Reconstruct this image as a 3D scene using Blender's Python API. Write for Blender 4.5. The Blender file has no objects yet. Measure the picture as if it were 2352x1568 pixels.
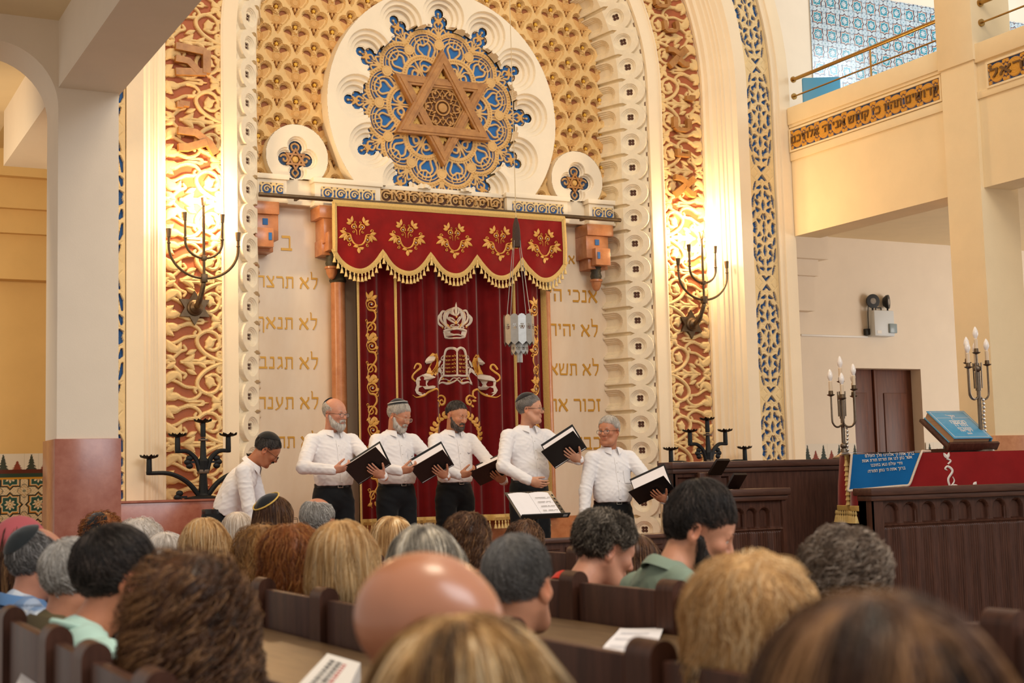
import bpy, bmesh, math, random
import numpy as np
from mathutils import Vector, Matrix, Euler

sc = bpy.context.scene
COL = sc.collection
PI = math.pi
F_PX, CX, CY, CZ = 3267.0, 1176.0, 784.0, 1.40

# ---------------------------------------------------------------- camera
def camera_axes():
    d1 = np.array([-530-CX, 1147-CY, F_PX]); d1 /= np.linalg.norm(d1)
    d2 = np.array([7560-CX, 937-CY, F_PX]); d2 -= d1*(d1 @ d2); d2 /= np.linalg.norm(d2)
    return np.array([d2, d1, -np.cross(d1, d2)])
AX = camera_axes()                      # rows: world X, Y, Z seen from the camera (x right, y down, z ahead)
cam_data = bpy.data.cameras.new('camera')
cam_data.lens, cam_data.sensor_width = 50.0, 36.0
cam_data.clip_start, cam_data.clip_end = 0.05, 100
cam_data.dof.use_dof = True
cam_data.dof.focus_distance = 12.3
cam_data.dof.aperture_fstop = 4.0
cam = bpy.data.objects.new('camera', cam_data)
COL.objects.link(cam)
R3 = Matrix([[AX[i][0], -AX[i][1], -AX[i][2]] for i in range(3)])
cam.matrix_world = Matrix.Translation((0, 0, CZ)) @ R3.to_4x4()
sc.camera = cam

# ---------------------------------------------------------------- light
sc.view_settings.view_transform = 'Standard'
sc.view_settings.look = 'None'
sc.view_settings.gamma = 1.0
sc.view_settings.use_curve_mapping = False
sc.view_settings.exposure = 0.0
world = bpy.data.worlds.new('daylight')
world.use_nodes = True
world.node_tree.nodes['Background'].inputs[0].default_value = (1.0, 0.91, 0.81, 1)
world.node_tree.nodes['Background'].inputs[1].default_value = 0.62
sc.world = world

def area_light(name, loc, aim, size, power, color):
    l = bpy.data.lights.new(name, 'AREA')
    l.shape = 'RECTANGLE'; l.size, l.size_y = size
    l.energy, l.color = power, color
    o = bpy.data.objects.new(name, l); COL.objects.link(o)
    o.location = loc
    o.rotation_euler = (Vector(aim)-Vector(loc)).to_track_quat('-Z', 'Y').to_euler()
    return o
def point_light(name, loc, power, color, r=0.04):
    l = bpy.data.lights.new(name, 'POINT')
    l.energy, l.color, l.shadow_soft_size = power, color, r
    o = bpy.data.objects.new(name, l); COL.objects.link(o); o.location = loc
    return o
WARM = (1.0, 0.66, 0.34)
# tall daylight windows of the hall, the lamps of the dome, and added fill lights
area_light('window_daylight', (7.0, -5.0, 8.5), (6.0, 10.0, 2.0), (7, 4), 620, (0.93, 0.96, 1.0))
area_light('hall_fill_light', (2.4, 1.5, 6.8), (2.2, 3.0, 1.0), (1.6, 1.6), 150, (1.0, 0.84, 0.62))  # added warm fill from above for the seats and hair
area_light('gallery_daylight', (15.5, 9.5, 7.2), (12.0, 13.9, 5.6), (1.2, 2.4), 150, (0.80, 0.92, 1.0))
area_light('dome_lamps', (5.2, 7.0, 10.0), (5.99, 12.6, 4.0), (2.4, 2.4), 190, (1.0, 0.74, 0.45))
area_light('aisle_fill_light', (16.0, 8.5, 2.6), (12.0, 13.9, 2.6), (2.5, 2.2), 150, (1.0, 0.93, 0.86))  # added fill that brightens the right aisle wall
area_light('left_aisle_fill', (0.2, 10.6, 3.4), (1.7, 13.9, 2.3), (0.5, 0.5), 42, (1.0, 0.78, 0.50))  # added warm fill for the ochre wall of the left aisle
# the lamps in the two wall sconces
SCONCES = ((3.36, 3.93), (8.66, 3.93))
for _x, _z in SCONCES:
    point_light('sconce_lamp', (_x+0.02, 12.335, _z-0.12), 26, (1.0, 0.72, 0.40), 0.05)
    point_light('sconce_lamp', (_x+0.02, 12.22, _z+0.04), 46, (1.0, 0.70, 0.38), 0.05)
# ---------------------------------------------------------------- helpers: pixels of the survey to points
def ray(x, y):
    return AX @ np.array([x-CX, y-CY, F_PX]) / F_PX
def on_y(x, y, Y):
    d = ray(x, y); return np.array([0, 0, CZ]) + d*(Y/d[1])
def on_x(x, y, X):
    d = ray(x, y); return np.array([0, 0, CZ]) + d*(X/d[0])
def on_z(x, y, Z):
    d = ray(x, y); return np.array([0, 0, CZ]) + d*((Z-CZ)/d[2])
def at_d(x, y, D):
    return np.array([0, 0, CZ]) + ray(x, y)*D

# ---------------------------------------------------------------- helpers: materials
def srgb(h):
    if isinstance(h, str):
        h = h.lstrip('#'); c = [int(h[i:i+2], 16)/255 for i in (0, 2, 4)]
    else:
        c = list(h)
    return tuple(((v/12.92) if v <= 0.04045 else ((v+0.055)/1.055)**2.4) for v in c)
MATS = {}
def mat(name, color, rough=0.6, metal=0.0, noise=0.0, nscale=8.0, color2=None, bump=0.0, bscale=60.0,
        attr=None, ramp=None, sheen=0.0, spec=0.5, emit=None, estr=0.0, trans=0.0, sss=0.0, wood=False, coat=0.0):
    """Procedural material. color/color2 mixed by noise; attr multiplies or replaces from a colour attribute."""
    if name in MATS: return MATS[name]
    m = bpy.data.materials.new(name); m.use_nodes = True
    nt = m.node_tree; b = nt.nodes['Principled BSDF']
    c1 = srgb(color); c2 = srgb(color2) if color2 else tuple(max(0, v*(1-noise)) for v in c1)
    b.inputs['Roughness'].default_value = rough
    b.inputs['Metallic'].default_value = metal
    b.inputs['Specular IOR Level'].default_value = spec
    if sheen: b.inputs['Sheen Weight'].default_value = sheen; b.inputs['Sheen Roughness'].default_value = 0.35
    if coat: b.inputs['Coat Weight'].default_value = coat; b.inputs['Coat Roughness'].default_value = 0.12
    if sss:
        b.inputs['Subsurface Weight'].default_value = sss
        b.inputs['Subsurface Radius'].default_value = (0.012, 0.005, 0.003)
        b.inputs['Subsurface Scale'].default_value = 1.0
    if trans: b.inputs['Transmission Weight'].default_value = trans
    if emit:
        b.inputs['Emission Color'].default_value = srgb(emit)+(1,); b.inputs['Emission Strength'].default_value = estr
    tc = nt.nodes.new('ShaderNodeTexCoord')
    src = None
    if attr and ramp:
        at = nt.nodes.new('ShaderNodeAttribute'); at.attribute_name = attr
        cr = nt.nodes.new('ShaderNodeValToRGB')
        els = cr.color_ramp.elements
        while len(els) > 1: els.remove(els[-1])
        els[0].position = ramp[0][0]; els[0].color = srgb(ramp[0][1])+(1,)
        for p, c in ramp[1:]:
            e = els.new(p); e.color = srgb(c)+(1,)
        nt.links.new(at.outputs['Fac'], cr.inputs[0]); src = cr.outputs[0]
    elif attr:
        at = nt.nodes.new('ShaderNodeAttribute'); at.attribute_name = attr; src = at.outputs['Color']
    if noise or color2:
        nz = nt.nodes.new('ShaderNodeTexNoise'); nz.inputs['Scale'].default_value = nscale
        nz.inputs['Detail'].default_value = 6; nz.inputs['Roughness'].default_value = 0.62
        co = tc.outputs['Object']
        if wood:
            mp = nt.nodes.new('ShaderNodeMapping'); mp.inputs['Scale'].default_value = wood
            nt.links.new(co, mp.inputs[0]); co = mp.outputs[0]
        nt.links.new(co, nz.inputs['Vector'])
        rm = nt.nodes.new('ShaderNodeMapRange'); rm.inputs[1].default_value = 0.3; rm.inputs[2].default_value = 0.7
        nt.links.new(nz.outputs[0], rm.inputs[0])
        mx = nt.nodes.new('ShaderNodeMix'); mx.data_type = 'RGBA'
        nt.links.new(rm.outputs[0], mx.inputs[0])
        if src is not None:
            nt.links.new(src, mx.inputs[6])
            ml = nt.nodes.new('ShaderNodeMix'); ml.data_type = 'RGBA'; ml.blend_type = 'MULTIPLY'; ml.inputs[0].default_value = 1
            k = 1-noise; ml.inputs[7].default_value = (k, k, k, 1)
            nt.links.new(src, ml.inputs[6]); nt.links.new(ml.outputs[2], mx.inputs[7])
        else:
            mx.inputs[6].default_value = c1+(1,); mx.inputs[7].default_value = c2+(1,)
        src = mx.outputs[2]
    if src is not None: nt.links.new(src, b.inputs['Base Color'])
    else: b.inputs['Base Color'].default_value = c1+(1,)
    if bump:
        n2 = nt.nodes.new('ShaderNodeTexNoise'); n2.inputs['Scale'].default_value = bscale; n2.inputs['Detail'].default_value = 4
        nt.links.new(tc.outputs['Object'], n2.inputs['Vector'])
        bp = nt.nodes.new('ShaderNodeBump'); bp.inputs['Strength'].default_value = bump; bp.inputs['Distance'].default_value = 0.01
        nt.links.new(n2.outputs[0], bp.inputs['Height']); nt.links.new(bp.outputs[0], b.inputs['Normal'])
    MATS[name] = m
    return m

# ---------------------------------------------------------------- helpers: meshes
class MB:
    """Collects pieces and links them as ONE mesh object."""
    def __init__(self): self.V, self.F, self.C, self.M, self.n = [], [], [], [], 0
    def add(self, VF, T=None, c=None, m=0):
        V, F = VF[0], VF[1]
        V = np.asarray(V, float).reshape(-1, 3)
        if T is not None: V = xf(V, T)
        for f in (F if isinstance(F, list) and len(F) and isinstance(F[0], np.ndarray) else group_faces(F)):
            self.F.append(f+self.n); self.M.append(np.full(len(f), m, np.int32))
        self.V.append(V); self.n += len(V)
        if c is not None:
            c = np.tile(np.array(c, float), (len(V), 1)) if isinstance(c, tuple) else np.asarray(c, float)
        self.C.append((len(V), c))
        return self
    def build(self, name, mats, parent=None, smooth=35, attr='tone', loc=None):
        V = np.concatenate(self.V) if self.V else np.zeros((0, 3))
        me = bpy.data.meshes.new(name)
        me.vertices.add(len(V)); me.vertices.foreach_set('co', V.astype(np.float32).ravel())
        nl = sum(f.size for f in self.F); nf = sum(len(f) for f in self.F)
        me.loops.add(nl); me.polygons.add(nf)
        me.loops.foreach_set('vertex_index', np.concatenate([f.ravel() for f in self.F]).astype(np.int32))
        tot = np.concatenate([np.full(len(f), f.shape[1], np.int32) for f in self.F])
        st = np.concatenate([[0], np.cumsum(tot)[:-1]]).astype(np.int32)
        me.polygons.foreach_set('loop_start', st)
        me.polygons.foreach_set('material_index', np.concatenate(self.M))
        me.update(calc_edges=True)
        if smooth:
            me.polygons.foreach_set('use_smooth', np.ones(nf, bool))
            if smooth < 180: me.set_sharp_from_angle(angle=math.radians(smooth))
        else:
            me.polygons.foreach_set('use_smooth', np.zeros(nf, bool))
        if any(c is not None for _, c in self.C):
            first = next(c for _, c in self.C if c is not None)
            if np.asarray(first).ndim == 2:
                a = me.attributes.new(attr, 'FLOAT_COLOR', 'POINT')
                arr = np.ones((len(V), 4), np.float32); i = 0
                for k, c in self.C:
                    if c is not None: arr[i:i+k, :3] = np.asarray(c)[:, :3]
                    i += k
                a.data.foreach_set('color', arr.ravel())
            else:
                a = me.attributes.new(attr, 'FLOAT', 'POINT')
                arr = np.zeros(len(V), np.float32); i = 0
                for k, c in self.C:
                    if c is not None: arr[i:i+k] = c
                    i += k
                a.data.foreach_set('value', arr)
        for m in (mats if isinstance(mats, (list, tuple)) else [mats]): me.materials.append(m)
        o = bpy.data.objects.new(name, me); COL.objects.link(o)
        if parent is not None: o.parent = parent
        if loc is not None: o.location = loc
        return o
def group_faces(F):
    by = {}
    for f in F: by.setdefault(len(f), []).append(f)
    return [np.array(v, np.int64) for v in by.values()]
def xf(V, T):
    T = np.array(T); return V @ T[:3, :3].T + T[:3, 3]
def TR(loc=(0, 0, 0), rot=(0, 0, 0), s=(1, 1, 1)):
    if np.isscalar(s): s = (s, s, s)
    return np.array(Matrix.LocRotScale(Vector(loc), Euler(rot), Vector(s)))
def frame(o, x, y, z):
    M = np.eye(4); M[:3, 0], M[:3, 1], M[:3, 2], M[:3, 3] = x, y, z, o; return M
def nrm(v): v = np.asarray(v, float); return v/(np.linalg.norm(v)+1e-12)

def box(c, s, b=0.0):
    x, y, z = [v/2 for v in s]
    if b <= 0:
        V = np.array([[i*x, j*y, k*z] for i in (-1, 1) for j in (-1, 1) for k in (-1, 1)])+np.array(c)
        return V, [[0, 1, 3, 2], [4, 6, 7, 5], [0, 4, 5, 1], [2, 3, 7, 6], [0, 2, 6, 4], [1, 5, 7, 3]]
    b = min(b, x*0.9, y*0.9, z*0.9)
    bm = bmesh.new(); bmesh.ops.create_cube(bm, size=1)
    for v in bm.verts: v.co = (v.co.x*2*x, v.co.y*2*y, v.co.z*2*z)
    bmesh.ops.bevel(bm, geom=bm.edges[:], offset=b, segments=2, profile=0.5, affect='EDGES')
    bm.verts.index_update()
    V = np.array([v.co[:] for v in bm.verts])+np.array(c); F = [[v.index for v in f.verts] for f in bm.faces]
    bm.free(); return V, F
def bx(x0, x1, y0, y1, z0, z1, b=0.0):
    return box(((x0+x1)/2, (y0+y1)/2, (z0+z1)/2), (abs(x1-x0), abs(y1-y0), abs(z1-z0)), b)
def lathe(prof, n=24):
    """prof: (r, z) from bottom to top"""
    a = np.arange(n)*2*PI/n; V = []
    for r, z in prof: V.append(np.stack([r*np.cos(a), r*np.sin(a), np.full(n, z)], 1))
    V = np.concatenate(V); m = len(prof); i = np.arange(n); j = (i+1) % n
    Q = np.concatenate([np.stack([k*n+i, k*n+j, (k+1)*n+j, (k+1)*n+i], 1) for k in range(m-1)])
    return V, [Q, np.array([list(range(n))[::-1]]), np.array([list((m-1)*n+np.arange(n))])]
def tube(path, r, n=10, cap=True, up=(0.0123, 0.08, 1.0)):
    P = np.asarray(path, float); m = len(P)
    r = np.broadcast_to(np.asarray(r, float), (m,)) if np.ndim(r) < 2 else r
    T = np.gradient(P, axis=0); T /= np.linalg.norm(T, axis=1)[:, None]+1e-12
    N = np.cross(T[0], up)
    if np.linalg.norm(N) < 1e-3: N = np.cross(T[0], (1, 0.1, 0))
    N = nrm(N); V = []; a = np.arange(n)*2*PI/n
    for k in range(m):
        N = N-T[k]*(N @ T[k]); N = nrm(N); B = np.cross(T[k], N)
        V.append(P[k]+r[k]*(np.cos(a)[:, None]*N+np.sin(a)[:, None]*B))
    V = np.concatenate(V); i = np.arange(n); j = (i+1) % n
    F = [np.concatenate([np.stack([k*n+i, k*n+j, (k+1)*n+j, (k+1)*n+i], 1) for k in range(m-1)])]
    if cap: F += [np.array([list(range(n))[::-1]]), np.array([list((m-1)*n+np.arange(n))])]
    return V, F
def spline(P, n=8, closed=False):
    """Catmull-Rom through the points"""
    P = np.asarray(P, float)
    Q = np.concatenate([P[-1:], P, P[:2]]) if closed else np.concatenate([2*P[:1]-P[1:2], P, 2*P[-1:]-P[-2:-1]])
    out = []; t = np.linspace(0, 1, n, endpoint=False)[:, None]
    for i in range(len(Q)-3):
        a, b, c, d = Q[i:i+4]
        out.append(0.5*((2*b)+(c-a)*t+(2*a-5*b+4*c-d)*t**2+(3*b-a-3*c+d)*t**3))
    out = np.concatenate(out)
    return out if closed else np.concatenate([out, P[-1:]])
def prism(poly, h0, h1, T=None):
    """polygon in (x, y), extruded along z"""
    P = np.asarray(poly, float); n = len(P)
    V = np.concatenate([np.c_[P, np.full(n, h0)], np.c_[P, np.full(n, h1)]])
    i = np.arange(n); j = (i+1) % n
    F = [np.stack([i, j, j+n, i+n], 1), np.array([list(i[::-1])]), np.array([list(i+n)])]
    return (xf(V, T) if T is not None else V), F
def sphere(c, r, n=16, m=10):
    r = np.broadcast_to(np.asarray(r, float), (3,))
    pr = [(math.sin(PI*k/m), -math.cos(PI*k/m)) for k in range(m+1)]
    pr[0] = (0.001, -1); pr[-1] = (0.001, 1)
    V, F = lathe(pr, n); return V*r+np.array(c), F
def gridmesh(P):
    """P (a, b, 3) -> quads"""
    a, b = P.shape[:2]; idx = np.arange(a*b).reshape(a, b)
    Q = np.stack([idx[:-1, :-1].ravel(), idx[1:, :-1].ravel(), idx[1:, 1:].ravel(), idx[:-1, 1:].ravel()], 1)
    return P.reshape(-1, 3), [Q]
def ribbon(path, w, h, up, close=True):
    """flat raised band along a 3D path lying on a surface with normal up; w may vary"""
    P = np.asarray(path, float); m = len(P); w = np.broadcast_to(np.asarray(w, float), (m,))
    up = np.broadcast_to(np.asarray(up, float), (m, 3))
    T = np.gradient(P, axis=0); T /= np.linalg.norm(T, axis=1)[:, None]+1e-12
    S = np.cross(T, up); S /= np.linalg.norm(S, axis=1)[:, None]+1e-12
    V = []
    for a, hh in ((-0.5, 0), (-0.42, 0.8), (0, 1.0), (0.42, 0.8), (0.5, 0)):
        V.append(P+S*(w*a)[:, None]+up*(h*hh))
    V = np.stack(V, 1); return gridmesh(V)
_T = 0.17
GLYPHS = {   # square Hebrew letters as pen strokes: points and pen widths, then the advance
 'א': ([([(0.02, 0.98), (0.76, 0.02)], 0.19), ([(0.72, 1.0), (0.70, 0.78), (0.47, 0.50)], 0.13), ([(0.04, 0.0), (0.08, 0.30), (0.30, 0.62)], 0.13)], 0.82),
 'ב': ([([(0.05, 0.92), (0.62, 0.92)], _T), ([(0.60, 0.96), (0.60, 0.04)], 0.10), ([(0, 0.08), (0.76, 0.08)], _T)], 0.78),
 'ג': ([([(0.10, 0.92), (0.42, 0.92)], _T), ([(0.40, 0.95), (0.46, 0.05)], 0.10), ([(0.06, 0.02), (0.42, 0.36)], 0.13)], 0.55),
 'ד': ([([(0, 0.92), (0.74, 0.92)], _T), ([(0.58, 0.95), (0.58, 0)], 0.11)], 0.76),
 'ה': ([([(0, 0.92), (0.70, 0.92)], _T), ([(0.64, 0.95), (0.64, 0)], 0.11), ([(0.10, 0.62), (0.10, 0)], 0.12)], 0.74),
 'ו': ([([(0.02, 0.92), (0.26, 0.92)], _T), ([(0.22, 0.95), (0.22, 0)], 0.11)], 0.34),
 'ז': ([([(0, 0.92), (0.36, 0.92)], _T), ([(0.17, 0.90), (0.20, 0)], 0.11)], 0.42),
 'ח': ([([(0, 0.92), (0.70, 0.92)], _T), ([(0.64, 0.95), (0.64, 0)], 0.11), ([(0.08, 0.95), (0.08, 0)], 0.11)], 0.76),
 'ט': ([([(0.05, 1.0), (0.05, 0.06)], 0.11), ([(0.01, 0.08), (0.68, 0.08)], _T), ([(0.66, 0.05), (0.66, 0.90)], 0.11), ([(0.38, 0.92), (0.68, 0.92)], 0.13)], 0.76),
 'י': ([([(0.02, 0.92), (0.24, 0.92)], _T), ([(0.20, 0.95), (0.17, 0.55)], 0.11)], 0.32),
 'כ': ([([(0.04, 0.92), (0.50, 0.92)], _T), ([(0.48, 0.93), (0.60, 0.76), (0.60, 0.24), (0.48, 0.07)], 0.10), ([(0, 0.08), (0.52, 0.08)], _T)], 0.68),
 'ך': ([([(0, 0.92), (0.62, 0.92)], _T), ([(0.55, 0.95), (0.55, -0.35)], 0.11)], 0.68),
 'ל': ([([(0.03, 1.50), (0.10, 1.42), (0.10, 0.92)], 0.09), ([(0.05, 0.92), (0.62, 0.92)], _T), ([(0.59, 0.95), (0.52, 0.45), (0.28, 0.0)], 0.11)], 0.68),
 'מ': ([([(0.02, 1.0), (0.20, 0.74)], 0.11), ([(0.16, 0.90), (0.56, 0.93)], 0.13), ([(0.56, 0.94), (0.67, 0.75), (0.67, 0.04)], 0.10), ([(0.38, 0.08), (0.70, 0.08)], _T), ([(0.20, 0.86), (0.04, 0)], 0.10)], 0.78),
 'ם': ([([(0, 0.92), (0.66, 0.92)], _T), ([(0.06, 0.08), (0.66, 0.08)], _T), ([(0.09, 0.95), (0.09, 0.04)], 0.10), ([(0.62, 0.95), (0.62, 0.04)], 0.10)], 0.76),
 'נ': ([([(0.10, 0.92), (0.42, 0.92)], _T), ([(0.40, 0.95), (0.40, 0.04)], 0.10), ([(0, 0.08), (0.46, 0.08)], _T)], 0.54),
 'ן': ([([(0.02, 0.92), (0.26, 0.92)], _T), ([(0.22, 0.95), (0.22, -0.35)], 0.11)], 0.34),
 'ס': ([([(0, 0.92), (0.64, 0.92)], _T), ([(0.10, 0.92), (0.08, 0.40), (0.30, 0.04), (0.50, 0.10), (0.64, 0.45), (0.62, 0.92)], 0.11)], 0.76),
 'ע': ([([(0.62, 1.0), (0.58, 0.50), (0.30, 0.10), (0.02, -0.08)], 0.12), ([(0.12, 1.0), (0.14, 0.72), (0.34, 0.18)], 0.12)], 0.74),
 'פ': ([([(0.06, 0.92), (0.56, 0.92)], _T), ([(0.52, 0.93), (0.62, 0.76), (0.62, 0.06)], 0.10), ([(0, 0.08), (0.64, 0.08)], _T), ([(0.11, 0.92), (0.11, 0.56), (0.32, 0.56)], 0.10)], 0.74),
 'ף': ([([(0.06, 0.92), (0.56, 0.92)], _T), ([(0.52, 0.93), (0.60, 0.76), (0.58, -0.35)], 0.10), ([(0.11, 0.92), (0.11, 0.56), (0.32, 0.56)], 0.10)], 0.72),
 'צ': ([([(0.04, 1.0), (0.62, 0.14)], 0.15), ([(0.62, 1.0), (0.60, 0.78), (0.42, 0.52)], 0.12), ([(0, 0.08), (0.66, 0.08)], _T)], 0.74),
 'ץ': ([([(0.22, 0.95), (0.24, -0.35)], 0.12), ([(0.02, 1.0), (0.24, 0.55)], 0.12), ([(0.56, 1.0), (0.52, 0.74), (0.26, 0.50)], 0.12)], 0.64),
 'ק': ([([(0, 0.92), (0.66, 0.92)], _T), ([(0.62, 0.95), (0.60, 0.50), (0.40, 0.10)], 0.10), ([(0.12, 0.62), (0.12, -0.35)], 0.11)], 0.74),
 'ר': ([([(0, 0.92), (0.54, 0.92)], _T), ([(0.50, 0.93), (0.60, 0.78), (0.60, 0)], 0.11)], 0.68),
 'ש': ([([(0.04, 1.0), (0.12, 0.08)], 0.12), ([(0.44, 1.0), (0.40, 0.62), (0.10, 0.30)], 0.11), ([(0.82, 1.0), (0.74, 0.08)], 0.12), ([(0.08, 0.07), (0.78, 0.07)], 0.15)], 0.90),
 'ת': ([([(0.05, 0.92), (0.66, 0.92)], _T), ([(0.64, 0.95), (0.64, 0)], 0.11), ([(0.17, 0.92), (0.17, 0.08)], 0.10), ([(0, 0.05), (0.20, 0.05)], 0.14)], 0.76),
 '׳': ([([(0.14, 1.0), (0.05, 0.70)], 0.12)], 0.24), '״': ([([(0.14, 1.0), (0.05, 0.70)], 0.12), ([(0.36, 1.0), (0.27, 0.70)], 0.12)], 0.46),
 ':': ([([(0.10, 0.20), (0.10, 0.05)], 0.15), ([(0.10, 0.70), (0.10, 0.55)], 0.15)], 0.26)}
def text_mesh(s, size=1.0, depth=0.004, rtl=True, bold=0.0):
    """letters in the XY plane, facing +Z, drawn as flat pen strokes"""
    VV, FF, n, x = [], [], 0, 0.0
    for ch in (s[::-1] if rtl else s):
        if ch == ' ': x += 0.42; continue
        st, adv = GLYPHS[ch]
        for q_, (P, w) in enumerate(st):
            P = np.array(P, float); P[:, 0] += x; w = w/2+bold*1.5; m = len(P)
            T = np.gradient(P, axis=0); T /= np.linalg.norm(T, axis=1)[:, None]; S = np.stack([-T[:, 1], T[:, 0]], 1)
            poly = np.concatenate([P+S*w, (P-S*w)[::-1]]); k = len(poly)
            VV.append(np.concatenate([np.c_[poly, np.full(k, -depth)], np.c_[poly, np.full(k, depth*(1+0.10*q_))]])*np.array([size, size, 1]))
            for i in range(m-1): FF.append([n+k+i, n+k+k-1-i, n+k+k-2-i, n+k+i+1])
            for i in range(k): j = (i+1) % k; FF.append([n+i, n+k+i, n+k+j, n+j])
            n += 2*k
        x += adv+0.13
    return np.concatenate(VV), FF
def fit_text(s, width, depth=0.004, rtl=True, bold=0.0, height=None):
    V2, F = text_mesh(s, 1.0, 1.0, rtl, bold)
    lo, hi = V2.min(0), V2.max(0); k = width/(hi[0]-lo[0])
    kz = k if height is None else height/(hi[1]-lo[1])
    return (V2-np.array([(lo[0]+hi[0])/2, 0.5, 0]))*np.array([k, kz, depth]), F

# ---------------------------------------------------------------- helpers: scene objects
def empty(name, loc=(0, 0, 0), rz=0.0):
    o = bpy.data.objects.new(name, None); COL.objects.link(o)
    o.location = loc; o.rotation_euler = (0, 0, rz); o.empty_display_size = 0.1
    return o
def tag(o, label, cat, group=None):
    o['label'] = label; o['category'] = cat
    if group: o['group'] = group
    return o
def thing(name, label, cat, loc=(0, 0, 0), rz=0.0, group=None):
    return tag(empty(name, loc, rz), label, cat, group)
def struct(o):
    o['kind'] = 'structure'; return o
def one(name, VF, m, parent=None, smooth=35):
    return MB().add(VF).build(name, m, parent, smooth)
def copy_tree(o, parent=None):
    c = o.copy(); COL.objects.link(c)
    if parent is not None: c.parent = parent
    for ch in list(o.children): copy_tree(ch, c)
    return c

# 2D distance helpers for carved relief ---------------------------------------------------------
def seg_d(U, V, P):
    """distance from grid points to a polyline, and the parameter (0..1) along it"""
    P = np.asarray(P, float); best = np.full(U.shape, 9.0); par = np.zeros(U.shape)
    L = np.concatenate([[0], np.cumsum(np.linalg.norm(np.diff(P, axis=0), axis=1))]); tot = L[-1]+1e-9
    for i in range(len(P)-1):
        a, b = P[i], P[i+1]; ab = b-a; l2 = ab @ ab+1e-12
        t = np.clip(((U-a[0])*ab[0]+(V-a[1])*ab[1])/l2, 0, 1)
        d = np.hypot(U-a[0]-t*ab[0], V-a[1]-t*ab[1]); w = d < best
        best[w] = d[w]; par[w] = ((L[i]+t*(L[i+1]-L[i]))/tot)[w]
    return best, par
def stroke(U, V, P, w0, w1=None, mid=None, n=5):
    """signed distance to a stroke of varying half-width (negative inside)"""
    d, t = seg_d(U, V, spline(P, n) if len(P) > 2 else P)
    w1 = w0 if w1 is None else w1
    w = w0+(w1-w0)*t
    if mid is not None: w = w+(mid-(w0+w1)/2)*np.sin(PI*t)
    return d-w
def leaf(U, V, a, b, w, bend=0.0):
    a, b = np.array(a, float), np.array(b, float); m = (a+b)/2; nv = np.array([-(b-a)[1], (b-a)[0]])*bend
    return stroke(U, V, [a, m+nv, b], 0.001, 0.001, w)
def spiral(c, r0, r1, a0, turns, n=26):
    t = np.linspace(0, 1, n); a = a0+turns*2*PI*t; r = r0+(r1-r0)*t
    return np.c_[c[0]+r*np.cos(a), c[1]+r*np.sin(a)]
def poly_d(U, V, P):
    """signed distance to a polygon"""
    P = np.asarray(P, float); n = len(P); d = np.full(U.shape, 9.0); inside = np.zeros(U.shape, bool)
    for i in range(n):
        a, b = P[i], P[(i+1) % n]; ab = b-a
        t = np.clip(((U-a[0])*ab[0]+(V-a[1])*ab[1])/(ab @ ab+1e-12), 0, 1)
        d = np.minimum(d, np.hypot(U-a[0]-t*ab[0], V-a[1]-t*ab[1]))
        if a[1] != b[1]:
            c = ((a[1] > V) != (b[1] > V)) & (U < (b[0]-a[0])*(V-a[1])/(b[1]-a[1])+a[0]); inside ^= c
    return np.where(inside, -d, d)
def circ(U, V, c, r): return np.hypot(U-c[0], V-c[1])-r
def sstep(d, w=0.004): return np.clip(0.5-d/(2*w), 0, 1)
def mixc(c1, c2, t):
    t = np.asarray(t)[..., None]; return np.asarray(c1)*(1-t)+np.asarray(c2)*t
# ================================================================= architecture
C, ZC = 5.99, 5.55                       # axis of the arch, height where the arch springs
M_white = mat('white_plaster', '#f1e2cd', 0.75, noise=0.05, nscale=3, bump=0.06, bscale=120)
M_cream = mat('cream_plaster', '#efd9b0', 0.75, noise=0.06, nscale=3, bump=0.06, bscale=120)
M_ochre = mat('ochre_plaster', '#eac27e', 0.75, noise=0.08, nscale=2.5, bump=0.05, bscale=120)
M_arch = mat('warm_white_plaster', '#f3e0c0', 0.75, noise=0.05, nscale=3, bump=0.06, bscale=120)
M_stone = mat('carved_stone', '#f0e3cb', 0.7, noise=0.06, nscale=5, bump=0.05, bscale=90)
M_marble = mat('veined_marble', '#ecdcc4', 0.28, color2='#d9c0a0', nscale=1.3, wood=(1.0, 1.0, 0.45))
M_pink = mat('pink_marble', '#b0705c', 0.22, color2='#96523f', nscale=9, bump=0.02)
M_orange = mat('orange_marble', '#c98a5c', 0.25, color2='#b06f45', nscale=11)
M_wood = mat('dark_wood', '#58372a', 0.45, spec=0.3, color2='#3a2117', nscale=5, wood=(7, 7, 0.8), bump=0.05, bscale=50)
M_woodx = mat('dark_wood_rail', '#5b3b2e', 0.42, spec=0.35, color2='#3d241a', nscale=5, wood=(0.8, 7, 7), bump=0.05, bscale=50)
M_doorwood = mat('door_wood', '#6b3a22', 0.45, color2='#4d2413', nscale=5, wood=(8, 8, 0.7), bump=0.05)
M_attr = mat('painted_relief', '#ffffff', 0.65, attr='tone', noise=0.12, nscale=14, bump=0.10, bscale=90)
M_tile = mat('glazed_tile', '#ffffff', 0.16, attr='tone', spec=0.45)
M_brass = mat('brass', '#b08a4e', 0.32, 0.95)
M_bronze = mat('aged_bronze', '#6d5a45', 0.45, 0.85, noise=0.35, nscale=30)
M_iron = mat('black_iron', '#26282a', 0.55, 0.6, noise=0.3, nscale=40, bump=0.1)
M_glass_white = mat('white_bulb', '#f3ece6', 0.12, spec=0.6)
M_carvedwood = mat('gilded_wood', '#b98548', 0.42, color2='#976531', nscale=6, wood=(2, 2, 2), bump=0.15, bscale=60)

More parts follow.
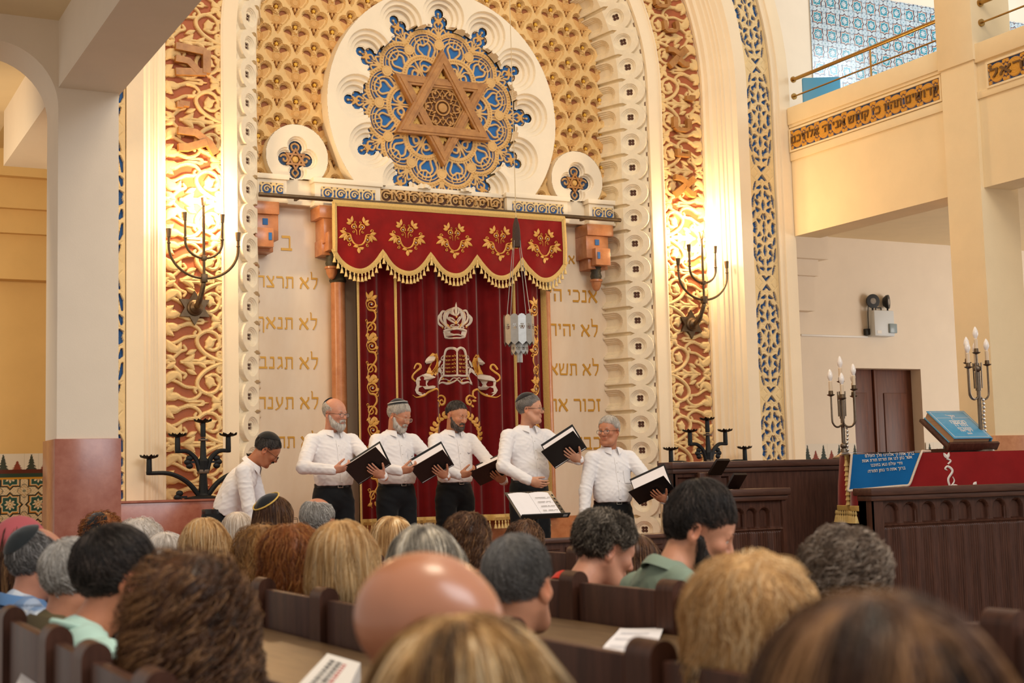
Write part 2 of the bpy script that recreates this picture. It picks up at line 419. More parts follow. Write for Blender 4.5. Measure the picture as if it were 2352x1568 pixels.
def arch_path(r, Y, stations):
    out = []
    for s in stations:
        if s[0] == 'L': out.append((C-r, Y, s[1]))
        elif s[0] == 'R': out.append((C+r, Y, s[1]))
        else: out.append((C+r*math.cos(s[1]), Y, ZC+r*math.sin(s[1])))
    return out
def sweep(profile, zb, n=56):
    st = [('L', zb), ('L', ZC-0.001)]+[('A', PI-PI*k/n) for k in range(n+1)]+[('R', ZC-0.001), ('R', zb)]
    P = np.array([arch_path(r, y, st) for r, y in profile])       # (prof, st, 3)
    return gridmesh(P)
def side_map(sgn, r, s, Rm, Y):
    """across radius r, height-like coordinate s (world z, then arc length) -> points"""
    phi = np.maximum(0, s-ZC)/Rm
    X = np.where(s < ZC, C+sgn*r, C+sgn*r*np.cos(phi)); Z = np.where(s < ZC, s, ZC+r*np.sin(phi))
    return np.stack([X, Y, Z], -1)

# --- floor and the raised platform before the ark
struct(MB().add(bx(-4, 16, -3, 14.2, -0.12, 0)).build('floor', mat('floor_stone', '#8d7460', 0.35, noise=0.2, nscale=4)))
g = MB(); g.add(bx(2.6, 9.4, 10.7, 14.0, 0.0, 0.36, 0.01)); g.add(bx(2.4, 9.6, 10.15, 10.7, 0.0, 0.18, 0.01))
struct(g.build('floor_platform', M_pink))

# --- nested arches of the ark wall (each band one piece of the wall)
prof = [(3.9, 12.60), (3.9, 12.17), (3.78, 12.17), (3.775, 12.155), (3.745, 12.155), (3.735, 12.175), (3.705, 12.175), (3.69, 12.16), (3.665, 12.165), (3.66, 12.23), (3.33, 12.23), (3.325, 12.175), (3.18, 12.175)]
struct(one('wall_arch_outer', sweep(prof, 0.0), M_arch))
fl = [(3.18, 12.175)]
for k, (a, b) in enumerate(((3.15, 12.22), (3.13, 12.225), (3.10, 12.27), (3.085, 12.272), (3.075, 12.30), (3.055, 12.30), (3.04, 12.335), (3.02, 12.335), (3.0, 12.375), (2.965, 12.385), (2.95, 12.43), (2.925, 12.44), (2.925, 12.50), (2.39, 12.505))): fl.append((a, b))
struct(one('trim_arch_reveal', sweep(fl, 0.0), M_arch, smooth=20))
struct(one('wall_arch_inner', sweep([(2.42, 12.51), (2.41, 12.47), (2.395, 12.465), (2.385, 12.48), (2.255, 12.49), (2.25, 12.60), (2.24, 12.60), (2.10, 12.79), (1.99, 13.06)], 0.0), M_arch))

# --- gilded arabesque panels on both sides
def gold_unit(n_u=84, n_v=60):
    W, Hh = 0.525, 0.365
    u = np.linspace(0, W, n_u); v = np.linspace(0, Hh, n_v); U, V = np.meshgrid(u, v, indexing='ij')
    k = 0.525/467
    def q(x, y): return ((x-1313)*k, (y-465)/923.0)
    d = np.full(U.shape, 9.0)
    def S(pts, w0, w1=None, mid=None):
        nonlocal d; d = np.minimum(d, stroke(U, V, [q(*p) for p in pts], w0, w1, mid))
    def L(a, b, w, bend=0.0):
        nonlocal d; d = np.minimum(d, leaf(U, V, q(*a), q(*b), w, bend))
    # arrow and the loop behind it
    L((1575, 430), (1655, 465), 0.022); S([(1500, 425), (1580, 445), (1612, 465), (1600, 480), (1500, 478), (1425, 510)], 0.010)
    S([(1425, 510), (1500, 490), (1560, 510), (1592, 550), (1570, 585), (1545, 570), (1556, 550)], 0.016, 0.009)
    # big scroll
    S([(1785, 800), (1700, 770), (1620, 720), (1570, 650), (1575, 590), (1640, 545), (1710, 560), (1745, 615), (1735, 680), (1690, 700), (1640, 680)], 0.017, 0.013)
    L((1640, 690), (1665, 585), 0.040, 0.15); L((1655, 690), (1722, 610), 0.026, -0.2)
    # left edge leaves
    L((1317, 490), (1440, 520), 0.036, 0.10); L((1325, 585), (1425, 500), 0.022, -0.2); L((1330, 480), (1380, 590), 0.030, 0.2)
    S([(1330, 660), (1400, 640), (1470, 600), (1540, 590)], 0.012); L((1318, 620), (1430, 700), 0.042, 0.2); L((1350, 720), (1440, 640), 0.026, 0.2)
    S([(1318, 800), (1375, 770), (1430, 720), (1475, 700), (1460, 670)], 0.014, 0.010); L((1318, 745), (1395, 800), 0.026)
    L((1480, 740), (1560, 700), 0.020); L((1440, 800), (1545, 735), 0.026, 0.15); S([(1440, 800), (1560, 790), (1700, 800)], 0.011)
    L((1560, 800), (1640, 750), 0.020, 0.1)
    # right edge
    for cx, cy, r in ((1752, 735, 0.036), (1742, 660, 0.020)):
        c = q(cx, cy); d = np.minimum(d, stroke(U, V, spiral(c, r, 0.006, 0.6, 1.3), 0.0095))
    L((1762, 470), (1690, 530), 0.028, 0.2); L((1775, 560), (1730, 480), 0.020); L((1690, 480), (1770, 500), 0.018); S([(1690, 520), (1650, 540)], 0.012)
    L((1778, 610), (1745, 570), 0.014)
    d = d-0.0035
    h = 0.026*np.clip(-d/0.010+0.55, 0, 1)+0.006*np.clip(-d/0.022, 0, 1)
    h -= 0.004*np.exp(-((d+0.0105)/0.0028)**2)
    return U, V, h, d
GU, GV, GH, GD = gold_unit()
GOLD, TERRA = srgb('#ebc98c'), srgb('#b0623a')
def gold_panel(sgn):
    g = MB(); Hh = 0.365; Rm = 2.66
    z = 1.31; k = 0
    base = -0.02 if sgn < 0 else 0.0
    # arrows of the photograph sit at these heights
    z_arrow = on_y(475, 739, 12.5)[2] if sgn < 0 else on_y(1570, 780, 12.5)[2]
    smax = ZC+2.66*1.05
    n0 = int(math.floor((1.31-z_arrow)/Hh))-1; n1 = int(math.ceil((smax-z_arrow)/Hh))
    for n in range(n0, n1+1):
        flip = n % 2
        s = z_arrow+n*Hh+(Hh-GV if flip else GV)
        if s.max() < 1.31 or s.min() > smax: continue
        s = np.clip(s, 1.31, smax)
        r = 2.92-GU
        P = side_map(sgn, r, s, Rm, 12.5-GH)
        if (flip == 1) ^ (sgn > 0): P = P[::-1]
        hh = GH if not ((flip == 1) ^ (sgn > 0)) else GH[::-1]
        col = mixc(TERRA, GOLD, np.clip((hh-0.006)/0.012, 0, 1))
        VF = gridmesh(P); g.add(VF, c=col.reshape(-1, 3))
    return g
for sgn, side in ((-1, 'left'), (1, 'right')):
    t = thing('gilded_panel', 'tall terracotta panel of gilded leaf scrolls behind the '+('left-hand' if sgn < 0 else 'right-hand')+' wall sconce', 'carved panel', (C+sgn*2.66, 12.5, 1.31))
    o = gold_panel(sgn).build('relief', M_attr, t); o.location = (-(C+sgn*2.66), -12.5, -1.31)
# wooden letters fixed on the gilded panels
def wall_letter(ch, x, y, hpx, rot, Y=12.45):
    p = on_y(x, y, Y); w = hpx/225.0
    V, F = text_mesh(ch, 1.0, 0.0, bold=0.03); lo, hi = V.min(0), V.max(0)
    V, F = text_mesh(ch, 1.0, 0.03, bold=0.03)
    V = (V-np.r_[(lo[:2]+hi[:2])/2, 0])*np.array([w/(hi[1]-lo[1]), w/(hi[1]-lo[1]), 1.0])
    T = TR(p, (PI/2, 0, 0)) @ TR((0, 0, 0), (0, 0, rot))
    o = MB().add((V, F)).build('wooden_letter', M_carvedwood, None, smooth=0); o.data.transform(Matrix(T.tolist()) )
    o.data.transform(Matrix.Translation(-Vector(p))); o.location = p
    return o
for ch, x, y, h, side, lab in (('ש', 442, 140, 72, -1, 'brown wooden letter with three prongs high on the left gilded panel'),
        ('י', 420, 240, 26, -1, 'small stub of a wooden letter between two larger ones, left gilded panel'),
        ('ע', 455, 325, 84, -1, 'brown wooden letter with a slanting bar, above the left sconce glow'),
        ('א', 1572, 428, 66, 1, 'slanting wooden letter lowest on the right gilded panel, above the sconce glow'),
        ('נ', 1568, 352, 40, 1, 'U-shaped wooden letter just above the slanting lowest letter, right panel'),
        ('כ', 1565, 287, 54, 1, 'broad U-shaped wooden letter below the small stub, right panel'),
        ('י', 1584, 226, 26, 1, 'small stub of a wooden letter on the right gilded panel'),
        ('א', 1556, 132, 64, 1, 'grey slanting wooden letter above the small stub, right panel'),
        ('כ', 1540, 62, 46, 1, 'grey U-shaped wooden letter second from the top, right panel'),
        ('כ', 1520, 5, 46, 1, 'wooden letter cut by the top edge of the photo, right panel')):
    tag(wall_letter(ch, x, y, h, (PI/2 if side < 0 else -PI/2)+(0.12 if y < 150 and side > 0 else 0)), lab, 'letter', 'wooden letters on the gilded panels')

# --- blue and cream lattice strips on the outer arch
def lattice_unit(nu=56, nv=88):
    W, Hh = 0.325, 0.60
    u = np.linspace(-W/2, W/2, nu); v = np.linspace(0, Hh, nv); U, V = np.meshgrid(u, v, indexing='ij'); A = np.abs(U)
    d = np.full(U.shape, 9.0)                                    # openings (blue)
    def O(p, infl=0.0):
        nonlocal d; d = np.minimum(d, poly_d(A, V, p)-infl-0.0035)
    O([(-0.02, 0.075), (0, 0.02), (0.05, 0.075), (0.028, 0.07), (0, 0.045)]); O([(0.03, 0.135), (0.075, 0.165), (0.03, 0.165), (0.018, 0.15)])
    O([(0.09, 0.10), (0.105, 0.13), (0.118, 0.185), (0.10, 0.15)], 0.003); O([(0.055, 0.235), (0.085, 0.25), (0.075, 0.28), (0.06, 0.265)], 0.002)
    O([(0.03, 0.20), (0.045, 0.225), (0.03, 0.25), (0.025, 0.225)], 0.003); O([(0.115, 0.24), (0.14, 0.29), (0.14, 0.37), (0.128, 0.31)], 0.003)
    O([(-0.01, 0.33), (0.0, 0.30), (0.016, 0.345), (0.0, 0.40)], 0.002); O([(0.06, 0.33), (0.10, 0.30), (0.075, 0.35)], 0.004)
    O([(0.05, 0.405), (0.095, 0.385), (0.08, 0.42)], 0.005); O([(0.115, 0.42), (0.14, 0.44), (0.135, 0.49)], 0.004); O([(0.012, 0.45), (0.03, 0.48), (0.014, 0.50)], 0.003)
    O([(0.05, 0.52), (0.085, 0.51), (0.06, 0.545)], 0.003); O([(0.115, 0.545), (0.14, 0.56), (0.128, 0.60), (0.105, 0.585)], 0.004); O([(-0.01, 0.56), (0, 0.535), (0.012, 0.575), (0, 0.60)], 0.002)
    inc = np.full(U.shape, 9.0)                                  # incised veins
    for P in ([(0.0, 0.09), (0.05, 0.19), (0.10, 0.28), (0.10, 0.36)], [(0.02, 0.11), (0.09, 0.08), (0.14, 0.03)], [(0.01, 0.26), (0.06, 0.31), (0.11, 0.42)], [(0.005, 0.42), (0.04, 0.36), (0.12, 0.33)],
              [(0.03, 0.44), (0.09, 0.50), (0.14, 0.53)], [(0.01, 0.52), (0.05, 0.46), (0.12, 0.45)], [(0.015, 0.17), (0.01, 0.22), (0.02, 0.27), (0.0, 0.30)], [(0.06, 0.11), (0.08, 0.17), (0.14, 0.22)], [(0.03, 0.60), (0.10, 0.50)], [(0.06, 0.01), (0.10, 0.05)]):
        inc = np.minimum(inc, seg_d(A, V, spline(P, 5))[0])
    h = 0.035*np.clip(d/0.007+0.2, 0, 1)-0.006*np.exp(-(inc/0.004)**2)*(d > 0)
    return U, V, h
LU, LV, LH = lattice_unit()
def lattice_strip(sgn):
    g = MB(); Rm = 3.51; Hh = 0.6; smax = ZC+3.51*0.9
    z0 = on_y(1757, 420, 12.2)[2]+0.10 if sgn > 0 else 2.1
    cream, blue = srgb('#e6ca94'), srgb('#1d5c9c')
    for n in range(-8, 12):
        flip = n % 2; s = z0+n*Hh+(Hh-LV if flip else LV)
        if s.max() < 0.8 or s.min() > smax: continue
        s = np.clip(s, 0.8, smax)
        P = side_map(sgn, 3.495+LU, s, Rm, 12.228-LH); h = LH
        if (flip == 1) ^ (sgn < 0): P, h = P[::-1], h[::-1]
        g.add(gridmesh(P), c=mixc(blue, cream, np.clip((h-0.010)/0.012, 0, 1)).reshape(-1, 3))
    return g
for sgn in (-1, 1):
    t = thing('lattice_strip', ('narrow blue and cream carved strip beside the left pillar' if sgn < 0 else 'tall blue and cream carved leaf strip right of the right sconce'), 'carved strip', (C+sgn*3.51, 12.2, 0.8))
    o = lattice_strip(sgn).build('relief', M_attr, t); o.location = (-(C+sgn*3.51), -12.2, -0.8)

# --- scalloped arch: cupped face and tongued reveal
PER = 0.274
def scallop_units():
    # face: a 0 (outer) .. 1 (seam), s within one period centred on the flower
    n, m = 58, 56
    a = np.linspace(0, 0.26, n); s = np.linspace(-PER/2, PER/2, m); A, S = np.meshgrid(a, s, indexing='ij')
    c = (0.165, 0.0); q = np.hypot(A-c[0], S)
    sc_ = np.minimum(np.hypot(A-0.150, S)-0.148, np.maximum(0.135-A, np.abs(S)-0.120))                           # scalloped outline, open toward the seam
    h = 0.048*np.clip(-sc_/0.006+0.5, 0, 1)
    for r in (0.088, 0.074, 0.061): h = np.where(q < r, h-0.010*np.clip((r-q)/0.004, 0, 1), h)
    fl = np.full(A.shape, 9.0)
    for k in range(4):
        an = PI/4+k*PI/2; fl = np.minimum(fl, np.hypot(A-c[0]-0.021*math.cos(an), S-0.021*math.sin(an))-0.017)
    h = h-0.02*np.clip(-fl/0.004+0.3, 0, 1)
    dark = np.clip(-fl/0.004+0.3, 0, 1)
    tri = np.clip((0.052-A-0.030)/0.006, 0, 1)*np.clip((np.abs(S)-0.112)/0.01, 0, 1)
    col = mixc(srgb('#f0e2c6'), srgb('#5b3423'), np.maximum(dark, tri)); h = h-0.012*tri
    # reveal: b 0 (seam) .. 0.29 (back)
    b = np.linspace(0, 0.29, 46); B, S2 = np.meshgrid(b, s, indexing='ij')
    h2 = 0.048*np.clip((0.120-np.abs(S2))/0.006+0.5, 0, 1)
    for k, w in enumerate((0.106, 0.086, 0.066, 0.048)):
        cb = 0.150
        dd = np.where(B < cb, np.hypot(B-cb, S2*1.1)-w, np.abs(S2)*1.1-w)
        h2 = h2-0.013*np.clip(-dd/0.004+0.5, 0, 1)
    col2 = np.tile(np.array(srgb('#f0e0c0')), B.shape+(1,))
    return A, S, h, col, B, S2, h2, col2
SA, SS, SH, SCOL, RB, RS, RH, RCOL = scallop_units()
def scallops(sgn, part):
    g = MB(); z0 = 4.415; smax = ZC+2.1*1.35
    (rA, yA), (rB, yB), (rC, yC) = (2.25, 12.53), (2.05, 12.71), (1.94, 13.0)
    nF = nrm((-(yB-yA), rB-rA)); nR = nrm((-(yC-yB), rC-rB))
    for n in range(-14, 30):
        if part == 'face': A, S, h, col = SA/0.26, SS, SH, SCOL
        else: A, S, h, col = RB/0.29, RS, RH, RCOL
        s = z0+n*PER+S
        if s.max() < 0.5 or s.min() > smax: continue
        if part == 'face': r, y, nn = rA+(rB-rA)*A, yA+(yB-yA)*A, nF
        else: r, y, nn = rB+(rC-rB)*A, yB+(yC-yB)*A, nR
        e = np.clip((A*0.26-0.22)/0.04, 0, 1) if part == 'face' else np.clip(1-A*0.29/0.04, 0, 1)
        av = nrm(np.array(nF)+np.array(nR)); r = r+(nn[0]*(1-e)+av[0]*e)*h; y = y+(nn[1]*(1-e)+av[1]*e)*h
        P = side_map(sgn, r, s, 2.1, y)
        if sgn < 0: P, cc = P[::-1], col[::-1]
        else: cc = col
        g.add(gridmesh(P), c=cc.reshape(-1, 3))
    return g
for sgn in (-1, 1):
    t = thing('scalloped_jamb', ('scalloped white stone jamb left of the marble tablets' if sgn < 0 else 'scalloped cream stone jamb right of the marble tablets'), 'carved jamb', (C+sgn*2.15, 12.7, 0.36))
    for part, nm in (('face', 'flower_band'), ('reveal', 'tongue_band')):
        o = scallops(sgn, part).build(nm, M_attr, t); o.location = (-(C+sgn*2.15), -12.7, -0.36)

# --- the niche behind: diapered wall, marble tablets, base
def diaper_unit(n=84, m=80):
    a, b = 0.384, 0.372
    u = np.linspace(-a/2, a/2, n); v = np.linspace(-b/2, b/2, m); U, V = np.meshgrid(u, v, indexing='ij')
    def lobes(U, V):
        return np.minimum(np.minimum(circ(U, V, (0, 0.070), 0.050), circ(U, V, (-0.072, 0.0), 0.062)), circ(U, V, (0.072, 0.0), 0.062))
    def opening(U, V):
        return np.minimum(lobes(U, V), poly_d(U, V, [(-0.134, 0.0), (0.134, 0.0), (0.125, -0.045), (0.0, -0.215), (-0.125, -0.045)]))
    d = np.full(U.shape, 9.0); orn = np.full(U.shape, 9.0); star = np.full(U.shape, 9.0); ring = np.full(U.shape, 9.0)
    for cx in (-a, -a/2, 0, a/2, a):
        for cy in (-b, -b/2, 0, b/2, b):
            if (abs(cx) % a < 1e-6) != (abs(cy) % b < 1e-6): continue
            x, y = U-cx, V-cy
            o = opening(x, y)
            for dx, dy in ((-a/2, -b/2), (a/2, -b/2), (0, -b)):
                o = np.maximum(o, -(np.where(y-dy > -0.03, lobes(x-dx, y-dy), 9)-0.030))
            d = np.minimum(d, o)
            w = np.minimum(circ(x, y, (0, -0.058), 0.055), np.minimum(leaf(x, y, (0.02, -0.10), (0.115, 0.010), 0.051, -0.10), leaf(x, y, (-0.02, -0.10), (-0.115, 0.010), 0.051, 0.10)))
            w = np.minimum(w, stroke(x, y, [(0, -0.02), (0, 0.05)], 0.026, 0.008))
            w = np.minimum(w, leaf(x, y, (0, -0.10), (0, -0.155), 0.013)); w = np.minimum(w, np.minimum(leaf(x, y, (0.03, -0.10), (0.045, -0.135), 0.010), leaf(x, y, (-0.03, -0.10), (-0.045, -0.135), 0.010)))
            w = np.maximum(w, o+0.002); orn = np.minimum(orn, w)
            r = np.hypot(x, y+0.058); ring = np.minimum(ring, np.minimum(np.abs(r-0.033), np.abs(r-0.047)))
            th = np.arctan2(y-0.068, x); rs = np.hypot(x, y-0.068)
            star = np.minimum(star, rs-0.020*(1+0.22*np.cos(6*(th+PI/2))))
    H0 = 0.062
    h = np.where(d > 0, H0, 0.0)
    ins = d <= 0
    st = 0.030
    steps = H0-0.013*np.clip(np.ceil((-d)/0.0075), 0, 3)
    h = np.where(ins, np.where(d > -0.0225, steps, 0.004), h)
    deep = ins & (d <= -0.0225)
    k = np.clip(-orn/0.006+0.5, 0, 1)
    h = np.maximum(h, 0.004+0.034*k*(d < -0.002))
    h = h-0.006*np.exp(-(ring/0.003)**2)*(k > 0.5)
    ks = np.clip(-star/0.004+0.5, 0, 1); h = np.maximum(h, 0.040*ks)
    col = np.tile(np.array(srgb('#e7c284')), U.shape+(1,))
    col = mixc(col, srgb('#a3653a'), np.clip((deep*(1-k)), 0, 1)); col = mixc(col, srgb('#d9a967'), k*deep); col = mixc(col, srgb('#e9b83f'), ks)
    return U, V, h, col, a, b
DU, DV, DH, DCOL, DA, DB = diaper_unit()
g = MB(); ctr = (-1.712, 5.985)
for i in range(-2, 12):
    for j in range(-6, 4):
        cx, cz = ctr[0]+i*DA, ctr[1]+j*DB
        if abs(cx) > 1.95+DA/2 or cz < 4.15 or cz > 7.2: continue
        if math.hypot(cx-0.0, cz-5.12) < 1.0: continue
        g.add(gridmesh(np.stack([C+cx+DU, 13.0-DH, cz+DV], -1)), c=DCOL.reshape(-1, 3))
t = thing('diapered_niche_wall', 'ochre niche wall of small trefoil cells with stars around the big rosette', 'carved wall', (C, 13.0, 4.3))
o = g.build('relief', M_attr, t); o.location = (-C, -13.0, -4.3)
struct(MB().add(bx(C-2.6, C+2.6, 13.06, 13.3, 0, 7.7)).build('wall_niche', M_ochre))
# marble tablets with carved gilt letters
M_gilt = mat('gilt_letters', '#c8922f', 0.35, 0.35)
def tablet(sgn, lines, header, label):
    t = thing('marble_tablet', label, 'tablet', (C+sgn*1.5, 13.0, 1.01))
    x0, x1 = (C-1.97, C-0.9) if sgn < 0 else (C+0.9, C+1.97)
    MB().add(bx(x0-C-sgn*1.5, x1-C-sgn*1.5, -0.01, 0.06, 0, 3.12)).build('slab', M_marble, t)
    for s, cx, cz, w in header+lines:
        L = MB(); V, F = fit_text(s, w, 0.004)
        L.add((V, F), TR((cx-C-sgn*1.5, -0.012, cz-1.01), (PI/2, 0, 0))); L.build('gilt_lettering', M_gilt, t, smooth=0)
    return t
def px_line(s, xa, xb, y, Y=12.98):
    p, q = on_y(xa, y, Y), on_y(xb, y, Y); return (s, (p[0]+q[0])/2, (p[2]+q[2])/2, q[0]-p[0])
tablet(-1, [px_line('לא תרצח', 590, 730, 648), px_line('לא תנאף', 592, 729, 742), px_line('לא תגנב', 594, 731, 833), px_line('לא תענה', 592, 732, 925), px_line('לא תחמד', 592, 732, 1015)],
       [px_line('ב', 646, 671, 558)], 'pale marble tablet with gilt letters left of the red curtain')
q = [px_line('לא יהיה', 1262, 1374, 758), px_line('לא תשא', 1262, 1376, 848), px_line('זכור את', 1262, 1380, 930), px_line('כבד את', 1262, 1380, 1018)]
tablet(1, [px_line('אנכי ה״', 1258, 1373, 679)]+q, [px_line('א', 1306, 1321, 596)], 'pale marble tablet with gilt letters right of the red curtain')
struct(MB().add(bx(C-2.3, C+2.3, 12.90, 13.1, 0.30, 1.02, 0.006)).build('baseboard_niche', M_orange))
# near-black box painted as shade in the ark opening, and its two marble columns
struct(MB().add(bx(C-0.92, C+0.92, 12.93, 13.0, 1.02, 4.1)).build('ark_opening_block', mat('ark_opening_shade', '#17130f', 0.6)))
for sgn in (-1, 1):
    t = thing('marble_column', ('orange marble column showing between left tablet and curtain' if sgn < 0 else 'orange marble column behind the right edge of the curtain'), 'column', (C+sgn*1.137, 12.91, 1.02))
    MB().add(lathe([(0.075, 0.12), (0.074, 1.2), (0.070, 2.33)], 24)).build('shaft', M_orange, t, smooth=60)
    MB().add(lathe([(0.10, 0), (0.10, 0.04), (0.085, 0.06), (0.09, 0.08), (0.078, 0.12)], 24)).build('base', M_orange, t)
    MB().add(lathe([(0.072, 2.33), (0.085, 2.35), (0.072, 2.38), (0.075, 2.46), (0.105, 2.60)], 24)).build('capital', mat('dark_leaf_stone', '#4c4532', 0.6, noise=0.4, nscale=30, bump=0.4), t)

# --- entablature with small lattice panels and an inscription
E_ = MB()
E_.add(bx(C-1.97, C+1.97, 12.90, 13.08, 4.09, 4.335, 0.004))
for a, b in ((-1.97, -1.68), (-1.40, -0.72), (0.68, 1.40), (1.66, 1.97)):
    E_.add(bx(C+a, C+b, 12.80, 12.92, 4.10, 4.30, 0.006)); E_.add(bx(C+a-0.02, C+b+0.02, 12.775, 12.93, 4.30, 4.35, 0.006)); E_.add(bx(C+a-0.01, C+b+0.01, 12.79, 12.92, 4.075, 4.105, 0.004))
E_.add(bx(C-0.72, C+0.68, 12.85, 12.95, 4.30, 4.345, 0.004))
struct(E_.build('trim_1', M_stone))
def mini_lattice(x0, x1, z0, z1, Y, label, reddish=False):
    n = int((x1-x0)/0.0045); m = int((z1-z0)/0.0045)
    U, V = np.meshgrid(np.linspace(x0, x1, n), np.linspace(z0, z1, m), indexing='ij'); H = z1-z0; zc = (z0+z1)/2
    p = H*1.05; k = np.floor((U-x0)/p); u = (U-x0)-(k+0.5)*p; v = V-zc
    d = np.minimum(np.abs(np.hypot(u, v)-H*0.42)-H*0.07, stroke(u, v, spiral((0, 0), H*0.26, H*0.05, 0.4, 1.1), H*0.06))
    d = np.minimum(d, leaf(np.abs(u), np.abs(v), (p*0.34, H*0.22), (p*0.5, H*0.48), H*0.11))
    d = np.minimum(d, H*0.45-np.abs(v))
    h = 0.014*np.clip(-d/0.004+0.5, 0, 1)
    P = np.stack([U, Y-h, V], -1)
    return gridmesh(P), mixc(srgb('#5e3a26') if reddish else srgb('#1f62a8'), srgb('#d7b077') if reddish else srgb('#e6c98f'), h/0.014).reshape(-1, 3)
for a, b, lab in ((-1.95, -1.72, 'leftmost blue carved inset, beside the left scalloped jamb'), (-1.34, -0.78, 'long blue carved inset above the left corner of the valance'), (0.74, 1.34, 'long blue carved inset above the right corner of the valance'), (1.70, 1.95, 'rightmost blue carved inset, beside the right scalloped jamb')):
    VF, c = mini_lattice(C+a, C+b, 4.135, 4.265, 12.795, lab)
    tag(MB().add(VF, c=c).build('carved_inset', M_attr), lab, 'carved inset', 'blue insets of the ark cornice')
t = thing('inscription_frieze', 'brown carved frieze of gilt Hebrew letters and scrolls above the valance', 'inscription', (C-0.02, 12.85, 4.16))
VF, c = mini_lattice(-0.69, 0.69, 0.0, 0.145, 0.02, '', True); MB().add(VF, c=c).build('scrollwork', M_attr, t)
L = MB(); L.add(fit_text('שויתי ה׳ לנגדי תמיד', 1.24, 0.010, bold=0.012, height=0.095), TR((0, -0.002, 0.070), (PI/2, 0, 0)))
L.build('raised_lettering', mat('gilt_relief', '#c79a5a', 0.5, noise=0.2), t, smooth=0)

# --- pink corbels under the cornice
M_blue = mat('blue_paint', '#1f5f9f', 0.6)
def corbel(dx, flip, label, cx=0.0):
    t = thing('marble_corbel', label, 'corbel', (C+dx, 12.95, 3.35)); s = flip
    g = MB(); g.add(bx(-0.16, 0.16, -0.22, 0.05, 0.60, 0.72, 0.004)); g.add(bx(-0.16+0.05*max(0, s), 0.16+0.05*min(0, s), -0.19, 0.05, 0.36, 0.60, 0.004)); g.add(bx(-0.09, 0.09, -0.26, 0.05, 0.28, 0.46, 0.004)); g.add(bx(-0.12, 0.12, -0.15, 0.05, 0.25, 0.40, 0.004))
    g.build('bracket', M_orange, t)
    MB().add(box((s*0.03, -0.194, 0.53), (0.05, 0.006, 0.06))).add(box((s*0.055, -0.264, 0.38), (0.03, 0.006, 0.07))).build('blue_inlay', M_blue, t)
    MB().add(lathe([(0.05, 0.02), (0.062, 0.06), (0.05, 0.10), (0.065, 0.16)], 14), TR((cx, -0.10, 0.12))).build('leaf_capital', MATS['dark_leaf_stone'], t)
    MB().add(lathe([(0.002, -0.10), (0.03, -0.085), (0.052, -0.04), (0.058, 0.0), (0.070, 0.005), (0.070, 0.025), (0.05, 0.03)], 18), TR((cx, -0.10, 0.12))).build('drop', M_orange, t)
corbel(-1.94, 1, 'orange marble corbel at the left scalloped jamb', -0.085); corbel(-1.22, 1, 'orange marble corbel half hidden by the left edge of the valance'); corbel(1.75, -1, 'orange marble corbel with a dark leaf capital right of the valance')

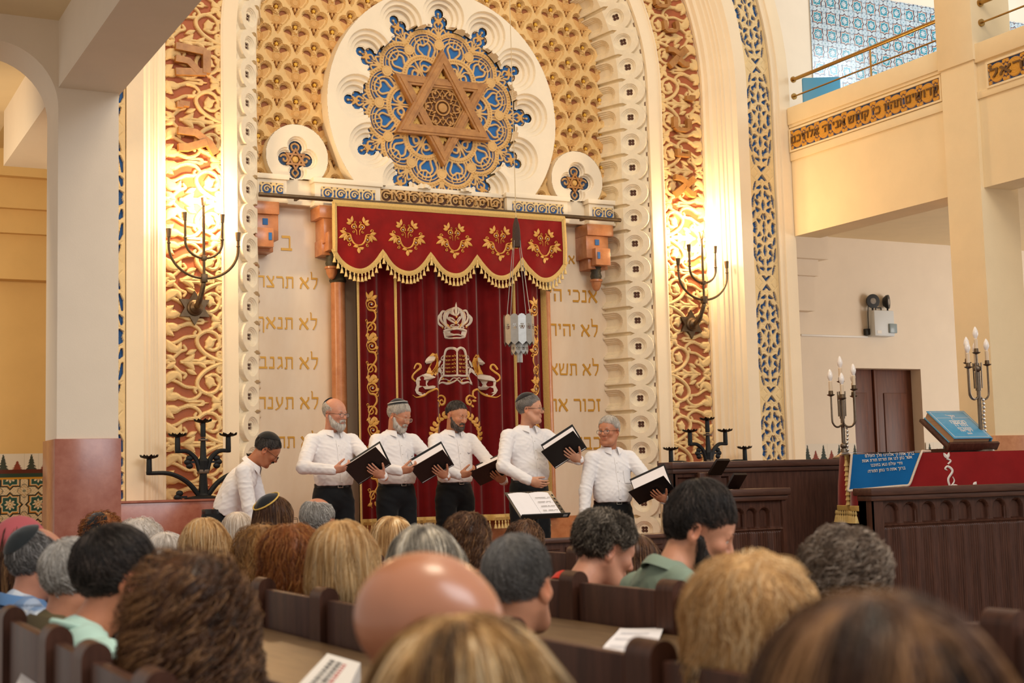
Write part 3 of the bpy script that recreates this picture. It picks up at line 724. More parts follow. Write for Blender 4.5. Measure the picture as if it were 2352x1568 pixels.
# --- the great rosette
def rosette():
    step = 0.0043; X, Z = np.meshgrid(np.arange(-1.32, 1.3201, step), np.arange(-0.86, 1.32, step), indexing='ij')
    r = np.hypot(X, Z); ph = np.arctan2(Z, X)
    p12 = np.abs((ph % (PI/6)+PI/12) % (PI/6)-PI/12)            # 0 on the boss axis, pi/12 on the lobe axis
    p12 = np.abs(((ph+PI/12) % (PI/6))-PI/12)
    p6 = np.abs(((ph+PI/6) % (PI/3))-PI/6)
    U, V = r*np.cos(p12), r*np.sin(p12); U6, V6 = r*np.cos(p6), r*np.sin(p6)
    la = PI/12; Lc = (0.600*math.cos(la), 0.600*math.sin(la)); q = np.hypot(U-Lc[0], V-Lc[1])
    lu, lv = (U-Lc[0])*math.cos(la)+(V-Lc[1])*math.sin(la), np.abs(-(U-Lc[0])*math.sin(la)+(V-Lc[1])*math.cos(la))
    cr = np.full(X.shape, 9.0)
    def S(u, v, P, w0, w1=None, mid=None, where=None):
        nonlocal cr
        P = np.asarray(P, float); lo, hi = P.min(0)-0.06, P.max(0)+0.06
        k = (u > lo[0]) & (u < hi[0]) & (v > lo[1]) & (v < hi[1])
        if where is not None: k &= where
        cr[k] = np.minimum(cr[k], stroke(u[k], v[k], P, w0, w1, mid))
    outer = r > 0.60
    rim = np.where((q < 0.30) & (U > 0.585-0.1*V), np.abs(q-0.212)-0.026, 9)
    cr = np.minimum(cr, rim); cr = np.minimum(cr, np.where(U > 0.52, np.abs(q-0.168)-0.0075, 9))
    boss = np.hypot(U-0.672, V)-0.056; cr = np.minimum(cr, boss)
    # lace inside each lobe
    S(lu, lv, [(-0.17, 0.0), (-0.08, 0.012), (-0.02, 0.035), (0.04, 0.07), (0.085, 0.05), (0.07, 0.0)], 0.012)
    S(lu, lv, [(-0.10, 0.012), (-0.06, 0.07), (0.0, 0.115), (0.07, 0.105), (0.12, 0.06), (0.14, 0.0)], 0.011)
    S(lu, lv, [(0.06, 0.105), (0.03, 0.14), (-0.04, 0.13), (-0.08, 0.10), (-0.05, 0.085)], 0.011)
    S(lu, lv, [(-0.16, 0.02), (-0.13, 0.09), (-0.09, 0.13)], 0.014, 0.008); S(lu, lv, [(0.09, 0.05), (0.12, 0.075), (0.165, 0.07)], 0.008); S(lu, lv, [(0.085, 0.02), (0.16, 0.02)], 0.007)
    S(U, V, [(0.45, 0.0), (0.50, 0.045), (0.56, 0.06), (0.61, 0.045)], 0.013, 0.009); S(U, V, [(0.36, 0.08), (0.42, 0.105), (0.47, 0.085), (0.50, 0.045)], 0.016, 0.01)
    S(U, V, [(0.40, 0.02), (0.45, 0.02), (0.46, 0.06), (0.42, 0.07)], 0.013)
    # half-moons at the star's notches
    mq = np.hypot(U6-0.36, V6); cr = np.minimum(cr, np.where(U6 > 0.18, np.abs(mq-0.208)-0.030, 9))
    cr = np.where((mq < 0.178) & (U6 > 0.1), 9, cr)
    for P, w in (([(0.20, 0.0), (0.30, 0.012), (0.40, 0.01), (0.54, 0.0)], 0.010), ([(0.30, 0.01), (0.36, 0.08), (0.43, 0.10), (0.47, 0.06), (0.43, 0.03), (0.40, 0.065), (0.43, 0.13)], 0.012), ([(0.30, 0.02), (0.30, 0.10), (0.34, 0.15)], 0.014), ([(0.40, 0.01), (0.50, 0.04), (0.52, 0.08)], 0.010)):
        S(U6, V6, P, w, where=(mq < 0.19))
    # flames between the lobes, and the keyholes
    S(U, V, [(0.735, 0.0), (0.80, 0.02), (0.84, 0.055), (0.80, 0.085)], 0.015, 0.010); S(U, V, [(0.78, 0.0), (0.86, 0.0)], 0.014, 0.006); S(U, V, [(0.84, 0.02), (0.88, 0.045), (0.905, 0.035)], 0.011); S(U, V, [(0.77, 0.075), (0.825, 0.115)], 0.012)
    key = np.minimum(np.minimum(circ(U, V, (1.0, 0), 0.046), circ(U, V, (0.915, 0.040), 0.050)), circ(U, V, (0.85, 0.0), 0.075))
    st6 = np.hypot(U-0.925, V); ts = np.arctan2(V, U-0.925); starr = st6-0.040*(1+0.25*np.cos(6*ts))
    star = np.where(starr < 0, np.minimum(0.0, starr), 9); cr = np.minimum(cr, starr); cr = np.minimum(cr, circ(U, V, (1.0, 0), 0.014))
    S(U, V, [(0.955, 0.03), (0.965, 0.06), (0.94, 0.075)], 0.008); S(U, V, [(0.93, 0.0), (1.0, 0.0)], 0.006)
    body = np.minimum(np.where(U > 0.4, q-0.236, 9), r-0.66); body = np.minimum(body, np.where(V < 0.16, U-0.845, 9)); inside = np.minimum(body, key)
    m_in = inside < 0
    lace = m_in
    k = np.clip(-cr/0.006+0.5, 0, 1)
    h = np.where(lace, 0.022*k, 0.0)
    # beads
    bq = np.arctan2(lv, lu); arc = bq*0.212/0.030; bead = np.clip(1-np.hypot((arc-np.round(arc))*0.030, q-0.212)/0.012, 0, 1)
    h = np.where((rim < 0) & lace, h+0.014*np.sqrt(bead), h)
    am = np.arctan2(V6, U6-0.36)*0.208/0.026; bm_ = np.clip(1-np.hypot((am-np.round(am))*0.026, mq-0.212)/0.010, 0, 1); h = np.where((np.abs(mq-0.208) < 0.03) & (U6 > 0.18), h+0.012*np.sqrt(bm_), h)
    h = np.where(boss < 0, 0.030-0.004*np.exp(-((boss+0.018)/0.003)**2), h)
    blue, gold = srgb('#1a6cb4'), srgb('#ddb474')
    col = mixc(blue, gold, k*lace+0.0)
    col = np.where(((star < 0) & lace)[..., None], np.array(srgb('#d9a75c')), col)
    # white disc with stepped cups round the keyholes
    zc = 5.12-5.185; R = np.hypot(X, Z-zc)
    hw = np.full(X.shape, 0.165)
    cq = np.hypot(U-0.945, V)
    for kk, rr in enumerate((0.225, 0.180, 0.138)): hw = hw-0.038*np.clip((rr-cq)/0.008+0.5, 0, 1)
    hw = np.where(inside < 0.012, np.minimum(hw, 0.045), hw)
    disc = (R < 1.27) & (Z > -0.86)
    return X, Z, h, col, hw, lace, disc
X, Z, h, col, hw, lace, disc = rosette()
ROS = (C, 12.945, 5.185)
t = thing('rosette', 'great round carved rosette of blue and gold lace in a white disc', 'rosette', ROS)
def masked(P, mask, col=None, flip=False):
    V, F = gridmesh(P); Q = F[0]; ok = mask.ravel()[Q].all(1); Q = Q[ok]
    used, inv = np.unique(Q, return_inverse=True); Q = inv.reshape(Q.shape)
    return V[used], [Q[:, ::-1] if flip else Q], (col.reshape(-1, 3)[used] if col is not None else None)
grow = lace.copy(); grow[1:] |= lace[:-1]; grow[:-1] |= lace[1:]; grow[:, 1:] |= lace[:, :-1]; grow[:, :-1] |= lace[:, 1:]
V, F, cc = masked(np.stack([X, -h-0.012, Z], -1), grow & disc, col, False)
MB().add((V, F), c=cc).build('gilded_lace', M_attr, t)
hw2 = hw
V, F, _ = masked(np.stack([X, -hw2, Z], -1), disc & ~lace)
MB().add((V, F)).build('white_disc', M_stone, t, smooth=50)
rimg = MB(); aa = np.linspace(math.asin(-0.795/1.27), PI-math.asin(-0.795/1.27), 90)
rim = np.stack([np.stack([1.268*np.cos(aa), np.full(90, y), 5.12-5.185+1.268*np.sin(aa)], -1) for y in (-0.165, 0.07)])
rimg.add(gridmesh(rim[:, ::-1])); rimg.build('disc_edge', M_stone, t)
# wooden six-pointed star
def tri(R, a0): return [(R*math.cos(a0+k*2*PI/3), R*math.sin(a0+k*2*PI/3)) for k in range(3)]
def tri_frame(R0, R1, a0, h0, h1):
    A, B = tri(R0, a0), tri(R1, a0); V = []; F = []
    for P in (A, B):
        for hh in (h0, h1): V += [(x, hh, z) for x, z in P]
    for i in range(3):
        j = (i+1) % 3
        F += [[3+i, 3+j, 9+j, 9+i], [i, j, 3+j, 3+i][::-1], [6+i, 6+j, 9+j, 9+i]]
    return np.array(V), F
for a0, dep, nm in ((PI/2, -0.125, 'upright_triangle'), (-PI/2, -0.106, 'inverted_triangle')):
    g = MB(); g.add(tri_frame(0.600, 0.405, a0, 0.0, dep)); g.add(tri_frame(0.548, 0.455, a0, dep, dep-0.010)); g.build(nm, M_carvedwood, t)
# carved hexagon heart
step = 0.004; XX, ZZ = np.meshgrid(np.arange(-0.27, 0.2701, step), np.arange(-0.27, 0.2701, step), indexing='ij')
rr = np.hypot(XX, ZZ); th = np.arctan2(ZZ, XX); hexd = np.max([XX*math.cos(a)+ZZ*math.sin(a) for a in np.arange(6)*PI/3+PI/2], 0)
t6 = np.abs(((th+PI/6+PI/6) % (PI/3))-PI/6); u6, v6 = rr*np.cos(t6), rr*np.sin(t6)
d = np.minimum(np.abs(hexd-0.195)-0.008, np.abs(rr-0.075)-0.010); d = np.minimum(d, rr-0.05)
d = np.minimum(d, np.minimum(stroke(u6, v6, [(0.18, 0.0), (0.10, 0.055)], 0.006), stroke(u6, v6, [(0.12, 0.02), (0.16, 0.05), (0.175, 0.085), (0.14, 0.075)], 0.009)))
d = np.minimum(d, stroke(u6, v6, [(0.10, 0.0), (0.14, 0.0)], 0.012, 0.004)); d = np.minimum(d, stroke(u6, v6, [(0.20, 0.03), (0.17, 0.10)], 0.006))
kk = np.clip(-d/0.004+0.5, 0, 1)
V, F, cc = masked(np.stack([XX, -0.075-0.022*kk-0.012*np.clip(1-rr/0.05, 0, 1), ZZ], -1), hexd < 0.222, mixc(srgb('#6e4526'), srgb('#b98a4f'), kk))
MB().add((V, F), c=cc).build('carved_heart', M_attr, t)
for k in range(6):
    a = PI/2+k*PI/3; g = MB(); cpt = (0.375*math.cos(a), 0.375*math.sin(a)); g.add((np.array([(0.36*math.cos(a)+0.13*math.cos(b), -0.055, 0.36*math.sin(a)+0.13*math.sin(b)) for b in (a, a+2*PI/3, a-2*PI/3)]), [[0, 1, 2]]), c=srgb('#6e4526'))
    for da, ln in ((0, 0.09), (0.75, 0.075), (-0.75, 0.075)):
        b = a+da; P = [(0.29*math.cos(a)+q_*ln*math.cos(b), -0.06, 0.29*math.sin(a)+q_*ln*math.sin(b)) for q_ in np.linspace(0.15, 1, 7)]
        g.add(ribbon(P, 0.036*np.sin(np.linspace(0.25, PI, 7))+0.003, 0.012, (0, -1, 0)), c=srgb('#e5bb62'))
    g.build('gilt_leaf_spray', M_attr, t)

# --- the two small roundels
def roundel(dx, label):
    t = thing('quatrefoil_roundel', label, 'roundel', (C+dx, 13.0, 4.555))
    step = 0.005; X, Z = np.meshgrid(np.arange(-0.33, 0.3301, step), np.arange(-0.22, 0.3301, step), indexing='ij')
    R = np.hypot(X, Z)*1.0; A = np.abs(X); z0 = -0.02
    qd = np.minimum(np.minimum(circ(A, Z, (0.105, z0), 0.062), circ(X, Z, (0, z0+0.115), 0.062)), np.minimum(circ(X, Z, (0, z0), 0.085), circ(X, Z, (0, z0-0.13), 0.055)))
    h = 0.15-0.03*np.clip(-(qd-0.035)/0.006+0.5, 0, 1)-0.03*np.clip(-(qd-0.018)/0.006+0.5, 0, 1)
    disc = (R < 0.315); hole = qd < 0
    V, F, _ = masked(np.stack([X, -h, Z], -1), disc & ~hole); MB().add((V, F)).build('white_disc', M_stone, t, smooth=50)
    aa = np.linspace(-0.72, PI+0.72, 50); MB().add(gridmesh(np.stack([np.stack([0.314*np.cos(aa), np.full(50, y), 0.314*np.sin(aa)], -1) for y in (0.0, -0.15)]))).build('disc_edge', M_stone, t)
    cr = np.full(X.shape, 9.0)
    for c in ((0.105, z0), ): cr = np.minimum(cr, stroke(A, Z, spiral(c, 0.046, 0.012, 0.5, 0.9), 0.011))
    cr = np.minimum(cr, stroke(A, Z, [(0.0, z0+0.16), (0.035, z0+0.14), (0.03, z0+0.10), (0.0, z0+0.08)], 0.010)); cr = np.minimum(cr, stroke(A, Z, [(0.0, z0-0.09), (0.03, z0-0.13), (0.0, z0-0.17)], 0.010)); cr = np.minimum(cr, stroke(A, Z, [(0.05, z0+0.05), (0.09, z0+0.07)], 0.012))
    k = np.clip(-cr/0.005+0.5, 0, 1); gr = qd < 0.012
    V, F, cc = masked(np.stack([X, -0.075-0.015*k, Z], -1), gr, mixc(srgb('#27496f'), srgb('#c99c62'), k)); MB().add((V, F), c=cc).build('carved_ground', M_attr, t)
    g = MB(); T = TR((0, -0.085, z0))
    for a0, dp in ((PI/2, -0.022), (-PI/2, -0.018)): g.add(tri_frame(0.115, 0.078, a0, 0, dp), T)
    g.build('star', M_carvedwood, t); MB().add(sphere((0, -0.085, z0), (0.036, 0.022, 0.036), 14, 8)).build('boss', mat('gilt_boss', '#d6a95c', 0.45), t)
roundel(-1.555, 'white quatrefoil roundel at the lower left of the great rosette'); roundel(1.555, 'white quatrefoil roundel at the lower right of the great rosette')

# --- marble ledges below the gilded panels
for x0, x1, nm in ((2.05, 3.735, 'trim_2'), (8.25, 9.86, 'trim_3')):
    g = MB(); g.add(bx(x0, x1, 11.90, 12.6, 0.0, 1.295, 0.004)); g.add(bx(x0-0.005, x1+0.005, 11.885, 12.6, 1.295, 1.312)); struct(g.build(nm, M_pink))

# --- left aisle: pillar, gallery beam, end wall
g = MB(); g.add(bx(1.655, 2.052, 9.62, 10.05, 0, 7.5)); struct(g.build('wall_pillar_left', M_white))
g = MB(); g.add(bx(1.64, 2.068, 9.605, 10.06, 0, 1.745, 0.003)); struct(g.build('trim_4', M_pink))
struct(MB().add(bx(1.655, 2.065, 3.0, 12.15, 4.09, 6.9)).build('wall_gallery_left', M_white))
g = MB()
arc = [(1.655-0.42+0.42*math.cos(a), 3.95+0.42*math.sin(a)) for a in np.linspace(0, PI/2, 14)]+[(0.2, 4.37), (0.2, 4.9), (1.655, 4.9)]
Vp, Fp = prism(arc, 0, 0.43); g.add((np.c_[Vp[:, 0], 9.62+Vp[:, 2], Vp[:, 1]], Fp)); struct(g.build('wall_transverse_left', M_white, smooth=40))
struct(MB().add(bx(-0.5, 1.72, 3.0, 14, 4.55, 4.75)).build('ceiling_left', M_cream))
g = MB(); g.add(bx(-0.6, 2.6, 13.9, 14.1, 0, 5)); struct(g.build('wall_left_end', M_ochre))
for z0, z1, y0, nm in ((3.38, 3.80, 13.74, 'trim_5'), (3.80, 4.02, 13.66, 'trim_6'), (4.02, 4.30, 13.58, 'trim_7'), (4.30, 4.55, 13.48, 'trim_8')):
    struct(MB().add(bx(0.0, 2.6, y0, 13.95, z0, z1)).build(nm, M_ochre))

# --- azulejo tiles: colours computed per point
def tile_color(U, V, p, blue=False):
    u = (U/p) % 1-0.5; v = (V/p) % 1-0.5; r = np.hypot(u, v); th = np.arctan2(v, u)
    u2 = ((U/p)+0.5) % 1-0.5; v2 = ((V/p)+0.5) % 1-0.5; r2 = np.hypot(u2, v2); th2 = np.arctan2(v2, u2)
    A, B = np.abs(u), np.abs(v)
    sq = np.maximum(A, B); dm = (A+B)/1.3
    star = np.minimum(sq, dm)-0.30                               # eight-pointed outline
    if blue: W, Dk, K2, K3, K4 = map(srgb, ('#d3dce0', '#1f3550', '#2f93ab', '#c2876a', '#8fb2cf'))
    else: W, Dk, K2, K3, K4 = map(srgb, ('#e8d9b8', '#2b332f', '#2f5a50', '#c98a3a', '#b98f58'))
    col = np.tile(np.array(W), U.shape+(1,))
    fine = 0.5+0.5*np.sin(U*2*PI/p*9)*np.sin(V*2*PI/p*9)
    col = mixc(col, K4, 0.55*fine*(star > 0.06))
    col = mixc(col, Dk, np.abs(star-0.040) < 0.026); col = mixc(col, K3, np.abs(star+0.006) < 0.014)
    rays = r-0.17-0.05*np.cos(8*th); col = mixc(col, K2, (rays > 0)*(star < -0.05)); col = mixc(col, Dk, np.abs(rays) < 0.012)
    col = mixc(col, K4, (r < 0.11+0.02*np.cos(8*th))*0.7); col = mixc(col, W, r < 0.07); col = mixc(col, K3, r < 0.03)
    f2 = r2-0.16-0.04*np.cos(8*th2); col = mixc(col, K4, (np.abs(f2) < 0.02)*0.8); col = mixc(col, K2, (r2 < 0.05)*0.8); col = mixc(col, Dk, (np.abs(star-0.040) < 0.026)); col = mixc(col, Dk, 0.8*(np.abs(r2-0.215-0.03*np.cos(4*th2)) < 0.014)*(star > 0.07))
    jt = np.minimum(np.minimum(np.abs(((U/p) % 1)-0.0), np.abs(((U/p) % 1)-1)), np.minimum(np.abs((V/p) % 1), np.abs((V/p) % 1-1)))
    return mixc(col, srgb('#b8ad9c'), 0.5*(jt < 0.010))
def crest_color(U, V, w, h):
    """row of stepped trees: tall dark one, short red one"""
    p = w; u = (U/p) % 2; col = np.tile(np.array(srgb('#e6ddcd')), U.shape+(1,))
    for c, hh, cc in ((0.5, 0.92, '#3c443c'), (1.5, 0.55, '#8a4232')):
        x = np.abs(u-c)*p; y = V/h
        k = np.floor(y/hh*5); fr = y/hh*5-k
        wid = p*(0.42*(1-k/5.2))*(1-0.55*fr)
        col = mixc(col, srgb(cc), (x < wid)*(y < hh))
    jt = np.abs(((U/p) % 1)-0.0) < 0.02
    return mixc(col, srgb('#c9bfae'), jt*0.6)
M_crest = mat('matte_tile', '#ffffff', 0.6, attr='tone', spec=0.2)
def tile_plane(name, o, du, dv, W, H, step, fn, tile_mat=None):
    n, m = int(W/step)+1, int(H/step)+1
    U, V = np.meshgrid(np.linspace(0, W, n), np.linspace(0, H, m), indexing='ij')
    P = np.array(o)+U[..., None]*np.array(du)+V[..., None]*np.array(dv)
    VF = gridmesh(P); return MB().add(VF, c=fn(U, V).reshape(-1, 3)).build(name, tile_mat or M_tile)
def dado(U, V):
    H = 1.775; col = tile_color(U, V+0.08, 0.25)
    col = np.where((V > 1.53)[..., None], np.array(srgb('#c9912c')), col); col = np.where((V > 1.548)[..., None], np.array(srgb('#2c4338')), col); col = np.where((V > 1.58)[..., None], np.array(srgb('#5e2a1f')), col)
    cr = crest_color(U, np.maximum(V-1.615, 0), 0.125, 0.15); return np.where((V > 1.615)[..., None], cr, col)
struct(tile_plane('trim_9', (1.35, 13.885, 0), (1, 0, 0), (0, 0, 1), 1.2, 1.765, 0.006, dado))
struct(tile_plane('trim_10', (11.0, 13.885, 1.55), (1, 0, 0), (0, 0, 1), 1.09, 0.20, 0.006, lambda U, V: crest_color(U, np.maximum(V-0.02, 0), 0.125, 0.18), M_crest))
struct(tile_plane('trim_17', (13.25, 13.885, 1.55), (1, 0, 0), (0, 0, 1), 1.5, 0.20, 0.006, lambda U, V: crest_color(U, np.maximum(V-0.02, 0), 0.125, 0.18), M_crest))

# --- right aisle: gallery parapet, pillar, end wall, door
g = MB(); g.add(bx(9.87, 10.22, 9.83, 12.16, 3.97, 5.39)); g.add(bx(9.835, 10.2, 9.83, 12.155, 5.20, 5.39, 0.006)); g.add(bx(9.852, 10.2, 9.83, 12.155, 5.17, 5.20)); g.add(bx(9.852, 10.2, 9.83, 12.155, 4.80, 4.89, 0.004))
g.add(bx(9.87, 10.22, 5.0, 9.42, 3.97, 5.32)); g.add(bx(9.835, 10.2, 5.0, 9.42, 5.14, 5.32, 0.006)); g.add(bx(9.852, 10.2, 5.0, 9.42, 4.80, 4.87, 0.004))
struct(g.build('wall_gallery_right', M_cream))
struct(MB().add(bx(9.83, 10.30, 9.42, 9.84, 0, 8)).add(bx(9.81, 10.31, 9.40, 9.86, 5.17, 8, 0.008)).build('wall_pillar_right', M_cream))
struct(MB().add(bx(9.815, 10.315, 9.405, 9.855, 0, 1.69, 0.003)).build('trim_11', M_orange))
struct(MB().add(bx(10.2, 17, 4.0, 14, 4.36, 4.5)).build('ceiling_right', M_cream))
g = MB(); g.add(bx(9.6, 12.1, 13.9, 14.2, 0, 4.4)); g.add(bx(13.24, 17, 13.9, 14.2, 0, 4.4)); g.add(bx(12.1, 13.24, 13.9, 14.2, 2.70, 4.4)); g.add(bx(9.4, 17, 13.9, 14.2, 4.4, 9)); struct(g.build('wall_right_end', M_white))
for x1, y0, z0, z1, nm in ((11.42, 13.74, 3.385, 3.81, 'trim_12'), (11.43, 13.66, 3.81, 4.01, 'trim_13'), (11.53, 13.58, 4.01, 4.36, 'trim_14')):
    struct(MB().add(bx(9.9, x1, y0, 13.92, z0, z1)).build(nm, M_white))
t = struct(empty('door_1', (12.67, 14.1, 0.05)))
MB().add(bx(-0.57, 0.57, 0.0, 0.06, 0, 2.65)).build('door_leaf', M_doorwood, t)
g = MB()
for x0, x1 in ((-0.57, -0.10), (-0.02, 0.57)):
    g.add(bx(x0, x1, -0.02, 0.0, 0, 2.65, 0.004)); g.add(bx(x0+0.10, x1-0.10, -0.035, -0.02, 0.25, 2.35, 0.008))
g.build('door_panel', M_doorwood, t)
MB().add(bx(-0.085, -0.035, -0.045, 0.0, 0, 2.65, 0.01)).build('astragal', M_doorwood, t)
# cable conduit and emergency light on the end wall
tag(MB().add(bx(11.29, 12.36, 13.872, 13.9, 3.085, 3.11, 0.004)).build('cable_conduit', mat('white_plastic', '#eeeae4', 0.4)), 'thin white cable conduit on the white wall left of the emergency light', 'conduit')
t = thing('emergency_light', 'grey twin-spot emergency light box on the white wall above the door', 'emergency light', (12.53, 13.9, 3.10))
M_grey = mat('grey_plastic', '#d6dbdd', 0.45); M_black = mat('black_plastic', '#1b1c1e', 0.5)
MB().add(bx(-0.16, 0.17, -0.15, 0, 0, 0.33, 0.012)).build('housing', M_grey, t)
MB().add(bx(0.07, 0.19, -0.175, -0.14, 0.04, 0.16, 0.008)).build('switch_cover', mat('clear_grey', '#8fa0a6', 0.3), t)
MB().add(bx(-0.12, -0.05, -0.152, -0.149, 0.03, 0.07)).build('sticker', mat('paper_white', '#f2efe8', 0.7), t)
MB().add(tube([(-0.06, -0.07, 0.33), (-0.06, -0.07, 0.37), (0.03, -0.07, 0.37), (0.03, -0.07, 0.33)], 0.008, 8)).build('carry_handle', M_black, t)
for dx, yaw in ((-0.12, -0.25), (0.13, 0.65)):
    h_ = empty('lamp_head', (dx, -0.09, 0.45)); h_.parent = t; h_.rotation_euler = (PI/2, 0, yaw)
    MB().add(lathe([(0.05, -0.06), (0.085, -0.02), (0.090, 0.0), (0.09, 0.015), (0.078, 0.016)], 24)).build('shell', M_black, h_)
    MB().add(lathe([(0.078, 0.008), (0.077, 0.012), (0.02, 0.018)], 24)).build('lens', mat('lens_grey', '#a9a29a', 0.15, noise=0.5, nscale=60), h_)
    MB().add(tube([(dx, -0.08, 0.33), (dx, -0.08, 0.38)], 0.012, 8)).build('bracket', M_black, t)
MB().add(tube(spline([(-0.18, -0.08, 0.42), (-0.20, -0.08, 0.30), (-0.185, -0.06, 0.05)]), 0.006, 6)).add(bx(-0.22, -0.155, -0.06, 0.0, 0.02, 0.10, 0.006)).build('power_lead', M_black, t)

# --- gallery behind the parapet: tiled wall, rails, chair
struct(tile_plane('trim_15', (11.68, 13.885, 4.4), (1, 0, 0), (0, 0, 1), 2.25, 3.2, 0.008, lambda U, V: tile_color(U, V, 0.225, True)))
struct(tile_plane('trim_16', (14.75, 13.885, 4.4), (1, 0, 0), (0, 0, 1), 1.8, 3.2, 0.008, lambda U, V: tile_color(U, V, 0.225, True)))
struct(MB().add(bx(10.2, 16.9, 9.0, 13.9, 4.5, 4.55)).build('floor_gallery', M_cream))
def railing(y0, y1, label, posts):
    t = thing('brass_railing', label, 'railing', (9.93, (y0+y1)/2, 5.39)); ym = (y0+y1)/2
    MB().add(tube([(0, y0-ym, 0.33), (0, y1-ym, 0.33)], 0.020, 12)).build('top_rail', M_brass, t)
    MB().add(tube([(0, y0-ym, 0.14), (0, y1-ym, 0.14)], 0.009, 10)).build('lower_rail', M_brass, t)
    for y in posts: MB().add(tube([(0, y-ym, 0.0), (0, y-ym, 0.33)], 0.010, 10)).build('post', M_brass, t)
    for y in (y0, y1):
        for z in (0.33, 0.14): MB().add(tube([(0, y-ym-0.008, z), (0, y-ym+0.008, z)], 0.035, 16)).build('wall_flange', M_brass, t)
railing(9.86, 12.14, 'brass handrail on the gallery parapet between the arch and the pillar', [10.9])
railing(5.4, 9.39, 'brass handrail end in the top right corner beyond the pillar', [7.2])
t = thing('gallery_chair', 'chair with a blue padded back behind the gallery rail', 'chair', (11.02, 12.9, 4.55), -0.5)
M_bl = mat('blue_vinyl', '#4f9ec9', 0.4)
MB().add(box((0, 0.20, 1.05), (0.46, 0.05, 1.05), 0.02)).build('backrest', M_bl, t); MB().add(box((0, -0.05, 0.46), (0.46, 0.48, 0.08), 0.03)).build('seat', M_bl, t)
for sx in (-0.2, 0.2):
    for sy in (-0.24, 0.2): MB().add(tube([(sx, sy, 0), (sx, sy, 0.44)], 0.014, 8)).build('leg', M_black, t)

# --- inscriptions along the parapet
def parapet_frieze(y_far, y_near, z0, z1, text, label, X=9.862):
    L = y_far-y_near; t = thing('parapet_inscription', label, 'inscription', (X, (y_far+y_near)/2, (z0+z1)/2)); H = z1-z0
    n, m = int(L/0.006), int(H/0.006); U, V = np.meshgrid(np.linspace(-L/2, L/2, n), np.linspace(-H/2, H/2, m), indexing='ij')
    p = H*1.02; k = np.floor((U+L/2)/p); u = (U+L/2)-(k+0.5)*p
    r = np.hypot(u, V); disc = r-H*0.44; th = np.arctan2(V, u)
    sp = np.abs(((r/H*9+th/(2*PI)*1.0) % 1)-0.5)
    d = np.minimum(disc, leaf(np.abs(u), np.abs(V), (p*0.30, H*0.30), (p*0.5, H*0.48), H*0.10)); d = np.minimum(d, leaf(np.abs(u), np.abs(V), (p*0.42, H*0.12), (p*0.5, H*0.30), H*0.05))
    kk = np.clip(-d/0.005+0.5, 0, 1); h = 0.016*kk-0.004*(sp < 0.12)*kk
    P = np.stack([-h, -U, V], -1)
    MB().add(gridmesh(P), c=mixc(srgb('#274f86'), srgb('#d79a35'), kk).reshape(-1, 3)).build('gilded_scrolls', M_attr, t)
    T = frame((-0.016, 0, 0), (0, -1, 0), (0, 0, 1), (-1, 0, 0))
    MB().add(fit_text(text, L*0.985, 0.010, bold=0.01, height=H*0.66), T).build('raised_lettering', mat('bronze_letters', '#6b4a22', 0.5), t, smooth=0)
    g = MB()
    for a, b in ((-H/2-0.02, -H/2), (H/2, H/2+0.02)): g.add(bx(-0.02, 0.02, -L/2-0.02, L/2+0.02, a, b))
    for a, b in ((-L/2-0.02, -L/2), (L/2, L/2+0.02)): g.add(bx(-0.02, 0.02, a, b, -H/2, H/2))
    g.build('frame_moulding', M_cream, t)
parapet_frieze(12.13, 9.88, 4.915, 5.13, 'קדושים תהיו כי קדוש אני ה׳ אלהיכם', 'gilt Hebrew inscription on blue along the gallery parapet left of the pillar')
parapet_frieze(9.27, 6.6, 4.885, 5.09, 'דבר אל כל עדת בני ישראל', 'gilt Hebrew inscription on the parapet right of the pillar')
# ================================================================= the curtain of the ark
M_velvet = mat('crimson_velvet', '#8c1413', 0.75, noise=0.3, nscale=6, sheen=0.9, spec=0.15)
M_velvet2 = mat('deep_crimson_velvet', '#6b090c', 0.78, noise=0.3, nscale=6, sheen=0.6, spec=0.12)
M_goldthread = mat('gold_embroidery', '#d9a24a', 0.45, noise=0.15, nscale=60)
M_silverthread = mat('silver_embroidery', '#cfc0ae', 0.45, noise=0.15, nscale=60)
M_braid = mat('gold_braid', '#dcb76a', 0.6, noise=0.25, nscale=90, bump=0.5, bscale=220)
M_tassel = mat('gold_tassel', '#e0c27e', 0.6, noise=0.3, nscale=70)
M_gem = mat('rhinestone', '#cfe0ff', 0.05, 0.2)
YC, YV = 12.70, 12.60
def curtain_y(x, z):
    a = 0.75+0.25*np.clip(np.abs(x)/0.6, 0, 1)
    f = np.sin(x*17+0.3*np.sin(z*1.1))+0.7*np.sin(x*29+1.3+0.4*np.sin(z*0.8+1))+0.45*np.sin(x*53+z*0.5)
    return YC-0.036*a*np.sign(f)*np.abs(f)**0.8
def valance_y(x, z):
    f = 0.5*np.sin(x*13+z*6)+0.4*np.sin(x*23-z*9+1)
    return YV-0.017*f*np.clip((4.15-z)/0.4, 0.2, 1)
def fill(poly):
    from mathutils.geometry import tessellate_polygon
    T = tessellate_polygon([[Vector((x, y, 0)) for x, y in poly]])
    return np.asarray(poly, float), [list(t) for t in T]
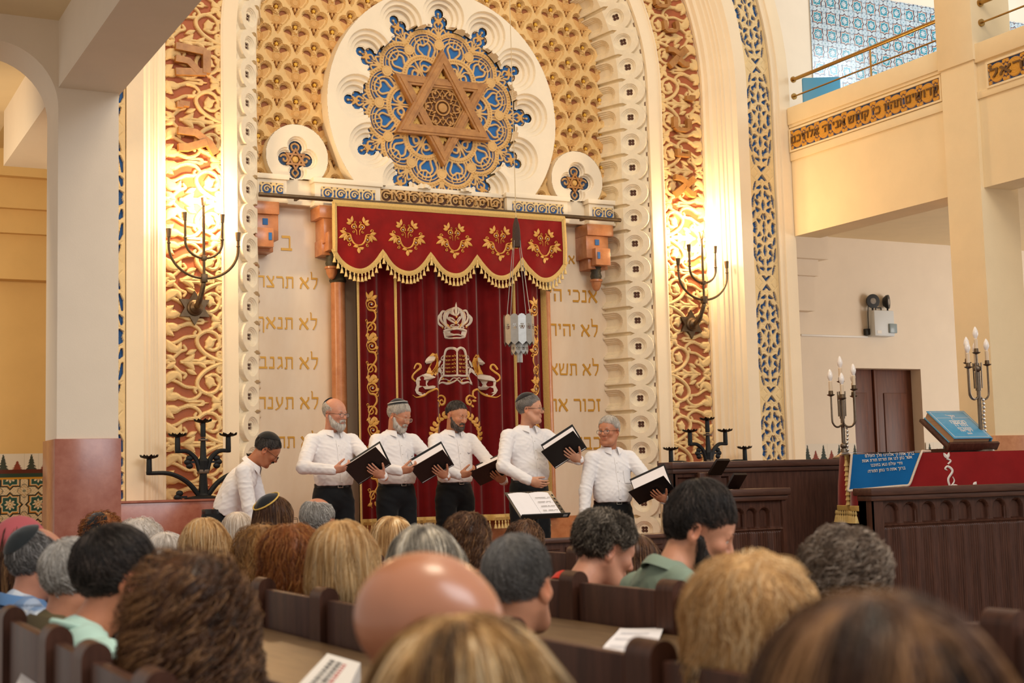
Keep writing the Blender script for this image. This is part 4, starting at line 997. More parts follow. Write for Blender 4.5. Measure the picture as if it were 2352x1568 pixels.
class Emb:
    """flat embroidery laid on a hanging cloth; 2D coordinates are (dx, z) of the ark"""
    def __init__(self, yf, m=0): self.g, self.yf, self.m = MB(), yf, m
    def place(self, P, h): return np.stack([P[:, 0], self.yf(P[:, 0], P[:, 1])-0.004-h, P[:, 1]], -1)
    def stroke(self, P, w, n=6, h=0.006):
        P = spline(P, n) if len(P) > 2 else np.asarray(P, float)
        m = len(P); t = np.linspace(0, 1, m); w = np.interp(t, np.linspace(0, 1, len(np.atleast_1d(w))), np.atleast_1d(w))
        T = np.gradient(P, axis=0); T /= np.linalg.norm(T, axis=1)[:, None]+1e-12; S = np.stack([-T[:, 1], T[:, 0]], 1)
        V = np.stack([self.place(P+S*(w*a)[:, None], h*b) for a, b in ((-1, 0), (0, 1), (1, 0))], 1)
        self.g.add(gridmesh(V), m=self.m); return self
    def leaf(self, a, b, w, bend=0.0):
        a, b = np.array(a, float), np.array(b, float); nv = np.array([-(b-a)[1], (b-a)[0]])*bend
        P = spline([a, (a+b)/2+nv, b], 5); self.stroke_raw(P, w*np.sin(np.linspace(0.15, PI, len(P)))**0.8); return self
    def stroke_raw(self, P, w):
        T = np.gradient(P, axis=0); T /= np.linalg.norm(T, axis=1)[:, None]+1e-12; S = np.stack([-T[:, 1], T[:, 0]], 1)
        self.g.add(gridmesh(np.stack([self.place(P+S*(w*a)[:, None], 0.006*b) for a, b in ((-1, 0), (0, 1), (1, 0))], 1)), m=self.m)
    def poly(self, P, h=0.003):
        V, F = fill(P); self.g.add((self.place(V, h), F), m=self.m); return self
def vmotif(gold, gems, cx, cz, k=1.0):
    for s in (-1, 1):
        q = lambda x, z: (cx+s*x*k, cz+z*k)
        gold.stroke([q(0, -0.105), q(0.04, -0.09), q(0.07, -0.05), q(0.085, 0.0), q(0.125, 0.012)], [0.006, 0.009, 0.004])
        gold.stroke([q(*p) for p in spiral((0.092, -0.045), 0.034, 0.006, 2.2, -1.6, 14)], [0.007, 0.003], 3)
        gold.stroke([q(*p) for p in spiral((0.095, -0.10), 0.017, 0.004, 1.5, 1.2, 9)], [0.005, 0.003], 3); gold.stroke([q(*p) for p in spiral((0.15, 0.045), 0.018, 0.004, 3.5, -1.2, 9)], [0.005, 0.003], 3)
        for a, b in (((0.125, 0.005), (0.205, -0.045)), ((0.125, 0.01), (0.195, 0.03)), ((0.12, 0.0), (0.15, -0.065))): gold.leaf(q(*a), q(*b), 0.016*k)
        gold.stroke([q(0.014, 0.0), q(0.016, 0.04), q(0.03, 0.06)], [0.002, 0.006])
        gold.stroke([q(*p) for p in spiral((0.045, 0.078), 0.032, 0.005, 3.4, -1.5, 13)], [0.007, 0.003], 3); gold.stroke([q(*p) for p in spiral((0.05, 0.03), 0.014, 0.003, 2.0, 1.1, 8)], [0.004, 0.002], 3); gold.stroke([q(*p) for p in spiral((0.025, 0.125), 0.014, 0.003, 4.5, 1.1, 8)], [0.004, 0.002], 3)
        for a, b in (((0.07, 0.115), (0.115, 0.155)), ((0.065, 0.12), (0.06, 0.185)), ((0.07, 0.11), (0.125, 0.11))): gold.leaf(q(*a), q(*b), 0.015*k)
        gold.leaf(q(0.004, -0.125), q(0.055, -0.122), 0.014*k, -0.2)
        for c in ((0.092, -0.045), (0.045, 0.078)): gems.g.add(sphere((0, 0, 0), 0.006, 8, 6), TR((q(*c)[0], float(gems.yf(q(*c)[0], q(*c)[1]))-0.010, q(*c)[1])), m=gems.m)
    gold.leaf((cx, cz-0.125*k), (cx, cz-0.185*k), 0.018*k)
def dxz(x, y, Y=12.69):
    p = on_y(x, y, Y); return (p[0]-C, p[2])
def zc2(x, y): return dxz(920+x/6.272, 680+y/6.272)
def tassel_mb(s=1.0):
    g = MB(); g.add(lathe([(0.003, 0.0), (0.006, -0.006), (0.0085, -0.014), (0.006, -0.022), (0.0045, -0.026), (0.0085, -0.032), (0.016, -0.060), (0.018, -0.066), (0.001, -0.066)][::-1], 8)); return g

t = thing('ark_curtain', 'long crimson velvet ark curtain embroidered with crown, lions and tablets', 'curtain', (C, YC, 1.0))
def cl(o): o.location = (0, -YC, -1.0); return o
xl, xr, zb, zt = -1.045, 1.055, 1.03, 4.06
Xg, Zg = np.meshgrid(np.linspace(xl, xr, 360), np.linspace(zb, zt, 90), indexing='ij')
Yg = curtain_y(Xg, Zg); P1 = np.stack([Xg, Yg, Zg], -1)
g = MB(); g.add(gridmesh(P1)); g.add(gridmesh((P1+np.array([0, 0.012, 0]))[::-1])); cl(g.build('velvet', M_velvet2, t, smooth=180))
def border(P, w, nm, yf, par, fix, h=0.012):
    e = Emb(yf); e.stroke(P, w, 10, h); return fix(e.g.build(nm, M_braid, par))
for x in (xl+0.018, xr-0.018): border([(x, z) for z in np.linspace(zb, zt, 24)], 0.020, 'gold_braid', curtain_y, t, cl)
for x in (dxz(907, 800)[0], dxz(1185, 800)[0]): border([(x, z) for z in np.linspace(zb, zt, 24)], 0.012, 'gold_braid', curtain_y, t, cl)
border([(x, zb+0.01) for x in np.linspace(xl, xr, 40)], 0.030, 'gold_braid', curtain_y, t, cl)
for k in range(58):
    x = xl+0.02+k*(xr-xl-0.04)/57; o = tassel_mb().build('tassel', M_tassel, t); o.location = (x, float(curtain_y(x, zb))-0.012-YC, zb-0.02-1.0); o.scale = (1, 1, 1.2)
gold, silver, gem = Emb(curtain_y, 0), Emb(curtain_y, 1), Emb(curtain_y, 2)
def begin(): gold.g = silver.g = gem.g = MB()
def finish(nm, fix, par): fix(gold.g.build(nm, [M_goldthread, M_silverthread, M_gem], par, smooth=50))
# climbing scrolls along both sides
for sx, x0 in ((1, dxz(855, 800)[0]), (-1, dxz(1228, 800)[0])):
    begin()
    for k in range(8):
        z0 = 3.16-k*0.405; q = lambda x, z: (x0+sx*x, z0+z)
        if z0 < 1.2: continue
        gold.stroke([q(-0.03, 0.02), q(-0.055, -0.03), q(-0.02, -0.085), q(0.03, -0.10), q(0.045, -0.16), q(0.01, -0.22), q(-0.03, -0.27), q(-0.045, -0.33), q(-0.02, -0.37)], [0.005, 0.010, 0.008, 0.005])
        gold.stroke([q(*p) for p in spiral((0.005, -0.035), 0.050, 0.008, 2.6, -1.6, 16)], [0.009, 0.004], 3); gold.stroke([q(*p) for p in spiral((-0.01, -0.255), 0.055, 0.008, 5.6, 1.6, 16)], [0.009, 0.004], 3)
        gold.stroke([q(*p) for p in spiral((0.055, -0.10), 0.022, 0.005, 1.5, 1.1, 9)], [0.006, 0.003], 3); gold.stroke([q(*p) for p in spiral((-0.055, -0.20), 0.022, 0.005, 4.5, 1.1, 9)], [0.006, 0.003], 3)
        for a, b in (((-0.02, 0.02), (-0.055, 0.085)), ((-0.015, 0.02), (0.02, 0.10)), ((0.0, 0.015), (0.075, 0.055)), ((0.03, -0.06), (0.08, -0.04)), ((0.01, -0.31), (0.05, -0.36)), ((-0.02, -0.32), (-0.07, -0.35))): gold.leaf(q(*a), q(*b), 0.018)
        gem.g.add(sphere((0, 0, 0), 0.008, 8, 6), TR((x0+sx*0.005, float(curtain_y(x0, z0))-0.012, z0-0.035)), m=2)
    finish('scroll_border', cl, t)
# crown
Z = zc2; begin()
for s in (-1, 1):
    m = lambda x, y: Z(785+s*(x-785), y)
    silver.stroke([m(725, 460), m(675, 380), m(665, 290), m(700, 215), m(770, 170)], [0.010, 0.022, 0.010]); silver.stroke([m(690, 430), m(610, 350), m(595, 270), m(630, 215), m(680, 212)], [0.010, 0.017, 0.008])
    silver.stroke([m(640, 440), m(565, 390), m(552, 320), m(585, 268), m(620, 285)], [0.010, 0.016, 0.008]); silver.stroke([m(775, 400), m(700, 300), m(705, 250), m(750, 220)], [0.006, 0.012, 0.004]); silver.stroke([m(780, 370), m(745, 320), m(715, 300)], [0.004, 0.010]); silver.stroke([m(780, 290), m(745, 240), m(755, 180)], [0.004, 0.014, 0.003])
    silver.stroke([m(785, 440), m(760, 445), m(735, 430), m(745, 410), m(765, 420)], 0.006, 4); silver.stroke([m(720, 460), m(690, 440), m(665, 455), m(690, 470)], 0.006, 4)
    gold.stroke([m(735, 460), m(690, 390), m(655, 290), m(690, 212), m(745, 180)], 0.005); gold.stroke([m(700, 440), m(625, 380), m(588, 290), m(625, 210)], 0.005); gold.leaf(m(715, 440), m(690, 390), 0.012); gold.leaf(m(640, 460), m(610, 420), 0.010)
silver.leaf(Z(785, 290), Z(785, 90), 0.013); gold.leaf(Z(785, 410), Z(785, 355), 0.014)
silver.stroke([Z(645, 500), Z(720, 475), Z(790, 470), Z(860, 475), Z(945, 505)], 0.012); silver.poly([Z(655, 500), Z(790, 475), Z(935, 505), Z(910, 570), Z(785, 555), Z(675, 570)], 0.002)
silver.stroke([Z(670, 580), Z(730, 562), Z(790, 557), Z(850, 562), Z(915, 582)], 0.008); silver.stroke([Z(670, 590), Z(730, 602), Z(790, 606), Z(850, 604), Z(915, 592)], 0.008); silver.stroke([Z(650, 500), Z(675, 590)], 0.010); silver.stroke([Z(940, 505), Z(912, 590)], 0.010)
gem.g.add(sphere((0, 0, 0), 0.010, 8, 6), TR((Z(785, 305)[0], float(curtain_y(Z(785, 305)[0], 3.0))-0.014, Z(785, 305)[1])))
# tablets of the law
for s in (-1, 1):
    cx = 797; m = lambda x, y: Z(cx+s*(x-cx), y)
    silver.stroke([m(645, 1140), m(650, 980), m(660, 850), m(685, 770), m(730, 745), m(775, 760), m(797, 790)], 0.012)
    silver.stroke([m(640, 1140), m(600, 1180), m(560, 1260)], 0.010); silver.stroke([m(550, 1275), m(620, 1240), m(700, 1255), m(750, 1240), m(797, 1205)], [0.004, 0.012, 0.006]); silver.stroke([m(600, 1200), m(680, 1190), m(730, 1215), m(760, 1180), m(797, 1190)], 0.005); gold.stroke([m(*p) for p in spiral((640, 1185), 14, 4, 0, 1.2, 8)], 0.005, 3); gold.stroke([m(*p) for p in spiral((720, 1222), 14, 4, 0, 1.2, 8)], 0.005, 3)
    for y in (900, 1020, 1130): silver.stroke([m(640, y-50), m(612, y-20), m(610, y+10), m(632, y+15), m(628, y-5)], [0.004, 0.007, 0.004], 4); 
silver.stroke([Z(645, 1140), Z(797, 1145), Z(970, 1150)], 0.010); silver.stroke([Z(797, 790), Z(800, 1140)], 0.008)
for y, l, r in ((862, 'לא תרצח', 'אנכי ה׳'), (918, 'לא תנאף', 'לא יהיה'), (975, 'לא תגנב', 'לא תשא'), (1028, 'לא תענה', 'זכור את'), (1085, 'לא תחמד', 'כבד את')):
    for s, xa, xb in ((l, 668, 778), (r, 822, 932)):
        p, q = Z(xa, y), Z(xb, y); V, F = fit_text(s, q[0]-p[0], 0.003, bold=0.01); V = V*1.0
        P = np.c_[V[:, 0]+(p[0]+q[0])/2, V[:, 1]+(p[1]+q[1])/2]; W = gold.place(P, 0.004); W[:, 1] -= V[:, 2]; gold.g.add((W, F))
finish('embroidered_tablets', cl, t)
# lions
body = [(370, 1110), (300, 1135), (250, 1170), (228, 1220), (240, 1280), (215, 1350), (240, 1400), (280, 1430), (330, 1440), (352, 1400), (300, 1390), (265, 1370), (270, 1320), (310, 1300), (345, 1342), (420, 1345), (472, 1328), (482, 1300), (450, 1288), (400, 1295), (378, 1265), (405, 1215), (470, 1180), (520, 1130), (560, 1085), (600, 1112), (617, 1070), (585, 1018), (545, 1038), (500, 1110), (440, 1100)]
mane = [(405, 868), (440, 820), (470, 838), (500, 826), (530, 880), (548, 940), (542, 1000), (522, 1060), (500, 1118), (475, 1150), (455, 1125), (435, 1160), (415, 1125), (392, 1150), (370, 1100), (400, 1030), (425, 968), (460, 930), (478, 888), (450, 862)]
face = [(345, 942), (375, 900), (405, 868), (450, 862), (478, 888), (460, 930), (425, 968), (370, 978), (360, 962), (348, 958)]
paw = [(540, 1010), (556, 950), (585, 912), (607, 938), (585, 972), (562, 1018)]
wl = Z(795, 1000)[0]; wreath = MB()
for s in (1, -1):
    begin()
    m = (lambda x, y: Z(x, y)) if s == 1 else (lambda x, y: (2*wl-Z(x, y)[0], Z(x, y)[1]))
    silver.poly([m(*p) for p in body], 0.003); silver.poly([m(*p) for p in paw], 0.006); silver.poly([m(*p) for p in face], 0.006); gold.poly([m(*p) for p in mane], 0.008)
    for k in range(5): gold.stroke([m(470+10*k, 850+12*k), m(500+6*k, 960), m(430+22*k, 1110)], [0.002, 0.004, 0.002], 5, 0.012)
    gold.stroke([m(*p) for p in ((225, 1225), (180, 1180), (190, 1130), (240, 1080), (285, 1030), (280, 985), (250, 972), (225, 1000), (205, 1045))], [0.008, 0.010, 0.008])
    gold.stroke([m(*p) for p in ((178, 1422), (240, 1455), (330, 1432), (420, 1370), (490, 1338), (545, 1365), (552, 1430), (520, 1470))], [0.003, 0.010, 0.010, 0.008])
    gold.stroke([m(520, 1470), m(560, 1440), m(620, 1430), m(665, 1470), m(655, 1540), m(610, 1560), m(585, 1520), m(615, 1490), m(640, 1515)], [0.006, 0.012, 0.006]); gold.leaf(m(570, 1500), m(510, 1510), 0.012); gold.leaf(m(585, 1560), m(545, 1600), 0.012)
    finish('embroidered_lion', cl, t); gold.g = wreath
    for k in range(9):                                            # laurel wreath
        a = math.radians(200-16*k); cx0, cz0 = 800, 1990; x, y = cx0-295*math.cos(a-PI)-0, cz0+310*math.sin(a-PI)*1.0
        x, y = 797-330*math.cos(math.radians(-18+13*k)), 1990-300*math.sin(math.radians(-18+13*k))
        if k > 6: continue
        for da in (-0.7, 0.7):
            an = math.radians(-18+13*k)+PI/2+da; gold.leaf(m(x, y), m(x-math.cos(an)*-0-85*math.cos(an), y-85*math.sin(an)), 0.018)
for s_, x0, y0, w in (('עץ חיים', 735, 1875, 130), ('היא למחזיקים', 720, 1960, 160)):
    p, q = Z(x0, y0), Z(x0+w*1.2, y0); V, F = fit_text(s_, q[0]-p[0], 0.003, bold=0.01); P = np.c_[V[:, 0]+(p[0]+q[0])/2, V[:, 1]+p[1]]; W = gold.place(P, 0.004); W[:, 1] -= V[:, 2]; gold.g.add((W, F))
cl(wreath.build('embroidered_wreath', M_goldthread, t, smooth=50))

# --- the scalloped valance
t = thing('valance', 'short crimson valance with scalloped gold fringe hanging from the rod', 'valance', (C, YV, 3.35))
def vl(o): o.location = (0, -YV, -3.35); return o
va, vb, vt = -1.295, 1.245, 4.085; vw = (vb-va)/5
def vbot(x):
    u = ((x-va)/vw) % 1.0; return 3.615-0.205*np.sin(PI*u)**0.75
Xg = np.linspace(va, vb, 201)[:, None]+np.zeros((1, 24)); tt = np.linspace(0, 1, 24)[None, :]
Zg = vbot(Xg)*(1-tt)+vt*tt; P1 = np.stack([Xg, valance_y(Xg, Zg), Zg], -1)
g = MB(); g.add(gridmesh(P1)); g.add(gridmesh((P1+np.array([0, 0.012, 0]))[::-1])); vl(g.build('velvet', M_velvet, t, smooth=180))
border([(x, vt-0.012) for x in np.linspace(va, vb, 60)], 0.030, 'gold_braid', valance_y, t, vl); border([(va+0.016, z) for z in np.linspace(3.60, vt, 10)], 0.024, 'gold_braid', valance_y, t, vl); border([(vb-0.016, z) for z in np.linspace(3.60, vt, 10)], 0.024, 'gold_braid', valance_y, t, vl)
xs = np.linspace(va, vb, 151); e = Emb(valance_y); e.stroke_raw(np.c_[xs, vbot(xs)+0.014], np.full(151, 0.024)); vl(e.g.build('gold_braid', M_braid, t))
for k in range(66):
    x = va+0.01+k*(vb-va-0.02)/65; o = tassel_mb().build('tassel', M_tassel, t, smooth=60); o.location = (x, float(valance_y(x, 3.5))-0.006-YV, float(vbot(x))-0.008-3.35); o.scale = (1.05, 1.05, 1.25)
gold, gem = Emb(valance_y, 0), Emb(valance_y, 1)
for k in range(5):
    gold.g = gem.g = MB(); vmotif(gold, gem, va+(k+0.5)*vw, 3.775, 0.98); vl(gold.g.build('floral_motif', [M_goldthread, M_gem], t, smooth=50))
# curtain rod on the cornice
t = thing('curtain_rod', 'long bronze curtain rod across the ark above the valance', 'rod', (C, 12.66, 4.115))
MB().add(tube([(-2.0, 0, 0), (1.96, 0, 0)], 0.021, 14)).build('tube', M_bronze, t); MB().add(tube([(-1.35, 0.055, -0.035), (1.28, 0.055, -0.035)], 0.012, 8)).build('inner_rail', mat('pale_metal', '#d8cfc0', 0.4, 0.5), t)
for x in (-1.6, 0.66, 1.55): MB().add(bx(x-0.012, x+0.012, 0, 0.14, -0.012, 0.012)).build('bracket', M_bronze, t)

# ================================================================= eternal light hanging before the curtain
M_steel = mat('brushed_silver', '#b4b3b0', 0.32, 0.85, noise=0.15, nscale=30)
lp = on_y(1193, 800, 11.0)
t = thing('hanging_lamp', 'silver pierced eternal lamp hanging on thin chains before the curtain', 'lamp', tuple(lp))
def drum(R, n, z0, z1, par, holes_r, zc, name):
    w = 2*R*math.sin(PI/n); zz = np.arange(z0, z1, 0.0035); uu = np.linspace(-w/2, w/2, 18)
    for k in range(n):
        a = (k+0.5)*2*PI/n; U, Zz = np.meshgrid(uu, zz, indexing='ij')
        top = z1-0.02+np.sqrt(np.maximum(0, (w*0.42)**2-U**2))*0.6; bot = z0+0.03-0.03*(1-np.abs(U)/(w/2))
        keep = (Zz < top) & (Zz > bot); rr = np.hypot(U, Zz-zc)
        st = np.full(U.shape, 9.0)
        for a0 in (PI/2, -PI/2):
            T3 = [(holes_r*math.cos(a0+j*2*PI/3), zc+holes_r*math.sin(a0+j*2*PI/3)) for j in range(3)]; st = np.minimum(st, seg_d(U, Zz, T3+[T3[0]])[0])
        keep &= (rr > holes_r) | (st < 0.0026)
        P = np.stack([R*math.cos(PI/n)*math.cos(a)-U*math.sin(a), R*math.cos(PI/n)*math.sin(a)+U*math.cos(a), Zz], -1)
        V, F, _ = masked(P, keep); Vi = V-np.array([math.cos(a), math.sin(a), 0])*0.002
        MB().add((V, F)).add((Vi, [F[0][:, ::-1]])).build(name, M_steel, par, smooth=0)
drum(0.135, 12, 0.02, 0.30, t, 0.022, 0.185, 'outer_plate'); drum(0.078, 10, -0.06, 0.06, t, 0.016, 0.0, 'inner_plate')
MB().add(lathe([(0.001, -0.125), (0.026, -0.125), (0.027, -0.12), (0.027, 0.03), (0.001, 0.03)], 18)).build('oil_cup', M_steel, t)
MB().add(lathe([(0.13, 0.10), (0.13, 0.104), (0.03, 0.104), (0.03, 0.10)], 24)).build('plate', M_steel, t)
MB().add(sphere((0, 0, 0.15), (0.02, 0.02, 0.035), 12, 8)).build('lamp_bulb', mat('lit_bulb', '#ffe9c8', 0.4, emit='#ffd9a0', estr=6), t)
for k in range(4):
    a = 0.5+k*PI/2; MB().add(tube([(0.125*math.cos(a), 0.125*math.sin(a), 0.28), (0.035*math.cos(a), 0.035*math.sin(a), 0.96)], 0.0032, 6)).build('chain', M_steel, t)
MB().add(lathe([(0.001, 0.90), (0.038, 0.90), (0.040, 0.93), (0.034, 1.05), (0.028, 1.10), (0.020, 1.13), (0.012, 1.16), (0.001, 1.165)], 16)).build('cord_tassel', mat('brown_tassel', '#4c362c', 0.8, noise=0.5, nscale=50, wood=(8, 8, 0.5), bump=0.6, bscale=200), t)
MB().add(tube([(0, 0, 1.16), (-0.01, 0, 5.0)], 0.0035, 6)).build('cord', mat('pale_cord', '#c9b48e', 0.7), t)

# ================================================================= wall sconces
def sconce(cx, label):
    t = thing('wall_sconce', label, 'sconce', (cx, 12.48, 3.0))
    g = MB()
    for a0, h in ((PI/2, -0.035), (-PI/2, -0.034)):
        Vp, Fp = prism(tri(0.155, a0), 0, 1); g.add((np.c_[Vp[:, 0], Vp[:, 2]*h, Vp[:, 1]], Fp))
    g.build('star_plate', M_bronze, t)
    MB().add(lathe([(0.075, 0), (0.07, 0.02), (0.055, 0.03), (0.05, 0.05), (0.035, 0.06), (0.02, 0.075)], 20), TR((0, -0.03, 0), (PI/2, 0, 0))).build('boss', M_bronze, t)
    ax = 0.03
    MB().add(tube(spline([(0, -0.07, 0.0), (0.0, -0.16, 0.03), (ax-0.01, -0.22, 0.15), (ax, -0.23, 0.24), (ax, -0.23, 0.50), (ax, -0.23, 0.90)]), [0.026]*12+[0.022]*10+[0.013]*19, 10)).build('stem', M_bronze, t)
    MB().add(box((ax, -0.23, 0.24), (0.055, 0.055, 0.075), 0.006)).add(box((ax, -0.23, 0.42), (0.045, 0.045, 0.045), 0.006)).build('collar', M_bronze, t)
    for s, R, z0, zt in ((-1, 0.31, 0.24, 0.60), (1, 0.31, 0.24, 0.60), (-1, 0.165, 0.42, 0.755), (1, 0.165, 0.42, 0.755)):
        P = [(ax, -0.23, z0-0.0)]+[(ax+s*R*math.sin(a), -0.23, z0+R*(1-math.cos(a))*0.88) for a in np.linspace(0.12, PI/2, 14)]+[(ax+s*R, -0.23, zt)]
        b = MB().add(tube(P, 0.0125, 8)).add(lathe([(0.013, 0), (0.018, 0.004), (0.018, 0.010), (0.013, 0.014)], 12), TR((ax+s*R, -0.23, z0+R*0.88+0.02))).build('arm', M_bronze, t)
        MB().add(lathe([(0.014, 0), (0.018, 0.002), (0.026, 0.075), (0.022, 0.075), (0.016, 0.01)], 10), TR((ax+s*R, -0.23, zt-0.01))).build('candle_cup', M_bronze, t)
    MB().add(lathe([(0.014, 0), (0.018, 0.002), (0.026, 0.075), (0.022, 0.075), (0.016, 0.01)], 10), TR((ax, -0.23, 0.885))).build('candle_cup', M_bronze, t)
sconce(3.325, 'bronze five-armed sconce glowing on the left gilded panel'); sconce(8.665, 'bronze five-armed sconce glowing on the right gilded panel')

# ================================================================= black iron candelabra on the marble ledges
def iron_candelabrum(px, py, k, label):
    p = on_y(px, py, 12.05); t = thing('iron_candelabrum', label, 'candelabrum', (p[0], 12.05, 1.312))
    MB().add(lathe([(0.16, 0), (0.16, 0.012), (0.05, 0.03), (0.03, 0.06)], 20)).build('foot', M_iron, t)
    MB().add(tube([(0, 0, 0.0), (0, 0, 0.20), (0, 0, 0.32), (0, 0, 0.35), (0, 0, 0.52)], [0.045, 0.032, 0.048, 0.028, 0.020], 8)).build('shaft', M_iron, t)
    MB().add(box((0, 0, 0.23), (0.085, 0.07, 0.035), 0.005)).add(box((0, 0, 0.50), (0.07, 0.06, 0.018), 0.004)).build('collar', mat('worn_iron', '#6a5a4c', 0.5, 0.7), t)
    for x, z in ((0, 0.545), (-0.22, 0.425), (0.22, 0.425), (-0.46, 0.245), (0.46, 0.245)):
        if x:
            s = np.sign(x); z0 = 0.24 if abs(x) < 0.3 else 0.02
            P = spline([(s*0.03, 0, z0), (x*0.30, 0, z0+(z-z0)*0.55), (x*0.62, 0, z0+(z-z0)*0.88), (x, 0, z-0.02), (x+s*0.02, 0, z-0.02)])
            MB().add(tube(P, np.linspace(0.024, 0.014, len(P)), 8)).build('branch', M_iron, t)
            q = MB(); c = (x*0.36, 0, z0+(z-z0)*(0.50 if abs(x) < 0.3 else 0.08))
            for da in (-0.8, 0, 0.8): q.add(sphere((c[0]+s*0.055*math.cos(da), 0, c[2]-0.02+0.045*math.sin(da)), (0.032, 0.018, 0.026), 8, 6))
            q.add(box((c[0]+s*0.01, 0, c[2]-0.02), (0.07, 0.02, 0.02))).build('iron_leaf', M_iron, t)
        MB().add(lathe([(0.022, -0.02), (0.024, 0.0), (0.022, 0.10), (0.02, 0.105), (0.02, 0.0)], 12), TR((x, 0, z))).build('socket', M_iron, t)
        pan = []
        for k2 in range(24):
            a = k2*PI/12; r = 0.075*(1+0.08*math.cos(8*a)); pan.append((r*math.cos(a), r*math.sin(a), 0.022+0.012*math.cos(8*a)))
        V = np.array([(0, 0, 0)]+[(0.5*a, 0.5*b, 0.004) for a, b, c in pan]+pan); n = 24
        F = [[0, 1+i, 1+(i+1) % n] for i in range(n)]+[[1+i, 1+n+i, 1+n+(i+1) % n, 1+(i+1) % n] for i in range(n)]
        MB().add((V, F), TR((x, 0, z+0.105))).add((V-np.array([0, 0, 0.006]), [f[::-1] for f in F]), TR((x, 0, z+0.105))).build('drip_pan', M_iron, t)
iron_candelabrum(467, 1145, 1, 'black iron five-branched candelabrum on the pink ledge by the bending man')
iron_candelabrum(1629, 1090, 1, 'black iron candelabrum rising behind the dark wooden rail')

# ================================================================= dark wooden enclosure
def wood_panel(name, x0, x1, Y, z0, z1, arches, par, reed=True, inset=(0.10, 0.10)):
    """carved front: row of small round-headed niches over a reeded field"""
    st = 0.007; n, m = int((x1-x0)/st)+1, int((z1-z0)/st)+1
    U, V = np.meshgrid(np.linspace(x0, x1, n), np.linspace(z0, z1, m), indexing='ij'); h = np.zeros(U.shape)
    a0, a1, za, zb_, pitch = arches
    fr = np.maximum(np.maximum(a0-U, U-a1), np.maximum(z0+0.12-V, V-(zb_+0.07)))
    h -= 0.025*np.clip(-fr/0.008+0.5, 0, 1)
    k = np.clip(np.round((U-a0)/pitch-0.5), 0, math.floor((a1-a0)/pitch)-1); cx = a0+(k+0.5)*pitch; hw = pitch*0.30
    d = np.minimum(np.hypot(U-cx, V-(zb_-hw))-hw, np.maximum(np.abs(U-cx)-hw, np.maximum(V-(zb_-hw), za-V)))
    h -= 0.014*np.clip(-(d-0.012)/0.006+0.5, 0, 1); h -= 0.045*np.clip(-d/0.006+0.5, 0, 1)
    if reed:
        f = np.clip((za-0.035-V)/0.01, 0, 1)*np.clip(-fr/0.008, 0, 1); h += f*0.010*np.abs(np.sin((U-a0)*PI/0.022))
    lip = np.exp(-((V-(za-0.02))/0.008)**2)*0.015*(fr < 0); h += lip
    P = np.stack([U, Y-h, V], -1)
    return MB().add(gridmesh(P)).build(name, M_wood, par, smooth=30)
def wooden_rail(X0, X1, Y, top, label, arches, name='wooden_rail', th=0.14, base=True):
    t = thing(name, label, 'wooden rail', ((X0+X1)/2, Y, 0)); h = (X1-X0)/2
    MB().add(bx(-h-0.03, h+0.03, -0.04, th+0.03, top-0.055, top, 0.008)).add(bx(-h-0.015, h+0.015, -0.02, th, top-0.095, top-0.055, 0.006)).build('cap_rail', M_woodx, t)
    MB().add(bx(-h, h, 0.06, th, 0, top-0.09)).build('body', M_wood, t)
    wood_panel('carved_front', -h, h, 0.0, 0.0, top-0.09, arches(h), t)
    MB().add(bx(-h, -h+0.02, 0.0, th, 0, top-0.09)).build('end_panel', M_wood, t)
    if base: MB().add(bx(-h-0.012, h+0.012, -0.03, th, 0, 0.10, 0.006)).build('plinth', M_woodx, t)
    return t
pf0, pf1 = on_y(2000, 1120, 8.2), on_y(2352, 1116, 8.2)
za, zb2 = on_y(2100, 1197, 8.2)[2], on_y(2100, 1157, 8.2)[2]
wooden_rail(pf0[0], pf1[0]+1.6, 8.2, 1.272, 'dark carved wooden rail with a row of small arches, in front of the red table', lambda h: (-h+0.12, h-0.05, za, zb2, 0.185))
pr0 = on_y(1545, 1058, 9.75); zr = on_y(1700, 1058, 9.75)[2]
wooden_rail(pr0[0], 9.7, 9.75, zr, 'tall dark wooden rail behind the bearded man, left of the red table', lambda h: (-h+0.05, -h+0.55, zr-0.36, zr-0.20, 0.125), th=0.16)
l0, l1 = on_y(1672, 1122, 9.1), on_y(1803, 1122, 9.1)
t = wooden_rail(l0[0], l1[0], 9.1, 1.285, 'short dark wooden post block with three small arches, beside the bearded man', lambda h: (-h+0.05, h-0.04, 0.985, 1.12, 0.125), name='wooden_post', th=0.30)
# slanted reading boards
def board(c, th, label):
    P = [on_y(x, y, Y) for x, y, Y in c]; o = P[0]; t = thing('reading_desk', label, 'desk', tuple(o)); Q = [p-o for p in P]; nv = nrm(np.cross(Q[1]-Q[0], Q[3]-Q[0]))*th
    V = np.array(Q+[q+nv for q in Q]); F = [[0, 1, 2, 3], [7, 6, 5, 4]]+[[i, (i+1) % 4, (i+1) % 4+4, i+4] for i in range(4)]
    MB().add((V, F)).build('slanted_board', mat('near_black_wood', '#1d110d', 0.3), t)
    lo = min(q[2] for q in Q); xw = Q[1][0]
    MB().add(bx(xw*0.25-0.02, xw*0.75, 0.05, 0.22, -o[2], lo-0.0, 0.006)).add(bx(-0.06, xw+0.02, 0.02, 0.06, lo-0.10, lo+0.01, 0.004)).build('support', M_wood, t)
board([(1625, 1087, 9.55), (1655, 1087, 9.55), (1675, 1053, 9.42), (1645, 1053, 9.42)], 0.02, 'upper slanted dark reading board beside the wooden rail')
board([(1664, 1123, 9.3), (1693, 1123, 9.3), (1714, 1086, 9.17), (1684, 1086, 9.17)], 0.02, 'lower slanted dark reading board beside the wooden rail')
q0, q1 = on_y(1235, 1238, 8.2), on_y(1560, 1226, 8.2)
